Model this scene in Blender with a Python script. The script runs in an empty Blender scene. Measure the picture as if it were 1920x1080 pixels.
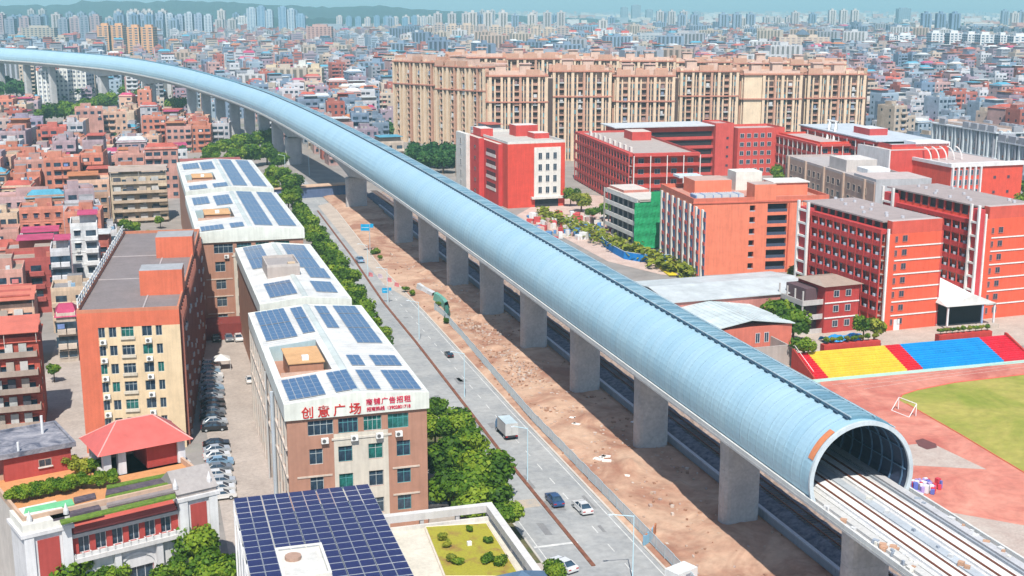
import bpy, math, random
import numpy as np
random.seed(7)
R = math.radians
scene = bpy.context.scene
col = scene.collection

# ------------------------------------------------------------------ camera
# World axes: x runs across the railway, y runs along it, z is up. Camera height 73 m.
FPX, PITCH, CAM_H = 2354.5, R(12.686), 73.0
CX, CY, YAW = -79.93, -153.67, R(-16.6)
cam_d = bpy.data.cameras.new('camera'); cam = bpy.data.objects.new('camera', cam_d); col.objects.link(cam)
cam.location = (CX, CY, CAM_H); cam.rotation_euler = (R(90) - PITCH, 0, YAW)
cam_d.sensor_width = 36; cam_d.lens = 36 * FPX / 1920; cam_d.clip_end = 40000; cam_d.clip_start = 1
scene.camera = cam

# ------------------------------------------------------------------ sky, sun, exposure
world = bpy.data.worlds.new('World'); scene.world = world; world.use_nodes = True
wn = world.node_tree; wn.nodes.clear()
sky = wn.nodes.new('ShaderNodeTexSky'); sky.sky_type = 'NISHITA'; sky.sun_disc = False
SUN = (-0.20, -0.68, 1.0)                       # direction towards the sun
sl = math.sqrt(sum(v * v for v in SUN)); sd = [v / sl for v in SUN]
elev = math.asin(sd[2]); azi = math.atan2(sd[0], sd[1])
sky.sun_elevation = elev; sky.sun_rotation = azi
sky.air_density = 1.0; sky.dust_density = 0.6; sky.ozone_density = 1.6
bg = wn.nodes.new('ShaderNodeBackground'); bg.inputs['Strength'].default_value = 0.12
wo = wn.nodes.new('ShaderNodeOutputWorld')
wn.links.new(sky.outputs[0], bg.inputs[0]); wn.links.new(bg.outputs[0], wo.inputs[0])
sun_d = bpy.data.lights.new('sun', 'SUN'); sun_d.energy = 5.0; sun_d.angle = R(0.6); sun_d.color = (1.0, 0.95, 0.86)
sun = bpy.data.objects.new('sun', sun_d); col.objects.link(sun)
sun.rotation_euler = (math.acos(sd[2]), 0, math.atan2(sd[0], -sd[1]))
scene.view_settings.view_transform = 'Standard'; scene.view_settings.look = 'None'
scene.view_settings.exposure = 0.27; scene.view_settings.gamma = 1; scene.view_settings.use_curve_mapping = False
cy = scene.cycles
cy.use_denoising = True; cy.max_bounces = 5; cy.diffuse_bounces = 2; cy.glossy_bounces = 2
cy.transmission_bounces = 2; cy.volume_bounces = 0; cy.transparent_max_bounces = 6
cy.use_adaptive_sampling = True; cy.adaptive_threshold = 0.02; cy.caustics_reflective = False; cy.caustics_refractive = False
cy.sample_clamp_indirect = 4

# ------------------------------------------------------------------ from a point of the photo to a point of the ground
_c, _s = math.cos(PITCH), math.sin(PITCH)
_cy, _sy = math.cos(YAW), math.sin(YAW)
def P(px, py, z=0.0):
    """ground point (x, y) at height z seen at photo pixel (px, py) of 1920x1080"""
    u = (px - 960) / FPX; v = (py - 540) / FPX
    t = (CAM_H - z) / (_s + v * _c)
    a, b = u * t, (_c - v * _s) * t
    return (CX + a * _cy - b * _sy, CY + a * _sy + b * _cy)
def Q(px, dist):
    """ground point in the column px at a distance dist ahead of the camera"""
    a = (px - 960) / FPX * dist * 1.02; b = dist
    return (CX + a * _cy - b * _sy, CY + a * _sy + b * _cy)
def ahead(x, y):
    dx, dy = x - CX, y - CY
    return (dx * _cy + dy * _sy, -dx * _sy + dy * _cy)
def pix(x, y, z):
    a, b = ahead(x, y); dz = z - CAM_H
    zc = b * _c - dz * _s; up = b * _s + dz * _c
    if zc < 1: return (-9999, -9999)
    return (960 + FPX * a / zc, 540 - FPX * up / zc)
def topz(x, y, py):
    """height of the point above (x, y) that is seen at photo row py"""
    lo, hi = -5, 400
    for _ in range(40):
        m = (lo + hi) / 2
        if pix(x, y, m)[1] > py: lo = m
        else: hi = m
    return lo

# ------------------------------------------------------------------ materials
def lin(*c): return tuple(c)
MATS = {}
def new_mat(name):
    m = bpy.data.materials.new(name); m.use_nodes = True; MATS[name] = m
    return m, m.node_tree, m.node_tree.nodes['Principled BSDF']
def _noise(nt, scale, detail=4, rough=.6, dist=0, coord='Object'):
    tc = nt.nodes.new('ShaderNodeTexCoord'); n = nt.nodes.new('ShaderNodeTexNoise')
    n.inputs['Scale'].default_value = scale; n.inputs['Detail'].default_value = detail
    n.inputs['Roughness'].default_value = rough; n.inputs['Distortion'].default_value = dist
    nt.links.new(tc.outputs[coord], n.inputs['Vector']); return n
def _ramp(nt, src, stops):
    r = nt.nodes.new('ShaderNodeValToRGB'); e = r.color_ramp.elements
    while len(e) < len(stops): e.new(.5)
    for k, (p, c) in enumerate(stops):
        e[k].position = p; e[k].color = (c[0], c[1], c[2], 1) if isinstance(c, tuple) else (c, c, c, 1)
    nt.links.new(src, r.inputs[0]); return r
def _mul(nt, a, b, fac=1.0, mode='MULTIPLY'):
    m = nt.nodes.new('ShaderNodeMix'); m.data_type = 'RGBA'; m.blend_type = mode; m.inputs[0].default_value = fac
    nt.links.new(a, m.inputs[6]); nt.links.new(b, m.inputs[7]); return m.outputs[2]
def _bump(nt, b, src, strength=.3, dist=.05):
    n = nt.nodes.new('ShaderNodeBump'); n.inputs['Strength'].default_value = strength; n.inputs['Distance'].default_value = dist
    nt.links.new(src, n.inputs['Height']); nt.links.new(n.outputs[0], b.inputs['Normal'])
def paint(name, rough=.85, lo=.84, hi=1.08, sc=.35, streak=True, metal=0, spec=.3):
    """colour comes from the face colours of the mesh; weathering is noise and vertical rain streaks"""
    m, nt, b = new_mat(name)
    at = nt.nodes.new('ShaderNodeAttribute'); at.attribute_name = 'Col'
    n1 = _noise(nt, sc, 6, .7); r1 = _ramp(nt, n1.outputs[0], [(.3, lo), (.7, hi)])
    out = _mul(nt, at.outputs['Color'], r1.outputs[0])
    if streak:
        tc = nt.nodes.new('ShaderNodeTexCoord'); mp = nt.nodes.new('ShaderNodeMapping'); mp.inputs['Scale'].default_value = (2.2, 2.2, .12)
        n2 = nt.nodes.new('ShaderNodeTexNoise'); n2.inputs['Scale'].default_value = 1; n2.inputs['Detail'].default_value = 5
        nt.links.new(tc.outputs['Object'], mp.inputs[0]); nt.links.new(mp.outputs[0], n2.inputs['Vector'])
        r2 = _ramp(nt, n2.outputs[0], [(.35, .92), (.6, 1.03)]); out = _mul(nt, out, r2.outputs[0])
    nt.links.new(out, b.inputs['Base Color']); b.inputs['Roughness'].default_value = rough
    b.inputs['Metallic'].default_value = metal; b.inputs['Specular IOR Level'].default_value = spec
    _bump(nt, b, n1.outputs[0], .25, .04)
    return m
def plain(name, c, rough=.7, lo=.8, hi=1.1, sc=1.0, metal=0, c2=None, bump=.2, detail=5, spec=.4, coord='Object', dist=0, pos=(.35, .65)):
    m, nt, b = new_mat(name)
    n = _noise(nt, sc, detail, .65, dist, coord)
    c2 = c2 or tuple(v * lo for v in c); c1 = tuple(min(1, v * hi) for v in c) if c2 is None else c
    r = _ramp(nt, n.outputs[0], [(pos[0], c2), (pos[1], c1)])
    n3 = _noise(nt, sc * 9, 3, .6, 0, coord); r3 = _ramp(nt, n3.outputs[0], [(.3, .85), (.7, 1.1)])
    nt.links.new(_mul(nt, r.outputs[0], r3.outputs[0]), b.inputs['Base Color'])
    b.inputs['Roughness'].default_value = rough; b.inputs['Metallic'].default_value = metal; b.inputs['Specular IOR Level'].default_value = spec
    if bump: _bump(nt, b, n3.outputs[0], bump, .04)
    return m
PAINT = paint('painted_render')
OLD = paint('weathered_render', lo=.60, hi=1.10, sc=.22)
PAINTF = paint('far_render', lo=.85, hi=1.08, sc=.05, streak=False)
SHEET = paint('roof_sheet', rough=.5, lo=.70, hi=1.06, sc=.22, streak=False, spec=.5)
GLASS = plain('window_glass', (.045, .085, .13), .12, .5, 1.2, .6, c2=(.012, .02, .035), bump=0, spec=.7)
GLASSG = plain('green_glass', (.03, .22, .19), .15, .5, 1.2, .8, c2=(.01, .05, .05), bump=0, spec=.7)
DARK = plain('dark_recess', (.03, .03, .04), .8, bump=0)
SOLAR = plain('solar_cell_old', (.075, .155, .29), .28, c2=(.05, .115, .23), sc=.4, bump=0, spec=.5)
SOLARN = plain('solar_cell_dark', (.025, .03, .12), .3, c2=(.018, .02, .085), sc=.4, bump=0, spec=.3)
CONC = plain('pier_concrete', (.52, .51, .50), .85, c2=(.40, .40, .41), sc=.25, bump=.3)
RAILM = plain('rusty_rail', (.20, .065, .035), .65, sc=2)
def tube_mat(name, c, c2):
    m, nt, b = new_mat(name)
    n = _noise(nt, .12, 5, .6); r = _ramp(nt, n.outputs[0], [(.3, c2), (.7, c)])
    tc = nt.nodes.new('ShaderNodeTexCoord'); mp = nt.nodes.new('ShaderNodeMapping'); mp.inputs['Scale'].default_value = (.25, 2.6, .25)
    n2 = nt.nodes.new('ShaderNodeTexNoise'); n2.inputs['Scale'].default_value = 1; n2.inputs['Detail'].default_value = 4
    nt.links.new(tc.outputs['Object'], mp.inputs[0]); nt.links.new(mp.outputs[0], n2.inputs['Vector'])
    r2 = _ramp(nt, n2.outputs[0], [(.35, .95), (.65, 1.03)])
    nt.links.new(_mul(nt, r.outputs[0], r2.outputs[0]), b.inputs['Base Color'])
    b.inputs['Roughness'].default_value = .42; b.inputs['Metallic'].default_value = .25; b.inputs['Specular IOR Level'].default_value = .5
    return m
TUBE = [tube_mat('barrier_sheet', (.46, .67, .77), (.41, .62, .74)), tube_mat('barrier_sheet_blue', (.435, .65, .76), (.385, .60, .725))]
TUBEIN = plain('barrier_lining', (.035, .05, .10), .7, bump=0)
STEEL = plain('blue_steel', (.09, .17, .28), .55, bump=0)
DIRT = plain('red_dirt', (.54, .36, .255), .95, c2=(.33, .165, .11), sc=.075, detail=9, bump=.5, dist=1.0, pos=(.38, .6))
ROADM = plain('asphalt_road', (.39, .39, .385), .9, c2=(.27, .28, .29), sc=.10, detail=8, bump=.1)
PAVE = plain('concrete_paving', (.46, .40, .36), .9, c2=(.35, .30, .27), sc=.18, detail=8, bump=.15)
PAVEW = plain('white_paint', (.72, .72, .70), .8, c2=(.5, .5, .49), sc=.8, bump=0)
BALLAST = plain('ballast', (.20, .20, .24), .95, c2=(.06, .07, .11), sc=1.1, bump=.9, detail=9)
BALLAST_SUN = plain('ballast_painted_sunlit', (.42, .32, .27), .95, c2=(.26, .19, .16), sc=1.2, bump=.8, detail=9)  # ballast coloured lighter to paint the sunlit strip beyond the viaduct shadow
DECKM = plain('deck_slab', (.60, .60, .60), .85, c2=(.50, .50, .52), sc=.5, bump=.1)
TRACKR = plain('running_track', (.64, .27, .20), .9, c2=(.44, .12, .09), sc=.07, detail=9, dist=1.2, bump=.1)
TRACKG = plain('worn_track', (.50, .43, .38), .9, c2=(.42, .33, .29), sc=.3, detail=8, bump=.1)
LAWN = plain('lawn', (.38, .33, .08), .95, c2=(.21, .25, .03), sc=.06, detail=9, dist=.8, bump=.5, pos=(.35, .62))
BARKM = plain('bark', (.12, .08, .05), .9, sc=3)
NET = plain('green_net', (.02, .36, .14), .8, c2=(.01, .24, .09), sc=.35, detail=6, bump=.4)
def leaf_mat(name, dark, mid, light):
    m, nt, b = new_mat(name)
    at = nt.nodes.new('ShaderNodeAttribute'); at.attribute_name = 'Col'
    sp = nt.nodes.new('ShaderNodeSeparateColor'); nt.links.new(at.outputs['Color'], sp.inputs[0])
    oi = nt.nodes.new('ShaderNodeObjectInfo')
    ad = nt.nodes.new('ShaderNodeMath'); ad.operation = 'MULTIPLY_ADD'; ad.inputs[1].default_value = .35
    nt.links.new(oi.outputs['Random'], ad.inputs[0]); nt.links.new(sp.outputs[0], ad.inputs[2])
    r = _ramp(nt, ad.outputs[0], [(.1, dark), (.6, mid), (1.1 if False else 1.0, light)])
    nt.links.new(r.outputs[0], b.inputs['Base Color']); b.inputs['Roughness'].default_value = .6
    b.inputs['Specular IOR Level'].default_value = .25
    tr = nt.nodes.new('ShaderNodeBsdfTranslucent'); nt.links.new(r.outputs[0], tr.inputs[0])
    mx = nt.nodes.new('ShaderNodeMixShader'); mx.inputs[0].default_value = .3
    nt.links.new(b.outputs[0], mx.inputs[1]); nt.links.new(tr.outputs[0], mx.inputs[2])
    nt.links.new(mx.outputs[0], nt.nodes['Material Output'].inputs[0])
    return m
LEAF = leaf_mat('leaves', (.018, .06, .006), (.09, .19, .010), (.25, .34, .025))
LEAFY = leaf_mat('yellow_leaves', (.08, .12, .01), (.22, .26, .025), (.36, .36, .04))
LEAFB = leaf_mat('deep_leaves', (.012, .05, .015), (.03, .11, .025), (.08, .18, .04))

# ------------------------------------------------------------------ mesh builder
class MB:
    def __init__(s): s.v = []; s.f = []; s.m = []; s.c = []
    def face(s, pts, c=(.5, .5, .5), m=0):
        n = len(s.v); s.v.extend(pts); s.f.append(tuple(range(n, n + len(pts)))); s.m.append(m); s.c.append(c)
    def box(s, x0, x1, y0, y1, z0, z1, c=(.5, .5, .5), m=0, skip='', top=None):
        n = len(s.v)
        s.v.extend([(x0, y0, z0), (x1, y0, z0), (x1, y1, z0), (x0, y1, z0), (x0, y0, z1), (x1, y0, z1), (x1, y1, z1), (x0, y1, z1)])
        for k, q in (('b', (0, 3, 2, 1)), ('t', (4, 5, 6, 7)), ('F', (0, 1, 5, 4)), ('R', (1, 2, 6, 5)), ('B', (2, 3, 7, 6)), ('L', (3, 0, 4, 7))):
            if k in skip: continue
            s.f.append(tuple(n + i for i in q)); s.m.append(m); s.c.append(top if (k == 't' and top) else c)
    def rbox(s, cx, cy, ang, x0, x1, y0, y1, z0, z1, c=(.5, .5, .5), m=0, skip='b', top=None):
        n = len(s.v); s.box(x0, x1, y0, y1, z0, z1, c, m, skip, top)
        ca, sa = math.cos(ang), math.sin(ang)
        for i in range(n, len(s.v)):
            x, y, z = s.v[i]; s.v[i] = (cx + x * ca - y * sa, cy + x * sa + y * ca, z)
    def prism(s, prof, y0, y1, c=(.5, .5, .5), m=0, axis='y'):
        """closed profile of (a, z) swept along y (a = x) or along x (a = y)"""
        n = len(s.v); k = len(prof)
        for y in (y0, y1):
            for a, z in prof: s.v.append((a, y, z) if axis == 'y' else (y, a, z))
        for i in range(k):
            j = (i + 1) % k; s.f.append((n + i, n + j, n + k + j, n + k + i)); s.m.append(m); s.c.append(c)
        s.f.append(tuple(n + k - 1 - i for i in range(k))); s.f.append(tuple(n + k + i for i in range(k)))
        s.m += [m, m]; s.c += [c, c]
    def cyl(s, x, y, z0, z1, r0, r1=None, n=10, c=(.5, .5, .5), m=0, cap=True):
        r1 = r0 if r1 is None else r1; b = len(s.v)
        for z, r in ((z0, r0), (z1, r1)):
            for i in range(n):
                a = 2 * math.pi * i / n; s.v.append((x + r * math.cos(a), y + r * math.sin(a), z))
        for i in range(n):
            j = (i + 1) % n; s.f.append((b + i, b + j, b + n + j, b + n + i)); s.m.append(m); s.c.append(c)
        if cap: s.f.append(tuple(range(b + n, b + 2 * n))); s.m.append(m); s.c.append(c)
    def tube(s, p0, p1, r0, r1=None, n=6, c=(.5, .5, .5), m=0):
        r1 = r0 if r1 is None else r1
        p0 = np.array(p0, float); p1 = np.array(p1, float); d = p1 - p0; d /= (np.linalg.norm(d) + 1e-9)
        a = np.cross(d, (0, 0, 1) if abs(d[2]) < .9 else (1, 0, 0)); a /= np.linalg.norm(a); e = np.cross(d, a); b = len(s.v)
        for p, r in ((p0, r0), (p1, r1)):
            for i in range(n):
                t = 2 * math.pi * i / n; q = p + r * (a * math.cos(t) + e * math.sin(t)); s.v.append(tuple(q))
        for i in range(n):
            j = (i + 1) % n; s.f.append((b + i, b + n + i, b + n + j, b + j)); s.m.append(m); s.c.append(c)
        s.f.append(tuple(range(b + n, b + 2 * n))); s.m.append(m); s.c.append(c)
    def mesh(s, name, mats):
        me = bpy.data.meshes.new(name); me.from_pydata(s.v, [], s.f)
        for mt in mats: me.materials.append(mt)
        if len(mats) > 1: me.polygons.foreach_set('material_index', s.m)
        ca = me.color_attributes.new('Col', 'FLOAT_COLOR', 'CORNER')
        tot = np.empty(len(s.f), dtype=np.int32); me.polygons.foreach_get('loop_total', tot)
        arr = np.ones((len(s.f), 4), dtype=np.float32)
        if len(s.f): arr[:, :3] = np.array(s.c, dtype=np.float32)
        ca.data.foreach_set('color', np.repeat(arr, tot, axis=0).ravel())
        me.update(); return me
    def build(s, name, mats=None, parent=None, label=None, kind=None, loc=None, rot=0):
        mats = mats or [PAINT]
        if not isinstance(mats, (list, tuple)): mats = [mats]
        return put(name, s.mesh(name, mats), parent, label, kind, loc, rot)
def put(name, me, parent=None, label=None, kind=None, loc=None, rot=0):
    o = bpy.data.objects.new(name, me); col.objects.link(o); o.parent = parent
    if loc: o.location = loc
    if rot: o.rotation_euler = (0, 0, rot)
    if label: o['label'] = label
    if kind: o['kind'] = kind
    return o
def T(name, label, cat, x=0, y=0, z=0, rot=0, group=None):
    o = bpy.data.objects.new(name, None); col.objects.link(o); o.location = (x, y, z); o.rotation_euler = (0, 0, rot)
    o.empty_display_size = .5; o['label'] = label; o['category'] = cat
    if group: o['group'] = group
    return o
def tag(o, label, cat, group=None):
    o['label'] = label; o['category'] = cat
    if group: o['group'] = group
    return o
def struct(name, mb, mats): return mb.build(name, mats, None, None, 'structure')
def copy_thing(root, x, y, z=0, rot=0, label=None, group=None, scale=None, color=None):
    r = root.copy(); col.objects.link(r); r.location = (x, y, z); r.rotation_euler = (0, 0, rot)
    if label: r['label'] = label
    if group: r['group'] = group
    if scale: r.scale = scale
    for ch in root.children:
        c = ch.copy(); col.objects.link(c); c.parent = r
        if color: c.color = color
        for g in ch.children:
            d = g.copy(); col.objects.link(d); d.parent = c
    return r

# ------------------------------------------------------------------ windows
_wc = {}
def window(parent, x, y, z, w, h, rot=0, bars=1, glass=None, fc=(.30, .36, .38), sill=True, trans=False):
    """z is the sill height; the window looks towards local -y before rot"""
    glass = glass or GLASS
    key = (round(w, 2), round(h, 2), bars, glass.name, fc, sill, trans)
    if key not in _wc:
        f = MB(); t = .07; d0, d1 = -.07, .0
        f.box(-w / 2, -w / 2 + t, d0, d1, 0, h, fc); f.box(w / 2 - t, w / 2, d0, d1, 0, h, fc)
        f.box(-w / 2 + t, w / 2 - t, d0, d1, 0, t, fc); f.box(-w / 2 + t, w / 2 - t, d0, d1, h - t, h, fc)
        for k in range(bars):
            q = -w / 2 + w * (k + 1) / (bars + 1); f.box(q - .03, q + .03, d0 + .01, d1, t, h - t, fc)
        if trans: f.box(-w / 2 + t, w / 2 - t, d0 + .012, d1, h * .68, h * .68 + .06, fc)
        if sill: f.box(-w / 2 - .12, w / 2 + .12, -.24, 0, -.13, -.002, (.62, .60, .57))
        g = MB(); g.box(-w / 2 + .02, w / 2 - .02, -.03, -.002, .02, h - .02)
        _wc[key] = (f.mesh('window', [PAINT]), g.mesh('pane', [glass]))
    a, b = _wc[key]
    o = put('window', a, parent, loc=(x, y, z), rot=rot); put('pane', b, o); return o
_sm = {}
def small_window(parent, x, y, z, w, h, rot=0, fc=(.5, .5, .5), glass=None):
    """window too small to show its pane apart: frame and glass in one mesh"""
    glass = glass or GLASS; key = (round(w, 2), round(h, 2), fc, glass.name)
    if key not in _sm:
        f = MB(); f.box(-w / 2, w / 2, -.03, -.002, 0, h, m=1); t = .09
        f.box(-w / 2 - t, -w / 2, -.12, 0, -t, h + t, fc); f.box(w / 2, w / 2 + t, -.12, 0, -t, h + t, fc)
        f.box(-w / 2, w / 2, -.12, 0, h, h + t, fc); f.box(-w / 2, w / 2, -.16, 0, -t, 0, fc); f.box(-.03, .03, -.05, -.03, 0, h, fc)
        _sm[key] = f.mesh('window', [PAINT, glass])
    return put('window', _sm[key], parent, loc=(x, y, z), rot=rot)
_ac = None
def aircon(parent, x, y, z, rot=0):
    global _ac
    if _ac is None:
        b = MB(); b.box(-.5, .5, -.55, -.1, 0, .75, (.75, .75, .73)); b.box(-.4, -.36, -.5, 0, -.1, 0, (.3, .3, .3)); b.box(.36, .4, -.5, 0, -.1, 0, (.3, .3, .3))
        b.cyl(0, 0, 0, .02, .27, n=12, c=(.12, .12, .12))
        k = len(b.v) - 24
        for i in range(k, len(b.v)):
            X, Y, Z = b.v[i]; b.v[i] = (X - .1, -.56 - Z, .38 + Y)
        _ac = b.mesh('air_conditioner', [PAINT])
    return put('air_conditioner', _ac, parent, loc=(x, y, z), rot=rot)
def holed_wall(mb, W, H, holes, c, depth=.3, z0=0, m=0, y=0, colfn=None):
    """front wall in the plane y with openings (x0, x1, z0, z1) and their reveals"""
    xs = sorted({0, W} | {v for h in holes for v in h[:2]}); zs = sorted({z0, H} | {v for h in holes for v in h[2:]})
    for i in range(len(xs) - 1):
        for j in range(len(zs) - 1):
            mx, mz = (xs[i] + xs[i + 1]) / 2, (zs[j] + zs[j + 1]) / 2
            if any(a < mx < b and d < mz < e for a, b, d, e in holes): continue
            mb.face([(xs[i], y, zs[j]), (xs[i + 1], y, zs[j]), (xs[i + 1], y, zs[j + 1]), (xs[i], y, zs[j + 1])], colfn(mx, mz) if colfn else c, m)
    for a, b, d, e in holes:
        q = y + depth
        mb.face([(a, y, d), (b, y, d), (b, q, d), (a, q, d)], c, m); mb.face([(a, y, e), (a, q, e), (b, q, e), (b, y, e)], c, m)
        mb.face([(a, y, d), (a, q, d), (a, q, e), (a, y, e)], c, m); mb.face([(b, y, d), (b, y, e), (b, q, e), (b, q, d)], c, m)

# ================================================================== GROUND
def sheet(name, pts, z, mat):
    b = MB(); b.face([(x, y, z) for x, y in pts]); return struct(name, b, [mat])
def psheet(name, pxs, z, mat): return sheet(name, [P(px, py, z) for px, py in pxs], z, mat)
gm, nt, b_ = new_mat('city_ground')
n1 = _noise(nt, .006, 8, .6); r1 = _ramp(nt, n1.outputs[0], [(.40, (.33, .29, .26)), (.56, (.27, .25, .24)), (.64, (.10, .15, .05))])
n2 = _noise(nt, .12, 8, .7); r2 = _ramp(nt, n2.outputs[0], [(.3, .7), (.7, 1.15)])
nt.links.new(_mul(nt, r1.outputs[0], r2.outputs[0]), b_.inputs['Base Color']); b_.inputs['Roughness'].default_value = .95
b = MB(); G_ = 26000
b.face([(-G_, -2000, 0), (G_, -2000, 0), (G_, G_, 0), (-G_, G_, 0)]); struct('ground', b, [gm])
sheet('yard_paving', [(-71.5, -60), (-31.5, -60), (-31.5, 135), (-71.5, 135)], .02, PAVE)
sheet('village_lane', [(-105, 0), (-91.5, 0), (-86, 130), (-100, 130)], .02, PAVE)
# road with its own lanes, verge and markings
rl = [(-60, -31.5), (60, -31), (120, -29.5), (160, -27.5), (213, -25), (300, -21.5), (400, -21)]
rr = [(-60, -16.6), (60, -16.4), (135, -15.6), (195, -15.6), (300, -12), (400, -12)]
def along(tab, y):
    for (a, u), (c, v) in zip(tab, tab[1:]):
        if a <= y <= c: return u + (v - u) * (y - a) / (c - a)
    return tab[-1][1]
sheet('road', [(x, y) for y, x in rl] + [(x, y) for y, x in reversed(rr)], .03, ROADM)
med = [(-8, -25.15), (37, -24.9), (69, -24.2), (111, -23.4), (150, -23.1), (212, -20.8), (300, -18.6)]
b = MB()
for (y0, x0), (y1, x1) in zip(med, med[1:]):
    for k in range(6):
        f0, f1 = k / 6, (k + 1) / 6; ya, yb = y0 + (y1 - y0) * f0, y0 + (y1 - y0) * f1; xa, xb = x0 + (x1 - x0) * f0, x0 + (x1 - x0) * f1
        n = len(b.v); b.v += [(xa - .28, ya, .03), (xa + .28, ya, .03), (xb + .28, yb, .03), (xb - .28, yb, .03), (xa - .28, ya, .16), (xa + .28, ya, .16), (xb + .28, yb, .16), (xb - .28, yb, .16)]
        for q in ((4, 5, 6, 7), (0, 1, 5, 4), (1, 2, 6, 5), (3, 0, 4, 7)): b.f.append(tuple(n + i for i in q)); b.m.append(0); b.c.append((.3, .14, .09))
struct('road_median', b, [plain('median_soil', (.24, .10, .06), .95, c2=(.15, .055, .035), sc=.8)])
b = MB()
for k in range(60):       # broken lane line, worn edge lines
    y = -50 + k * 6.5; x = (along(rr, y) + along(med, max(y, -8))) / 2
    if y < 330: b.box(x - .07, x + .07, y, y + 2.6, .034, .04, skip='b')
for y in np.arange(-55, 300, 5.0):
    for tab, o in ((rr, -.7), (rl, .8)):
        x0, x1 = along(tab, y) + o, along(tab, y + 5) + o
        b.face([(x0 - .07, y, .036), (x0 + .07, y, .036), (x1 + .07, y + 5, .036), (x1 - .07, y + 5, .036)])
b.box(-31, -24.6, -.4, .15, .034, .04, skip='b')
struct('road_marking', b, [PAVEW])
b = MB(); b.box(-31.2, -25.5, 13.6, 16.6, .02, .05, (.6, .48, .38), skip='b', ); struct('dirt_crossing', b, [plain('crossing_dust', (.50, .40, .30), .95, c2=(.36, .34, .32), sc=.7)])
DUST = plain('road_dust', (.52, .44, .37), .95, c2=(.40, .33, .28), sc=.25, detail=8, dist=1)
psheet('dusty_shoulder', [(596, 386), (636, 374), (690, 430), (752, 505), (800, 566), (775, 566), (722, 535), (672, 478), (640, 440)], .045, DUST)
TAR = plain('tar_patch', (.20, .20, .21), .9, c2=(.25, .25, .25), sc=.6)
b = MB(); rr5 = random.Random(8)
for k in range(26):
    y = rr5.uniform(-45, 200); x = rr5.uniform(-30, -18); w_, l_ = rr5.uniform(.4, 1.6), rr5.uniform(1, 7)
    b.face([(x, y, .0335), (x + w_, y + rr5.uniform(-.3, .3), .0335), (x + w_, y + l_, .0335), (x, y + l_ + rr5.uniform(-.3, .3), .0335)])
struct('road_patch', b, [TAR])
# kerb and verge under the trees, kerb at the dirt strip
def kerb(name, tab, off, w, z, c):
    b = MB()
    for y in np.arange(-60, 300, 6.0):
        x0, x1 = along(tab, y) + off, along(tab, y + 6) + off; n = len(b.v)
        b.v += [(x0, y, 0), (x0 + w, y, 0), (x1 + w, y + 6, 0), (x1, y + 6, 0), (x0, y, z), (x0 + w, y, z), (x1 + w, y + 6, z), (x1, y + 6, z)]
        for q in ((4, 5, 6, 7), (0, 1, 5, 4), (1, 2, 6, 5), (3, 0, 4, 7)): b.f.append(tuple(n + i for i in q)); b.m.append(0); b.c.append(c)
    return struct(name, b, [PAINT])
kerb('kerb', rl, -.3, .3, .15, (.5, .47, .43)); kerb('pavement_kerb', rr, 0, .35, .15, (.55, .50, .45))
sheet('tree_verge', [(along(rl, y) - 6.2 if y < 60 else along(rl, y) - 5, y) for y in range(-5, 305, 10)] + [(along(rl, y) - .3, y) for y in range(295, -6, -10)], .05,
      plain('verge_soil', (.16, .13, .07), .95, c2=(.07, .09, .03), sc=.5))
# dirt strip with real relief
def hnoise(x, y):
    return (math.sin(x * .31 + 1.7 * math.sin(y * .11)) * math.cos(y * .17 + 1.3 * math.sin(x * .23)) + .5 * math.sin(x * .9 + y * .7) * math.sin(y * .63 - x * .4) + .25 * math.sin(2.1 * x + 1.3 * y) * math.sin(1.9 * y - x))
rng = np.random.default_rng(3)
b = MB(); nx, ny = 30, 460; ys = np.linspace(-62, 345, ny)
mounds = [P(870, 560), P(845, 545), P(900, 600), P(985, 640), P(1100, 790), P(930, 655), P(1270, 915), P(1180, 880), P(800, 515), P(745, 450)]
for j in range(ny):
    x0 = along(rr, ys[j]) + .35; x1 = 3.9 if ys[j] < 290 else 6
    for i in range(nx):
        x = x0 + (x1 - x0) * i / (nx - 1); e = min(1, i / 3, (nx - 1 - i) / 2)
        z = .12 + e * (.28 + .22 * hnoise(x, ys[j]) + float(rng.random()) * .10)
        for mx, my in mounds:
            d = math.hypot((x - mx) / 2.4, (ys[j] - my) / 4.5)
            if d < 1: z += 1.2 * (1 - d) ** 1.4 * e
        b.v.append((x, ys[j], z))
for j in range(ny - 1):
    for i in range(nx - 1):
        a = j * nx + i; b.f.append((a, a + 1, a + nx + 1, a + nx)); b.m.append(0); b.c.append((.5, .5, .5))
o = struct('dirt_ground', b, [DIRT]); o.data.shade_smooth()
# stones and rubble on the dirt
b = MB()
for k in range(1900):
    y = random.triangular(-55, 300, 60); x = random.uniform(along(rr, y) + 1, 3.5); r = random.uniform(.07, .26) * (1.4 if random.random() < .1 else 1)
    if random.random() < .5: y = random.gauss(95, 35); x = random.gauss(-7.5, 1.8); x = max(-14, min(3, x))
    c = random.choice([(.50, .36, .27), (.46, .33, .26), (.38, .22, .15), (.45, .35, .31), (.58, .50, .44), (.33, .18, .12)])
    b.rbox(x, y, random.random() * 3, -r, r, -r * .7, r * .8, .2, .38 + r * .8, c, skip='b')
for k in range(12):
    px, py = random.choice([(1078, 785), (1083, 797), (1130, 870), (1200, 800), (1180, 900)]); x, y = P(px + random.gauss(0, 6), py + random.gauss(0, 4)); r = random.uniform(.3, .8)
    b.rbox(x, y, random.random() * 3, -r, r, -r * .6, r * .6, .3, .62, (.85, .82, .78))
o = b.build('rubble', [PAINT], kind='stuff'); tag(o, 'stones and broken rubble strewn over the red dirt strip', 'rubble')

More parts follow.
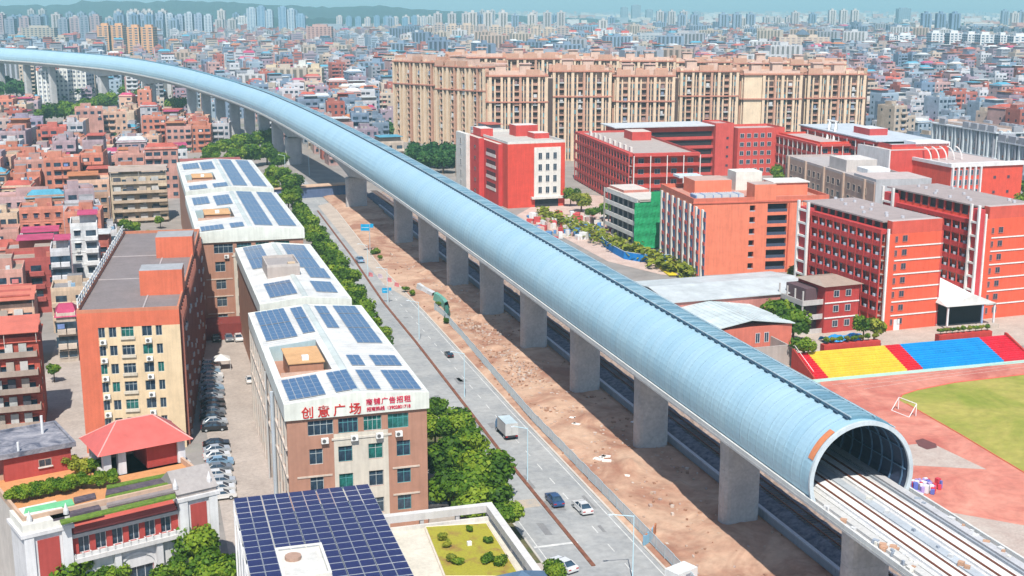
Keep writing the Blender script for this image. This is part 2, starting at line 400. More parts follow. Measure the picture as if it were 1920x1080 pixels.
# ================================================================== RAILWAY AT GROUND LEVEL
b = MB()
n = 220; ys = np.linspace(-80, 330, n)
prof = [(4.45, .0), (4.5, .75), (5.6, 1.15), (6.9, 1.5), (10.2, 1.52), (10.7, 1.2), (11.2, 1.52), (15.8, 1.5), (17.6, .3)]
for y in ys:
    for x, z in prof: b.v.append((x + random.uniform(-.12, .12), y, z + random.uniform(-.13, .13)))
k = len(prof)
for j in range(n - 1):
    for i in range(k - 1):
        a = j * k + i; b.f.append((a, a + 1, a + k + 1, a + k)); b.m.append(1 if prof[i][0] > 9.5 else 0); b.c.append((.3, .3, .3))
struct('railway_embankment', b, [BALLAST, BALLAST_SUN])
sheet('trackside_strip', [(16.5, -80), (24.5, -80), (24.5, 60), (30, 330), (16.5, 330)], .03, TRACKG)
root = T('retaining_wall', 'low grey concrete wall along the embankment under the viaduct', 'wall', 4.2, 100)
b0 = MB(); b0.box(-.22, .22, -4.95, 4.95, 0, 1.25, (.36, .38, .43)); b0.box(-.3, .3, -4.95, 4.95, 1.25, 1.42, (.5, .52, .56)); wm = b0.mesh('wall_section', [PAINT])
for k in range(37): put('wall_section', wm, root, loc=(0, -165 + k * 10, 0))
sl_m = MB(); sl_m.box(-1.3, 1.3, -.13, .13, 0, .1, (.16, .13, .12)); sl_mesh = sl_m.mesh('sleeper', [PAINT])
def ground_track(x, label):
    root = T('railway_track', label, 'railway track', x, 100, 1.5)
    for dx in (-.75, .75):
        r = MB(); r.box(dx - .06, dx + .06, -180, 230, .1, .28); r.build('rail', [RAILM], root)
    for k in range(300): put('sleeper', sl_mesh, root, loc=(0, -170 + k * .75, .02))
    r = MB()
    for k in range(240): r.box(-1.3, 1.3, 55 + k * .75 - .13, 55 + k * .75 + .13, .02, .12, (.16, .13, .12))
    r.build('sleepers', [PAINT], root, kind='stuff')
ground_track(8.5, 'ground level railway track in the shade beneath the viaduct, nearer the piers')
ground_track(13.2, 'ground level railway track farther from the piers, on ballast painted pale as sunlit')

# ================================================================== VIADUCT
KN = [(-140, 0, 15.4), (-60, 0, 15.7), (-30, 0, 15.8), (0, 0, 15.95), (50, 0, 16.15), (100, 0, 16.4), (200, -.9, 17.2), (278, -2.6, 17.9), (340, -4.6, 18.5), (382, -6.4, 18.9), (440, -9.8, 19.6), (505, -15.2, 20.5), (563, -23.7, 21.7), (623, -34.4, 23), (682, -47.6, 24.6), (732, -62.6, 26), (776, -80, 27.5), (812, -98.5, 28.6), (870, -136, 30), (905, -160, 30.6), (960, -205, 31.5), (1040, -280, 32)]
pts = []
for i in range(1, len(KN) - 2):
    p0, p1, p2, p3 = [np.array((k[1], k[0], k[2]), float) for k in KN[i - 1:i + 3]]
    m = max(2, int(np.linalg.norm(p2 - p1) / 2))
    for j in range(m):
        t = j / m; pts.append(.5 * ((2 * p1) + (-p0 + p2) * t + (2 * p0 - 5 * p1 + 4 * p2 - p3) * t * t + (-p0 + 3 * p1 - 3 * p2 + p3) * t ** 3))
pts = np.array(pts); seg = np.linalg.norm(np.diff(pts, axis=0), axis=1); arc = np.concatenate([[0], np.cumsum(seg)])
arc0 = np.interp(0, pts[:, 1], arc); arc = arc - arc0           # arc length 0 is at the pier y = 0
A_MIN, A_MAX = arc[0], arc[-1]
def C(a):
    """centre line point and unit across vector (to the right)"""
    p = np.array([np.interp(a, arc, pts[:, i]) for i in range(3)])
    q = np.array([np.interp(min(a + 2, A_MAX), arc, pts[:, i]) for i in range(3)]); r = np.array([np.interp(max(a - 2, A_MIN), arc, pts[:, i]) for i in range(3)])
    d = q - r; d[2] = 0; d /= np.linalg.norm(d); return p, np.array((d[1], -d[0], 0.0)), d
def sweep(mb, prof, a0, a1, step, c=(.5, .5, .5), m=0, closed=True, ends=True):
    k = len(prof(a0) if callable(prof) else prof); base = len(mb.v); n = max(1, int(round((a1 - a0) / step)))
    for j in range(n + 1):
        a = a0 + (a1 - a0) * j / n; p, r, d = C(a); pf = prof(a) if callable(prof) else prof
        for x, z in pf: q = p + r * x; mb.v.append((q[0], q[1], p[2] + z))
    for j in range(n):
        for i in range(k if closed else k - 1):
            i2 = (i + 1) % k; u = base + j * k
            mb.f.append((u + i, u + i2, u + k + i2, u + k + i)); mb.m.append(m); mb.c.append(c)
    if closed and ends:
        mb.f.append(tuple(base + i for i in range(k - 1, -1, -1))); mb.f.append(tuple(base + n * k + i for i in range(k))); mb.m += [m, m]; mb.c += [c, c]
via = T('railway_viaduct', 'long curving concrete viaduct on broad piers carrying the blue tunnel', 'viaduct', 0, 0)
big = {305: 7.5, 441: 7.5, 545: 7.5}
stations = [-65.4, -32.7, 0, 32.7, 65.4, 98.1, 130.8, 163.5, 196.2, 229, 305, 441]
stations += [480 + 32.7 * k for k in range(7)] + [757, 830, 900, 935, 970, 1003, 1036]
stations = [a for a in stations if a < A_MAX - 6]
def depth(a):
    d = 2.7
    for s0, hl, dd in ((305, 68, 4.0), (441, 62, 4.0), (757, 45, 3.4), (830, 45, 3.4)):
        t = abs(a - s0) / hl
        if t < 1: d = max(d, 2.7 + dd * (1 - t) ** 2)
    return d
def gprof(a):
    d = depth(a)
    return [(-6.9, 0), (-6.9, -.32), (-3.6, -.75), (-2.7, -d), (2.7, -d), (3.6, -.75), (6.9, -.32), (6.9, 0)]
for a0, a1 in zip(stations, stations[1:]):
    b = MB(); sweep(b, gprof, a0 + .06, a1 - .06, 4, (.5, .5, .5)); b.build('girder', [CONC], via)
for a in stations:
    p, r, d = C(a); isbig = a in (305, 441, 757, 830); w = 2.9 if not isbig else 3.9; t = 1.35 if not isbig else 1.9; ht = p[2] - depth(a) - .25; b = MB()
    ring = []
    for sx, sy in ((1, 1), (-1, 1), (-1, -1), (1, -1)):
        for q in range(4):
            an = {(1, 1): 0, (-1, 1): 90, (-1, -1): 180, (1, -1): 270}[(sx, sy)] + q * 30
            ring.append((sx * (w - t * .75) + t * .75 * math.cos(R(an)), sy * .25 * t + t * .75 * math.sin(R(an))))
    levels = [(0, 1.0)] + [q for g_ in range(1, 4) for q in ((ht * g_ / 4.6 - .06, 1.0), (ht * g_ / 4.6 - .05, .986), (ht * g_ / 4.6 + .05, .986), (ht * g_ / 4.6 + .06, 1.0))] + [(ht - 3, 1.0), (ht - .8, 1.03), (ht - .5, 1.03), (ht - .5, .97), (ht, .97)]; k = len(ring)
    for z, f in levels:
        for x, y in ring: q = r * x * f + d * y * f; b.v.append((p[0] + q[0], p[1] + q[1], z))
    for j in range(len(levels) - 1):
        for i in range(k):
            i2 = (i + 1) % k; b.f.append((j * k + i, j * k + i2, j * k + k + i2, j * k + k + i)); b.m.append(0); b.c.append((.5, .5, .5))
    b.f.append(tuple(range((len(levels) - 1) * k, len(levels) * k))); b.m.append(0); b.c.append((.5, .5, .5))
    pier = b.build('pier', [CONC], via)
    b = MB(); ang = math.atan2(r[1], r[0])
    for sx in (-1, 1): b.rbox(p[0] + r[0] * sx * 1.9, p[1] + r[1] * sx * 1.9, ang, -.5, .5, -.6, .6, ht, ht + .26, (.25, .25, .26), skip='')
    b.build('bearing', [PAINT], pier)
b = MB()
for sx in (-1, 1): sweep(b, [(sx * 6.72 - .13, .02), (sx * 6.72 + .13, .02), (sx * 6.72 + .13, .55), (sx * 6.72 - .13, .55)], A_MIN + 1, A_MAX - 3, 5, (.62, .62, .60))
b.build('parapet', [PAINT], via)
# slab track on the open deck
MOUTH = -30.6
trk = T('slab_track', 'double rusty railed slab track leaving the open tunnel mouth', 'railway track', 0, -60, 0)
def local(mb, z=0):
    mb.v = [(x, y + 60, zz) for x, y, zz in mb.v]; return mb
b = MB(); sweep(b, [(-6.5, .01), (6.5, .01), (6.5, .06), (-6.5, .06)], -95, 110, 12); local(b).build('deck_slab', [DECKM], trk)
for cx in (-2.35, 2.5):
    b = MB(); sweep(b, [(cx - 1.25, .065), (cx + 1.25, .065), (cx + 1.25, .32), (cx - 1.25, .32)], -95, 110, 12, (.8, .8, .79)); local(b).build('track_slab', [PAINT], trk)
    for s_ in (-1, 1):
        b = MB(); sweep(b, [(cx + s_ * .75 - .08, .325), (cx + s_ * .75 + .08, .325), (cx + s_ * .75 + .07, .52), (cx + s_ * .75 - .07, .52)], -95, 110, 12); local(b).build('rail', [RAILM], trk)
b = MB()
for cx, w, h, c in ((0.05, .55, .16, (.42, .46, .50)), (-5.3, .5, .35, (.55, .54, .52)), (5.6, .5, .35, (.5, .5, .52)), (-4.4, .12, .22, (.6, .6, .58)), (4.7, .12, .3, (.35, .38, .42))):
    sweep(b, [(cx - w, .062), (cx + w, .062), (cx + w, .062 + h), (cx - w, .062 + h)], -95, 110, 12, c)
local(b).build('cable_trough', [PAINT], trk)
b = MB()
for k in range(150):
    y = random.uniform(-90, -32); x = random.choice([-5.9, -5.5, -4.7, 5.9, 0]) + random.gauss(0, .15); r = random.uniform(.08, .3)
    b.rbox(x, y, random.random(), -r, r, -r, r * 1.6, 15.86, 16.2 + random.random() * .2, random.choice([(.6, .6, .6), (.3, .34, .4), (.7, .68, .62), (.5, .3, .2)]), skip='b')
o = b.build('track_debris', [PAINT], kind='stuff'); tag(o, 'small blocks and offcuts lying on the open viaduct deck', 'debris')

# ================================================================== SOUND BARRIER TUNNEL
tun = T('sound_barrier_tunnel', 'pale blue ribbed half-pipe sound barrier tunnel on top of the viaduct', 'tunnel', 0, -30, 15)
RT, ZC = 6.75, 2.55
def arcp(r, a0, a1, n): return [(r * math.cos(R(a0 + (a1 - a0) * i / n)), ZC + r * math.sin(R(a0 + (a1 - a0) * i / n))) for i in range(n + 1)]
def loc_tun(mb): mb.v = [(x, y + 30, z - 15) for x, y, z in mb.v]; return mb
PL = 2.25
def panel(b, a0, pl, n=34):
    # raised rib at the joint, gently bowed sheet between two ribs
    st = [(0, .10), (.10, .10), (.14, .0), (.5, .035), (.86, .0), (.9, .10)] if False else [(0, .05), (.05, .05), (.11, .02), (.5, .045), (.88, .02), (.995, .045)]
    base = len(b.v)
    for f, dr in st:
        p, r, d = C(a0 + f * pl)
        for x, z in arcp(RT + dr, -22, 202, n): q = p + r * x; b.v.append((q[0], q[1], p[2] + z))
    k = n + 1
    for j in range(len(st) - 1):
        for i in range(n): u = base + j * k + i; b.f.append((u, u + k, u + k + 1, u + 1)); b.m.append(0); b.c.append((.5, .5, .5))
for k in range(300):
    b = MB(); panel(b, MOUTH + k * PL, PL, 34 if k < 120 else 20); o = loc_tun(b).build('barrier_panel', [TUBE[random.random() < .3]], tun)
    o.data.shade_smooth() if False else None
b = MB(); a = MOUTH + 300 * PL
while a < A_MAX - 8: panel(b, a, PL * 2, 16); a += PL * 2
loc_tun(b).build('far_barrier', [TUBE[0]], tun, kind='stuff')
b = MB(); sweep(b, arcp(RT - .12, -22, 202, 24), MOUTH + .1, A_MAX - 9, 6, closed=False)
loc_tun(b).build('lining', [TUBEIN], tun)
b = MB()
pf = arcp(RT + .22, -22, 202, 40) + list(reversed(arcp(RT - .30, -22, 202, 40))); sweep(b, pf, MOUTH - .35, MOUTH, 1, (.50, .56, .60)); loc_tun(b).build('mouth_ring', [PAINT], tun)
for k in range(34):
    b = MB(); pf = arcp(RT - .16, -20, 200, 22) + list(reversed(arcp(RT - .34, -20, 200, 22))); a = MOUTH + 1 + k * 2.25; sweep(b, pf, a, a + .14, 1); loc_tun(b).build('arch_rib', [STEEL], tun)
for an in (0, 25, 50, 75, 105, 130, 155, 180):
    b = MB(); x, z = (RT - .3) * math.cos(R(an)), ZC + (RT - .3) * math.sin(R(an)); sweep(b, [(x - .07, z - .07), (x + .07, z - .07), (x + .07, z + .07), (x - .07, z + .07)], MOUTH + .5, MOUTH + 75, 10); loc_tun(b).build('purlin', [STEEL], tun)
b = MB()      # rusty repair plate beside the mouth
pf = arcp(RT + .13, 122, 158, 10) + list(reversed(arcp(RT + .10, 122, 158, 10))); sweep(b, pf, MOUTH + .25, MOUTH + 1.35, 1, (.62, .22, .10)); loc_tun(b).build('primer_plate', [PAINT], tun, label='orange primed strip beside the tunnel mouth')
# raised louvre vent along the crown
vent = T('roof_vent', 'blue-grey slatted ventilation ridge running along the crown of the tunnel', 'roof vent', 0, -30, 15)
b = MB(); pf = arcp(RT + .34, 46, 99, 7) + list(reversed(arcp(RT + .02, 46, 99, 7))); sweep(b, pf, MOUTH + 1.2, A_MAX - 10, 6, (.13, .26, .34)); loc_tun(b).build('vent_base', [PAINT], vent)
b = MB(); b2 = MB()
lo = arcp(RT + .36, 67, 90, 4)
a = MOUTH + 1.5; i = 0
while a < 560:
    pf = arcp(RT + .47, 47, 97.5, 6) + list(reversed(arcp(RT + .34, 47, 97.5, 6)))
    sweep(b, pf, a, a + .55, 1, random.choice([(.19, .33, .41), (.14, .27, .36), (.26, .40, .48)]))
    pf = arcp(RT + .38, 99.2, 101.6, 1) + list(reversed(arcp(RT + .08, 99.2, 101.6, 1)))
    if i % 2 == 0: sweep(b2, pf, a, a + .9, 1, (.04, .08, .13))  # dark dots that paint the small shadows along the vent edge
    a += 1.1; i += 1
loc_tun(b).build('louvres', [PAINT], vent, kind='stuff'); loc_tun(b2).build('louvre_shadow_dots', [PAINT], vent, kind='stuff')
b = MB()
for an in (47, 73, 99): x, z = (RT + .5) * math.cos(R(an)), ZC + (RT + .5) * math.sin(R(an)); sweep(b, [(x - .06, z - .06), (x + .06, z - .06), (x + .06, z + .06), (x - .06, z + .06)], MOUTH + 1, 560, 8, (.45, .55, .6))
loc_tun(b).build('vent_rail', [PAINT], vent)

# ================================================================== BUILDINGS: HELPERS
def inside(root, p):
    a = root.rotation_euler[2]; dx, dy = p[0] - root.location[0], p[1] - root.location[1]
    return (dx * math.cos(a) + dy * math.sin(a), -dx * math.sin(a) + dy * math.cos(a))
def face_of(face, W, D):
    return {'F': ((0, 0, 0), 0, W), 'L': ((0, D, 0), R(-90), D), 'R': ((W, 0, 0), R(90), D), 'B': ((W, D, 0), R(180), W)}[face]
def on_face(face, W, D, u, v=0):
    """local position of a point u along a face, v in front of it, and the turn of that face"""
    if face == 'F': return u, -v, 0
    if face == 'L': return -v, D - u, R(-90)
    if face == 'R': return W + v, u, R(90)
    return W - u, D + v, R(180)
def parapet(mb, W, D, z, h=.9, t=.25, c=(.5, .5, .5), x0=0, y0=0):
    mb.box(x0, x0 + W, y0, y0 + t, z, z + h, c, skip='b'); mb.box(x0, x0 + W, y0 + D - t, y0 + D, z, z + h, c, skip='b')
    mb.box(x0, x0 + t, y0 + t, y0 + D - t, z, z + h, c, skip='b'); mb.box(x0 + W - t, x0 + W, y0 + t, y0 + D - t, z, z + h, c, skip='b')
def spot(root, mb, px0, px1, pyb, z, depth, h, c, top=None, m=0):
    """box standing on a roof of height z whose front foot runs from pixel px0 to px1 at row pyb"""
    a = inside(root, P(px0, pyb, z)); b_ = inside(root, P(px1, pyb, z)); y = (a[1] + b_[1]) / 2
    mb.box(a[0], b_[0], y, y + depth, z, z + h, c, m, skip='b', top=top); return (a[0] + b_[0]) / 2, y

WHITE = (.74, .74, .72); CREAM = (.70, .54, .35); ORANGE = (.62, .155, .085); BROWN = (.42, .22, .155); RED = (.62, .07, .04); RED2 = (.74, .115, .06)
# ------------------------------------------------------------------ factories with solar roofs
_pm = {}
def solar_panel(parent, x, y, z, mat=SOLAR, tilt=0, w=.98, l=1.9):
    key = (mat.name, w, l)
    if key not in _pm:
        b = MB(); b.box(0, w, 0, l, 0, .04, (.42, .46, .52)); b.box(.03, w - .03, .03, l / 2 - .012, .04, .052, m=1, skip='b'); b.box(.03, w - .03, l / 2 + .012, l - .03, .04, .052, m=1, skip='b')
        _pm[key] = b.mesh('solar_panel', [PAINT, mat])
    o = put('solar_panel', _pm[key], parent, loc=(x, y, z)); o.rotation_euler = (0, tilt, 0); return o
def factory(label, cat, x, y, W, D, H, arrays, pit=None, group='industrial blocks with white solar roofs', rot=0, mat=SOLAR):
    root = T('factory_building', label, cat, x, y, 0, rot, group)
    fz = H - 2.3; rise = .9
    b = MB(); b.box(.05, W - .05, .35, D - .05, 0, fz, BROWN, skip='bF'); b.box(.05, W - .05, .35, .4, 0, fz, (.2, .15, .14), skip='b')
    b.build('wall', [PAINT], root)
    b = MB(); c = (.70, .72, .66); c2 = (.66, .68, .64)
    b.prism([(-.3, fz), (W + .3, fz), (W + .3, H + .05), (W / 2, H + rise + .05), (-.3, H + .05)], -.35, .25, c)
    b.box(-.3, .1, .25, D, fz, H + .05, c2, skip='b'); b.box(W - .1, W + .3, .25, D, fz, H + .05, c2, skip='b')
    b.prism([(-.3, fz), (W + .3, fz), (W + .3, H + .05), (W / 2, H + rise + .05), (-.3, H + .05)], D, D + .3, c)
    b.build('fascia', [PAINT], root)
    b = MB(); wc = (.76, .75, .72)
    def zz(xx): return H + rise * (1 - abs(xx - W / 2) / (W / 2))
    x0 = .1
    px0, px1, py0, py1 = pit if pit else (0, 0, 0, 0)
    for xa, xb in ((.1, px0), (px0, px1), (px1, W / 2), (W / 2, W - .1)):
        if xb <= xa: continue
        for ya, yb in ((.25, py0), (py0, py1), (py1, D)):
            if yb <= ya: continue
            if pit and xa == px0 and ya == py0 and xb == px1: continue
            b.face([(xa, ya, zz(xa)), (xb, ya, zz(xb)), (xb, yb, zz(xb)), (xa, yb, zz(xa))], wc)
    b.build('roof', [SHEET], root)
    b = MB()
    for k in range(int(D / 1.1)):      # standing seams
        yy = .6 + k * 1.1
        if yy > D: break
        segs = [(.1, W / 2), (W / 2, W - .1)] if not (pit and py0 - .1 < yy < py1 + .1) else [(px1 + .1, W / 2), (W / 2, W - .1)]
        for xa, xb in segs: b.face([(xa, yy, zz(xa) + .03), (xb, yy, zz(xb) + .03), (xb, yy + .08, zz(xb) + .03), (xa, yy + .08, zz(xa) + .03)], (.60, .62, .62))
    b.build('roof_seams', [SHEET], root, kind='stuff')
    b = MB(); b.prism([(W / 2 - .55, H + rise - .02), (W / 2 + .55, H + rise - .02), (W / 2 + .3, H + rise + .12), (W / 2 - .3, H + rise + .12)], .25, D, (.55, .60, .58)); b.build('ridge_cap', [SHEET], root)
    tilt = math.atan(rise / (W / 2))
    for (u0, u1, v0, v1) in arrays:
        nx_, ny_ = max(1, int(round((u1 - u0) * W / 1.02))), max(1, int(round((v1 - v0) * D / 1.95)))
        for i in range(nx_):
            for j in range(ny_):
                xx, yy = u0 * W + i * 1.02, v0 * D + j * 1.95 + (j // 5) * .5
                solar_panel(root, xx, yy, zz(xx) + .12 + (0 if xx > W / 2 else .02), mat, tilt if xx > W / 2 - .2 else -tilt)
    if pit:
        b = MB(); zb = H - 2.6; cm = (.62, .60, .55)
        b.face([(px0, py0, zb), (px1, py0, zb), (px1, py1, zb), (px0, py1, zb)], (.60, .57, .52))
        b.face([(px0, py0, zb), (px0, py0, H + .8), (px1, py0, H + .8), (px1, py0, zb)], (.5, .33, .26)); b.face([(px0, py1, zb), (px1, py1, zb), (px1, py1, zz(px1)), (px0, py1, zz(px0))], (.38, .5, .53))
        b.face([(px1, py0, zb), (px1, py0, zz(px1)), (px1, py1, zz(px1)), (px1, py1, zb)], (.35, .33, .32)); b.face([(px0, py0, zb), (px0, py1, zb), (px0, py1, zz(px0)), (px0, py0, zz(px0))], (.5, .33, .26))
        b.build('roof_well', [PAINT], root)
        mx, w = (px0 + px1) / 2 + .5, (px1 - px0) * .34; yy = py0 + (py1 - py0) * .22
        b = MB(); b.box(mx - w, mx + w, yy, yy + (py1 - py0) * .5, zb, H + .9, (.45, .22, .14), skip='b', top=(.62, .36, .17))
        b.box(mx - w - .2, mx + w + .2, yy - .2, yy + (py1 - py0) * .5 + .2, H + .9, H + 1.05, (.60, .35, .17)); b.build('stair_hut', [PAINT], root, label='tan roofed stair hut in the roof opening')
        b = MB(); b.box(mx - .5, mx + .5, yy + 1, yy + 2, H + 1.05, H + 1.7, (.75, .75, .75), skip='b'); b.build('roof_box', [PAINT], root)
    return root
def facade_factory(root, W, D, H, rows, hide_below=0):
    fz = H - 2.3; holes = []; wins = []
    tops = [(.145, .325), (.36, .50), (.54, .67), (.715, .865)]
    for a, c in tops: holes.append((a * W, c * W, fz - 2.6, fz - .45)); wins.append((a * W, c * W, fz - 2.6, 2.15, 3))
    z = fz - 6.8
    while z > 1.5:
        for a, c in ((.15, .245), (.355, .455), (.57, .675), (.775, .875)): holes.append((a * W, c * W, z, z + 2.3)); wins.append((a * W, c * W, z, 2.3, 1))
        z -= 4.05
    b = MB()
    holed_wall(b, W, fz, holes, BROWN, .3, colfn=lambda x, zz: (.60, .55, .47) if (.31 * W < x < .74 * W and zz < fz - 3.5) else BROWN)
    b.box(.31 * W, .74 * W, -.12, -.002, fz - 3.5, fz - 3.2, (.62, .57, .5), skip='')
    for zb in (fz - 8.6, fz - 12.6, fz - 16.6):
        if zb > 1: b.box(.06 * W, .31 * W - .05, -.1, -.002, zb, zb + .25, (.6, .5, .42)); b.box(.74 * W + .05, .94 * W, -.1, -.002, zb, zb + .25, (.6, .5, .42))
    b.build('front_wall', [PAINT], root)
    k = 0
    for a, c, z, h, bars in wins:
        window(root, (a + c) / 2, .27, z, c - a, h, 0, bars, GLASSG if (k in (2, 3, 6, 9)) else GLASS, (.10, .33, .36) if k % 2 else (.45, .5, .5), sill=False, trans=True); k += 1
    for u in (.26, .47, .65, .79): aircon(root, u * W, 0, fz - 3.7)
A1 = [(.03, .27, .02, .19), (.36, .50, .02, .19), (.58, .71, .02, .19), (.77, .97, .02, .19), (.58, .71, .25, .36), (.76, .97, .25, .36), (.74, .96, .50, .97), (.57, .69, .68, .97), (.04, .29, .62, .97), (.35, .47, .64, .97)]
s1 = factory('brown factory block with white solar roof and red Chinese sign on its fascia', 'factory', -62.8, 11.6, 19.6, 54, 20, A1, pit=(.04 * 19.6, .42 * 19.6, 12.5, 30))
facade_factory(s1, 19.6, 54, 20, 4)
def sign_text(body, parent, x, z, size, c, y=-.36, tr=1.0):
    cu = bpy.data.curves.new('sign', 'FONT'); cu.body = body; cu.size = size; cu.extrude = .05; cu.space_character = tr; cu.offset = .012 * size
    t = bpy.data.objects.new('sign', cu); col.objects.link(t); bpy.context.view_layer.update()
    me = bpy.data.meshes.new_from_object(t.evaluated_get(bpy.context.evaluated_depsgraph_get())); bpy.data.objects.remove(t)
    me.materials.clear(); me.materials.append(c); o = put('sign_lettering', me, parent, loc=(x, y - .02, z)); o.rotation_euler = (R(90), 0, 0); return o
SIGNR = plain('sign_red', (.55, .03, .02), .6, bump=0, c2=(.48, .02, .02)); SIGNP = plain('sign_crimson', (.62, .02, .07), .6, bump=0, c2=(.55, .02, .06))
sign_text('创意广场', s1, 2.0, 18.0, 1.75, SIGNR, tr=1.5)
sign_text('商铺广告招租', s1, 10.9, 19.05, 1.0, SIGNP, tr=1.16)
sign_text('招商热线  13902801718', s1, 11.0, 18.12, .66, SIGNP, tr=.92)
# pipes, pilasters and windows of the left side of the sign block
b = MB()
for k in range(14):
    yy = 1 + k * 4.1; b.box(-.22, .05, yy, yy + .45, 0, 17.6, (.55, .5, .45), skip='')
b.cyl(-.5, 14.2, 0, 17.6, .3, n=8, c=(.45, .5, .55)); b.cyl(-.35, 25, 0, 17.6, .14, n=6, c=(.5, .5, .5)); b.box(-.25, .04, .3, 53.5, 13.2, 13.5, (.6, .52, .46)); b.box(-.25, .04, .3, 53.5, 9.2, 9.45, (.6, .52, .46))
b.build('pilasters', [PAINT], s1)
for k in range(13):
    for f in range(4): window(s1, .05, 3.4 + k * 4.1, 2 + f * 4.05, 2.2, 2.1, R(-90), 1, GLASS, (.4, .42, .42), sill=False)
s2 = factory('low white solar roofed block between the sign building and the tall brown block', 'factory', -60.2, 72, 16.2, 56, 20,
             [(.08, .36, .55, .96), (.6, .93, .50, .94), (.70, .93, .32, .48), (.66, .94, .08, .26), (.12, .45, .06, .26)], mat=SOLAR)
facade_factory(s2, 16.2, 56, 20, 4)
b = MB(); b.box(3.2, 9.6, 20, 30, 20.1, 22.6, (.42, .36, .33), top=(.34, .31, .30)); parapet(b, 6.4, 10, 22.6, .5, .2, (.5, .45, .42), 3.2, 20); b.box(7.4, 8.8, 20.5, 22, 22.62, 23.2, (.6, .45, .3)); b.build('stair_hut', [PAINT], s2, label='grey brown rooftop stair block with parapet')
A3 = [(.04, .24, .02, .13), (.32, .55 - .08, .02, .13), (.55, .73, .04, .94), (.78, .96, .04, .94), (.28, .46, .62, .90), (.05, .24, .70, .90)]
s3 = factory('tall brown block with four top windows behind the low solar roof', 'factory', -68.3, 132, 23.5, 58, 23.2, A3, pit=(1, 9.5, 16, 32)); facade_factory(s3, 23.5, 58, 23.2, 5)
b = MB(); b.box(-2, 14.5, -7, -.3, 0, 3.6, (.22, .04, .035), top=(.20, .035, .03)); b.build('ramp_porch', [PAINT], s3, label='dark red sheet porch at the foot of the wall')
s4 = factory('farthest solar roofed block beside the dense trees', 'factory', -67.3, 215, 24.4, 70, 21, A3, pit=(1, 9.5, 18, 36)); facade_factory(s4, 24.4, 70, 21, 4)
s5 = T('factory_building', 'small brown roofed shed peeping out behind the farthest solar roof', 'shed', -66, 289, 0, 0)
b = MB(); b.box(0, 20, 0, 8, 0, 20.5, (.35, .16, .13), top=(.25, .07, .07)); b.build('wall', [PAINT], s5); b = MB(); b.box(-.3, 20.3, -.3, 8.3, 20.5, 20.9, (.6, .52, .45), top=(.33, .1, .09)); b.build('roof', [PAINT], s5)

# ------------------------------------------------------------------ cream block with orange frame
c1 = T('office_block', 'seven storey cream block framed in orange with grey terrace roof and orange roof huts', 'office block', -91.2, 56.8, 0, R(-5.5))
W, D, H = 16.2, 75, 24
cols = [(3.2, 4.25, 1), (4.85, 6.05, 1), (6.8, 8.8, 2), (10.1, 11.7, 1), (12.3, 13.3, 1)]
holes = []; k = 0
for f in range(7):
    z = 1.0 + f * 3.12
    for a, c, bars in cols: holes.append((a, c, z, z + 1.75))
b = MB(); holed_wall(b, W, H, holes, CREAM, .3, colfn=lambda x, z: ORANGE if (x < 2.2 or x > W - .85 or z > H - 1.5) else CREAM)
b.build('front_wall', [PAINT], c1)
for f in range(7):
    z = 1.0 + f * 3.12
    for i, (a, c, bars) in enumerate(cols):
        window(c1, (a + c) / 2, .26, z, c - a, 1.75, 0, bars, GLASSG if (f * 5 + i) % 4 == 0 else GLASS, (.42, .46, .47), sill=False, trans=(i == 2)); k += 1
        if i == 2:
            bb = MB(); bb.box(a - .15, c + .15, -.3, -.01, z - .35, z + .12, (.62, .55, .45)); bb.build('window_box', [PAINT], c1)
        if i in (0, 3) and f > 0: aircon(c1, (a + c) / 2 + .2, 0, z - 1.0)
b = MB(); b.box(.02, W - .02, .32, D, 0, H, (.30, .12, .09), skip='bF', top=(.22, .19, .19)); b.build('wall', [PAINT], c1)
b = MB(); parapet(b, W, D, H, .55, .3, (.52, .2, .12)); b.box(.35, W - .35, 26, 26.25, H, H + .12, (.42, .38, .38)); b.box(.35, W - .35, 48, 48.25, H, H + .12, (.42, .38, .38)); b.box(10.2, 10.45, .4, 48, H, H + .12, (.42, .38, .38))
for k in range(26): b.box(-.05, .16, 1.5 + k * 2.8, 1.9 + k * 2.8, H + .55, H + 2.2, (.72, .72, .70))
b.box(0, .12, 1.5, D - 1, H + 1.9, H + 2.05, (.55, .6, .66)); b.box(0, .12, 1.5, D - 1, H + 1.1, H + 1.2, (.55, .6, .66)); b.build('parapet', [PAINT], c1)
b = MB(); spot(c1, b, 264, 343, 553, H, 5.5, 4.4, ORANGE, (.35, .36, .38)); mz = H + 4.4
b.build('stair_hut', [PAINT], c1, label='nearer orange stair hut with grey top')
b = MB(); spot(c1, b, 294, 362, 483, H, 7, 4.2, ORANGE, (.34, .34, .35)); b.build('stair_hut', [PAINT], c1, label='farther orange stair hut')
for f in range(7):
    for k in range(13): small_window(c1, W, 4 + k * 5.4, 1.2 + f * 3.12, 1.8, 1.6, R(90), (.32, .2, .18))
b = MB()
for k in range(26): b.box(W, W + .5, 1.4 + k * 2.75, 1.75 + k * 2.75, 0, H - .5, (.34, .13, .10))
for k in range(60): yy = random.uniform(2, 72); z = 1 + random.randrange(7) * 3.12; b.box(W, W + .7, yy, yy + 1, z - .9, z - .2, (.55, .52, .5))
b.build('buttresses', [PAINT], c1)

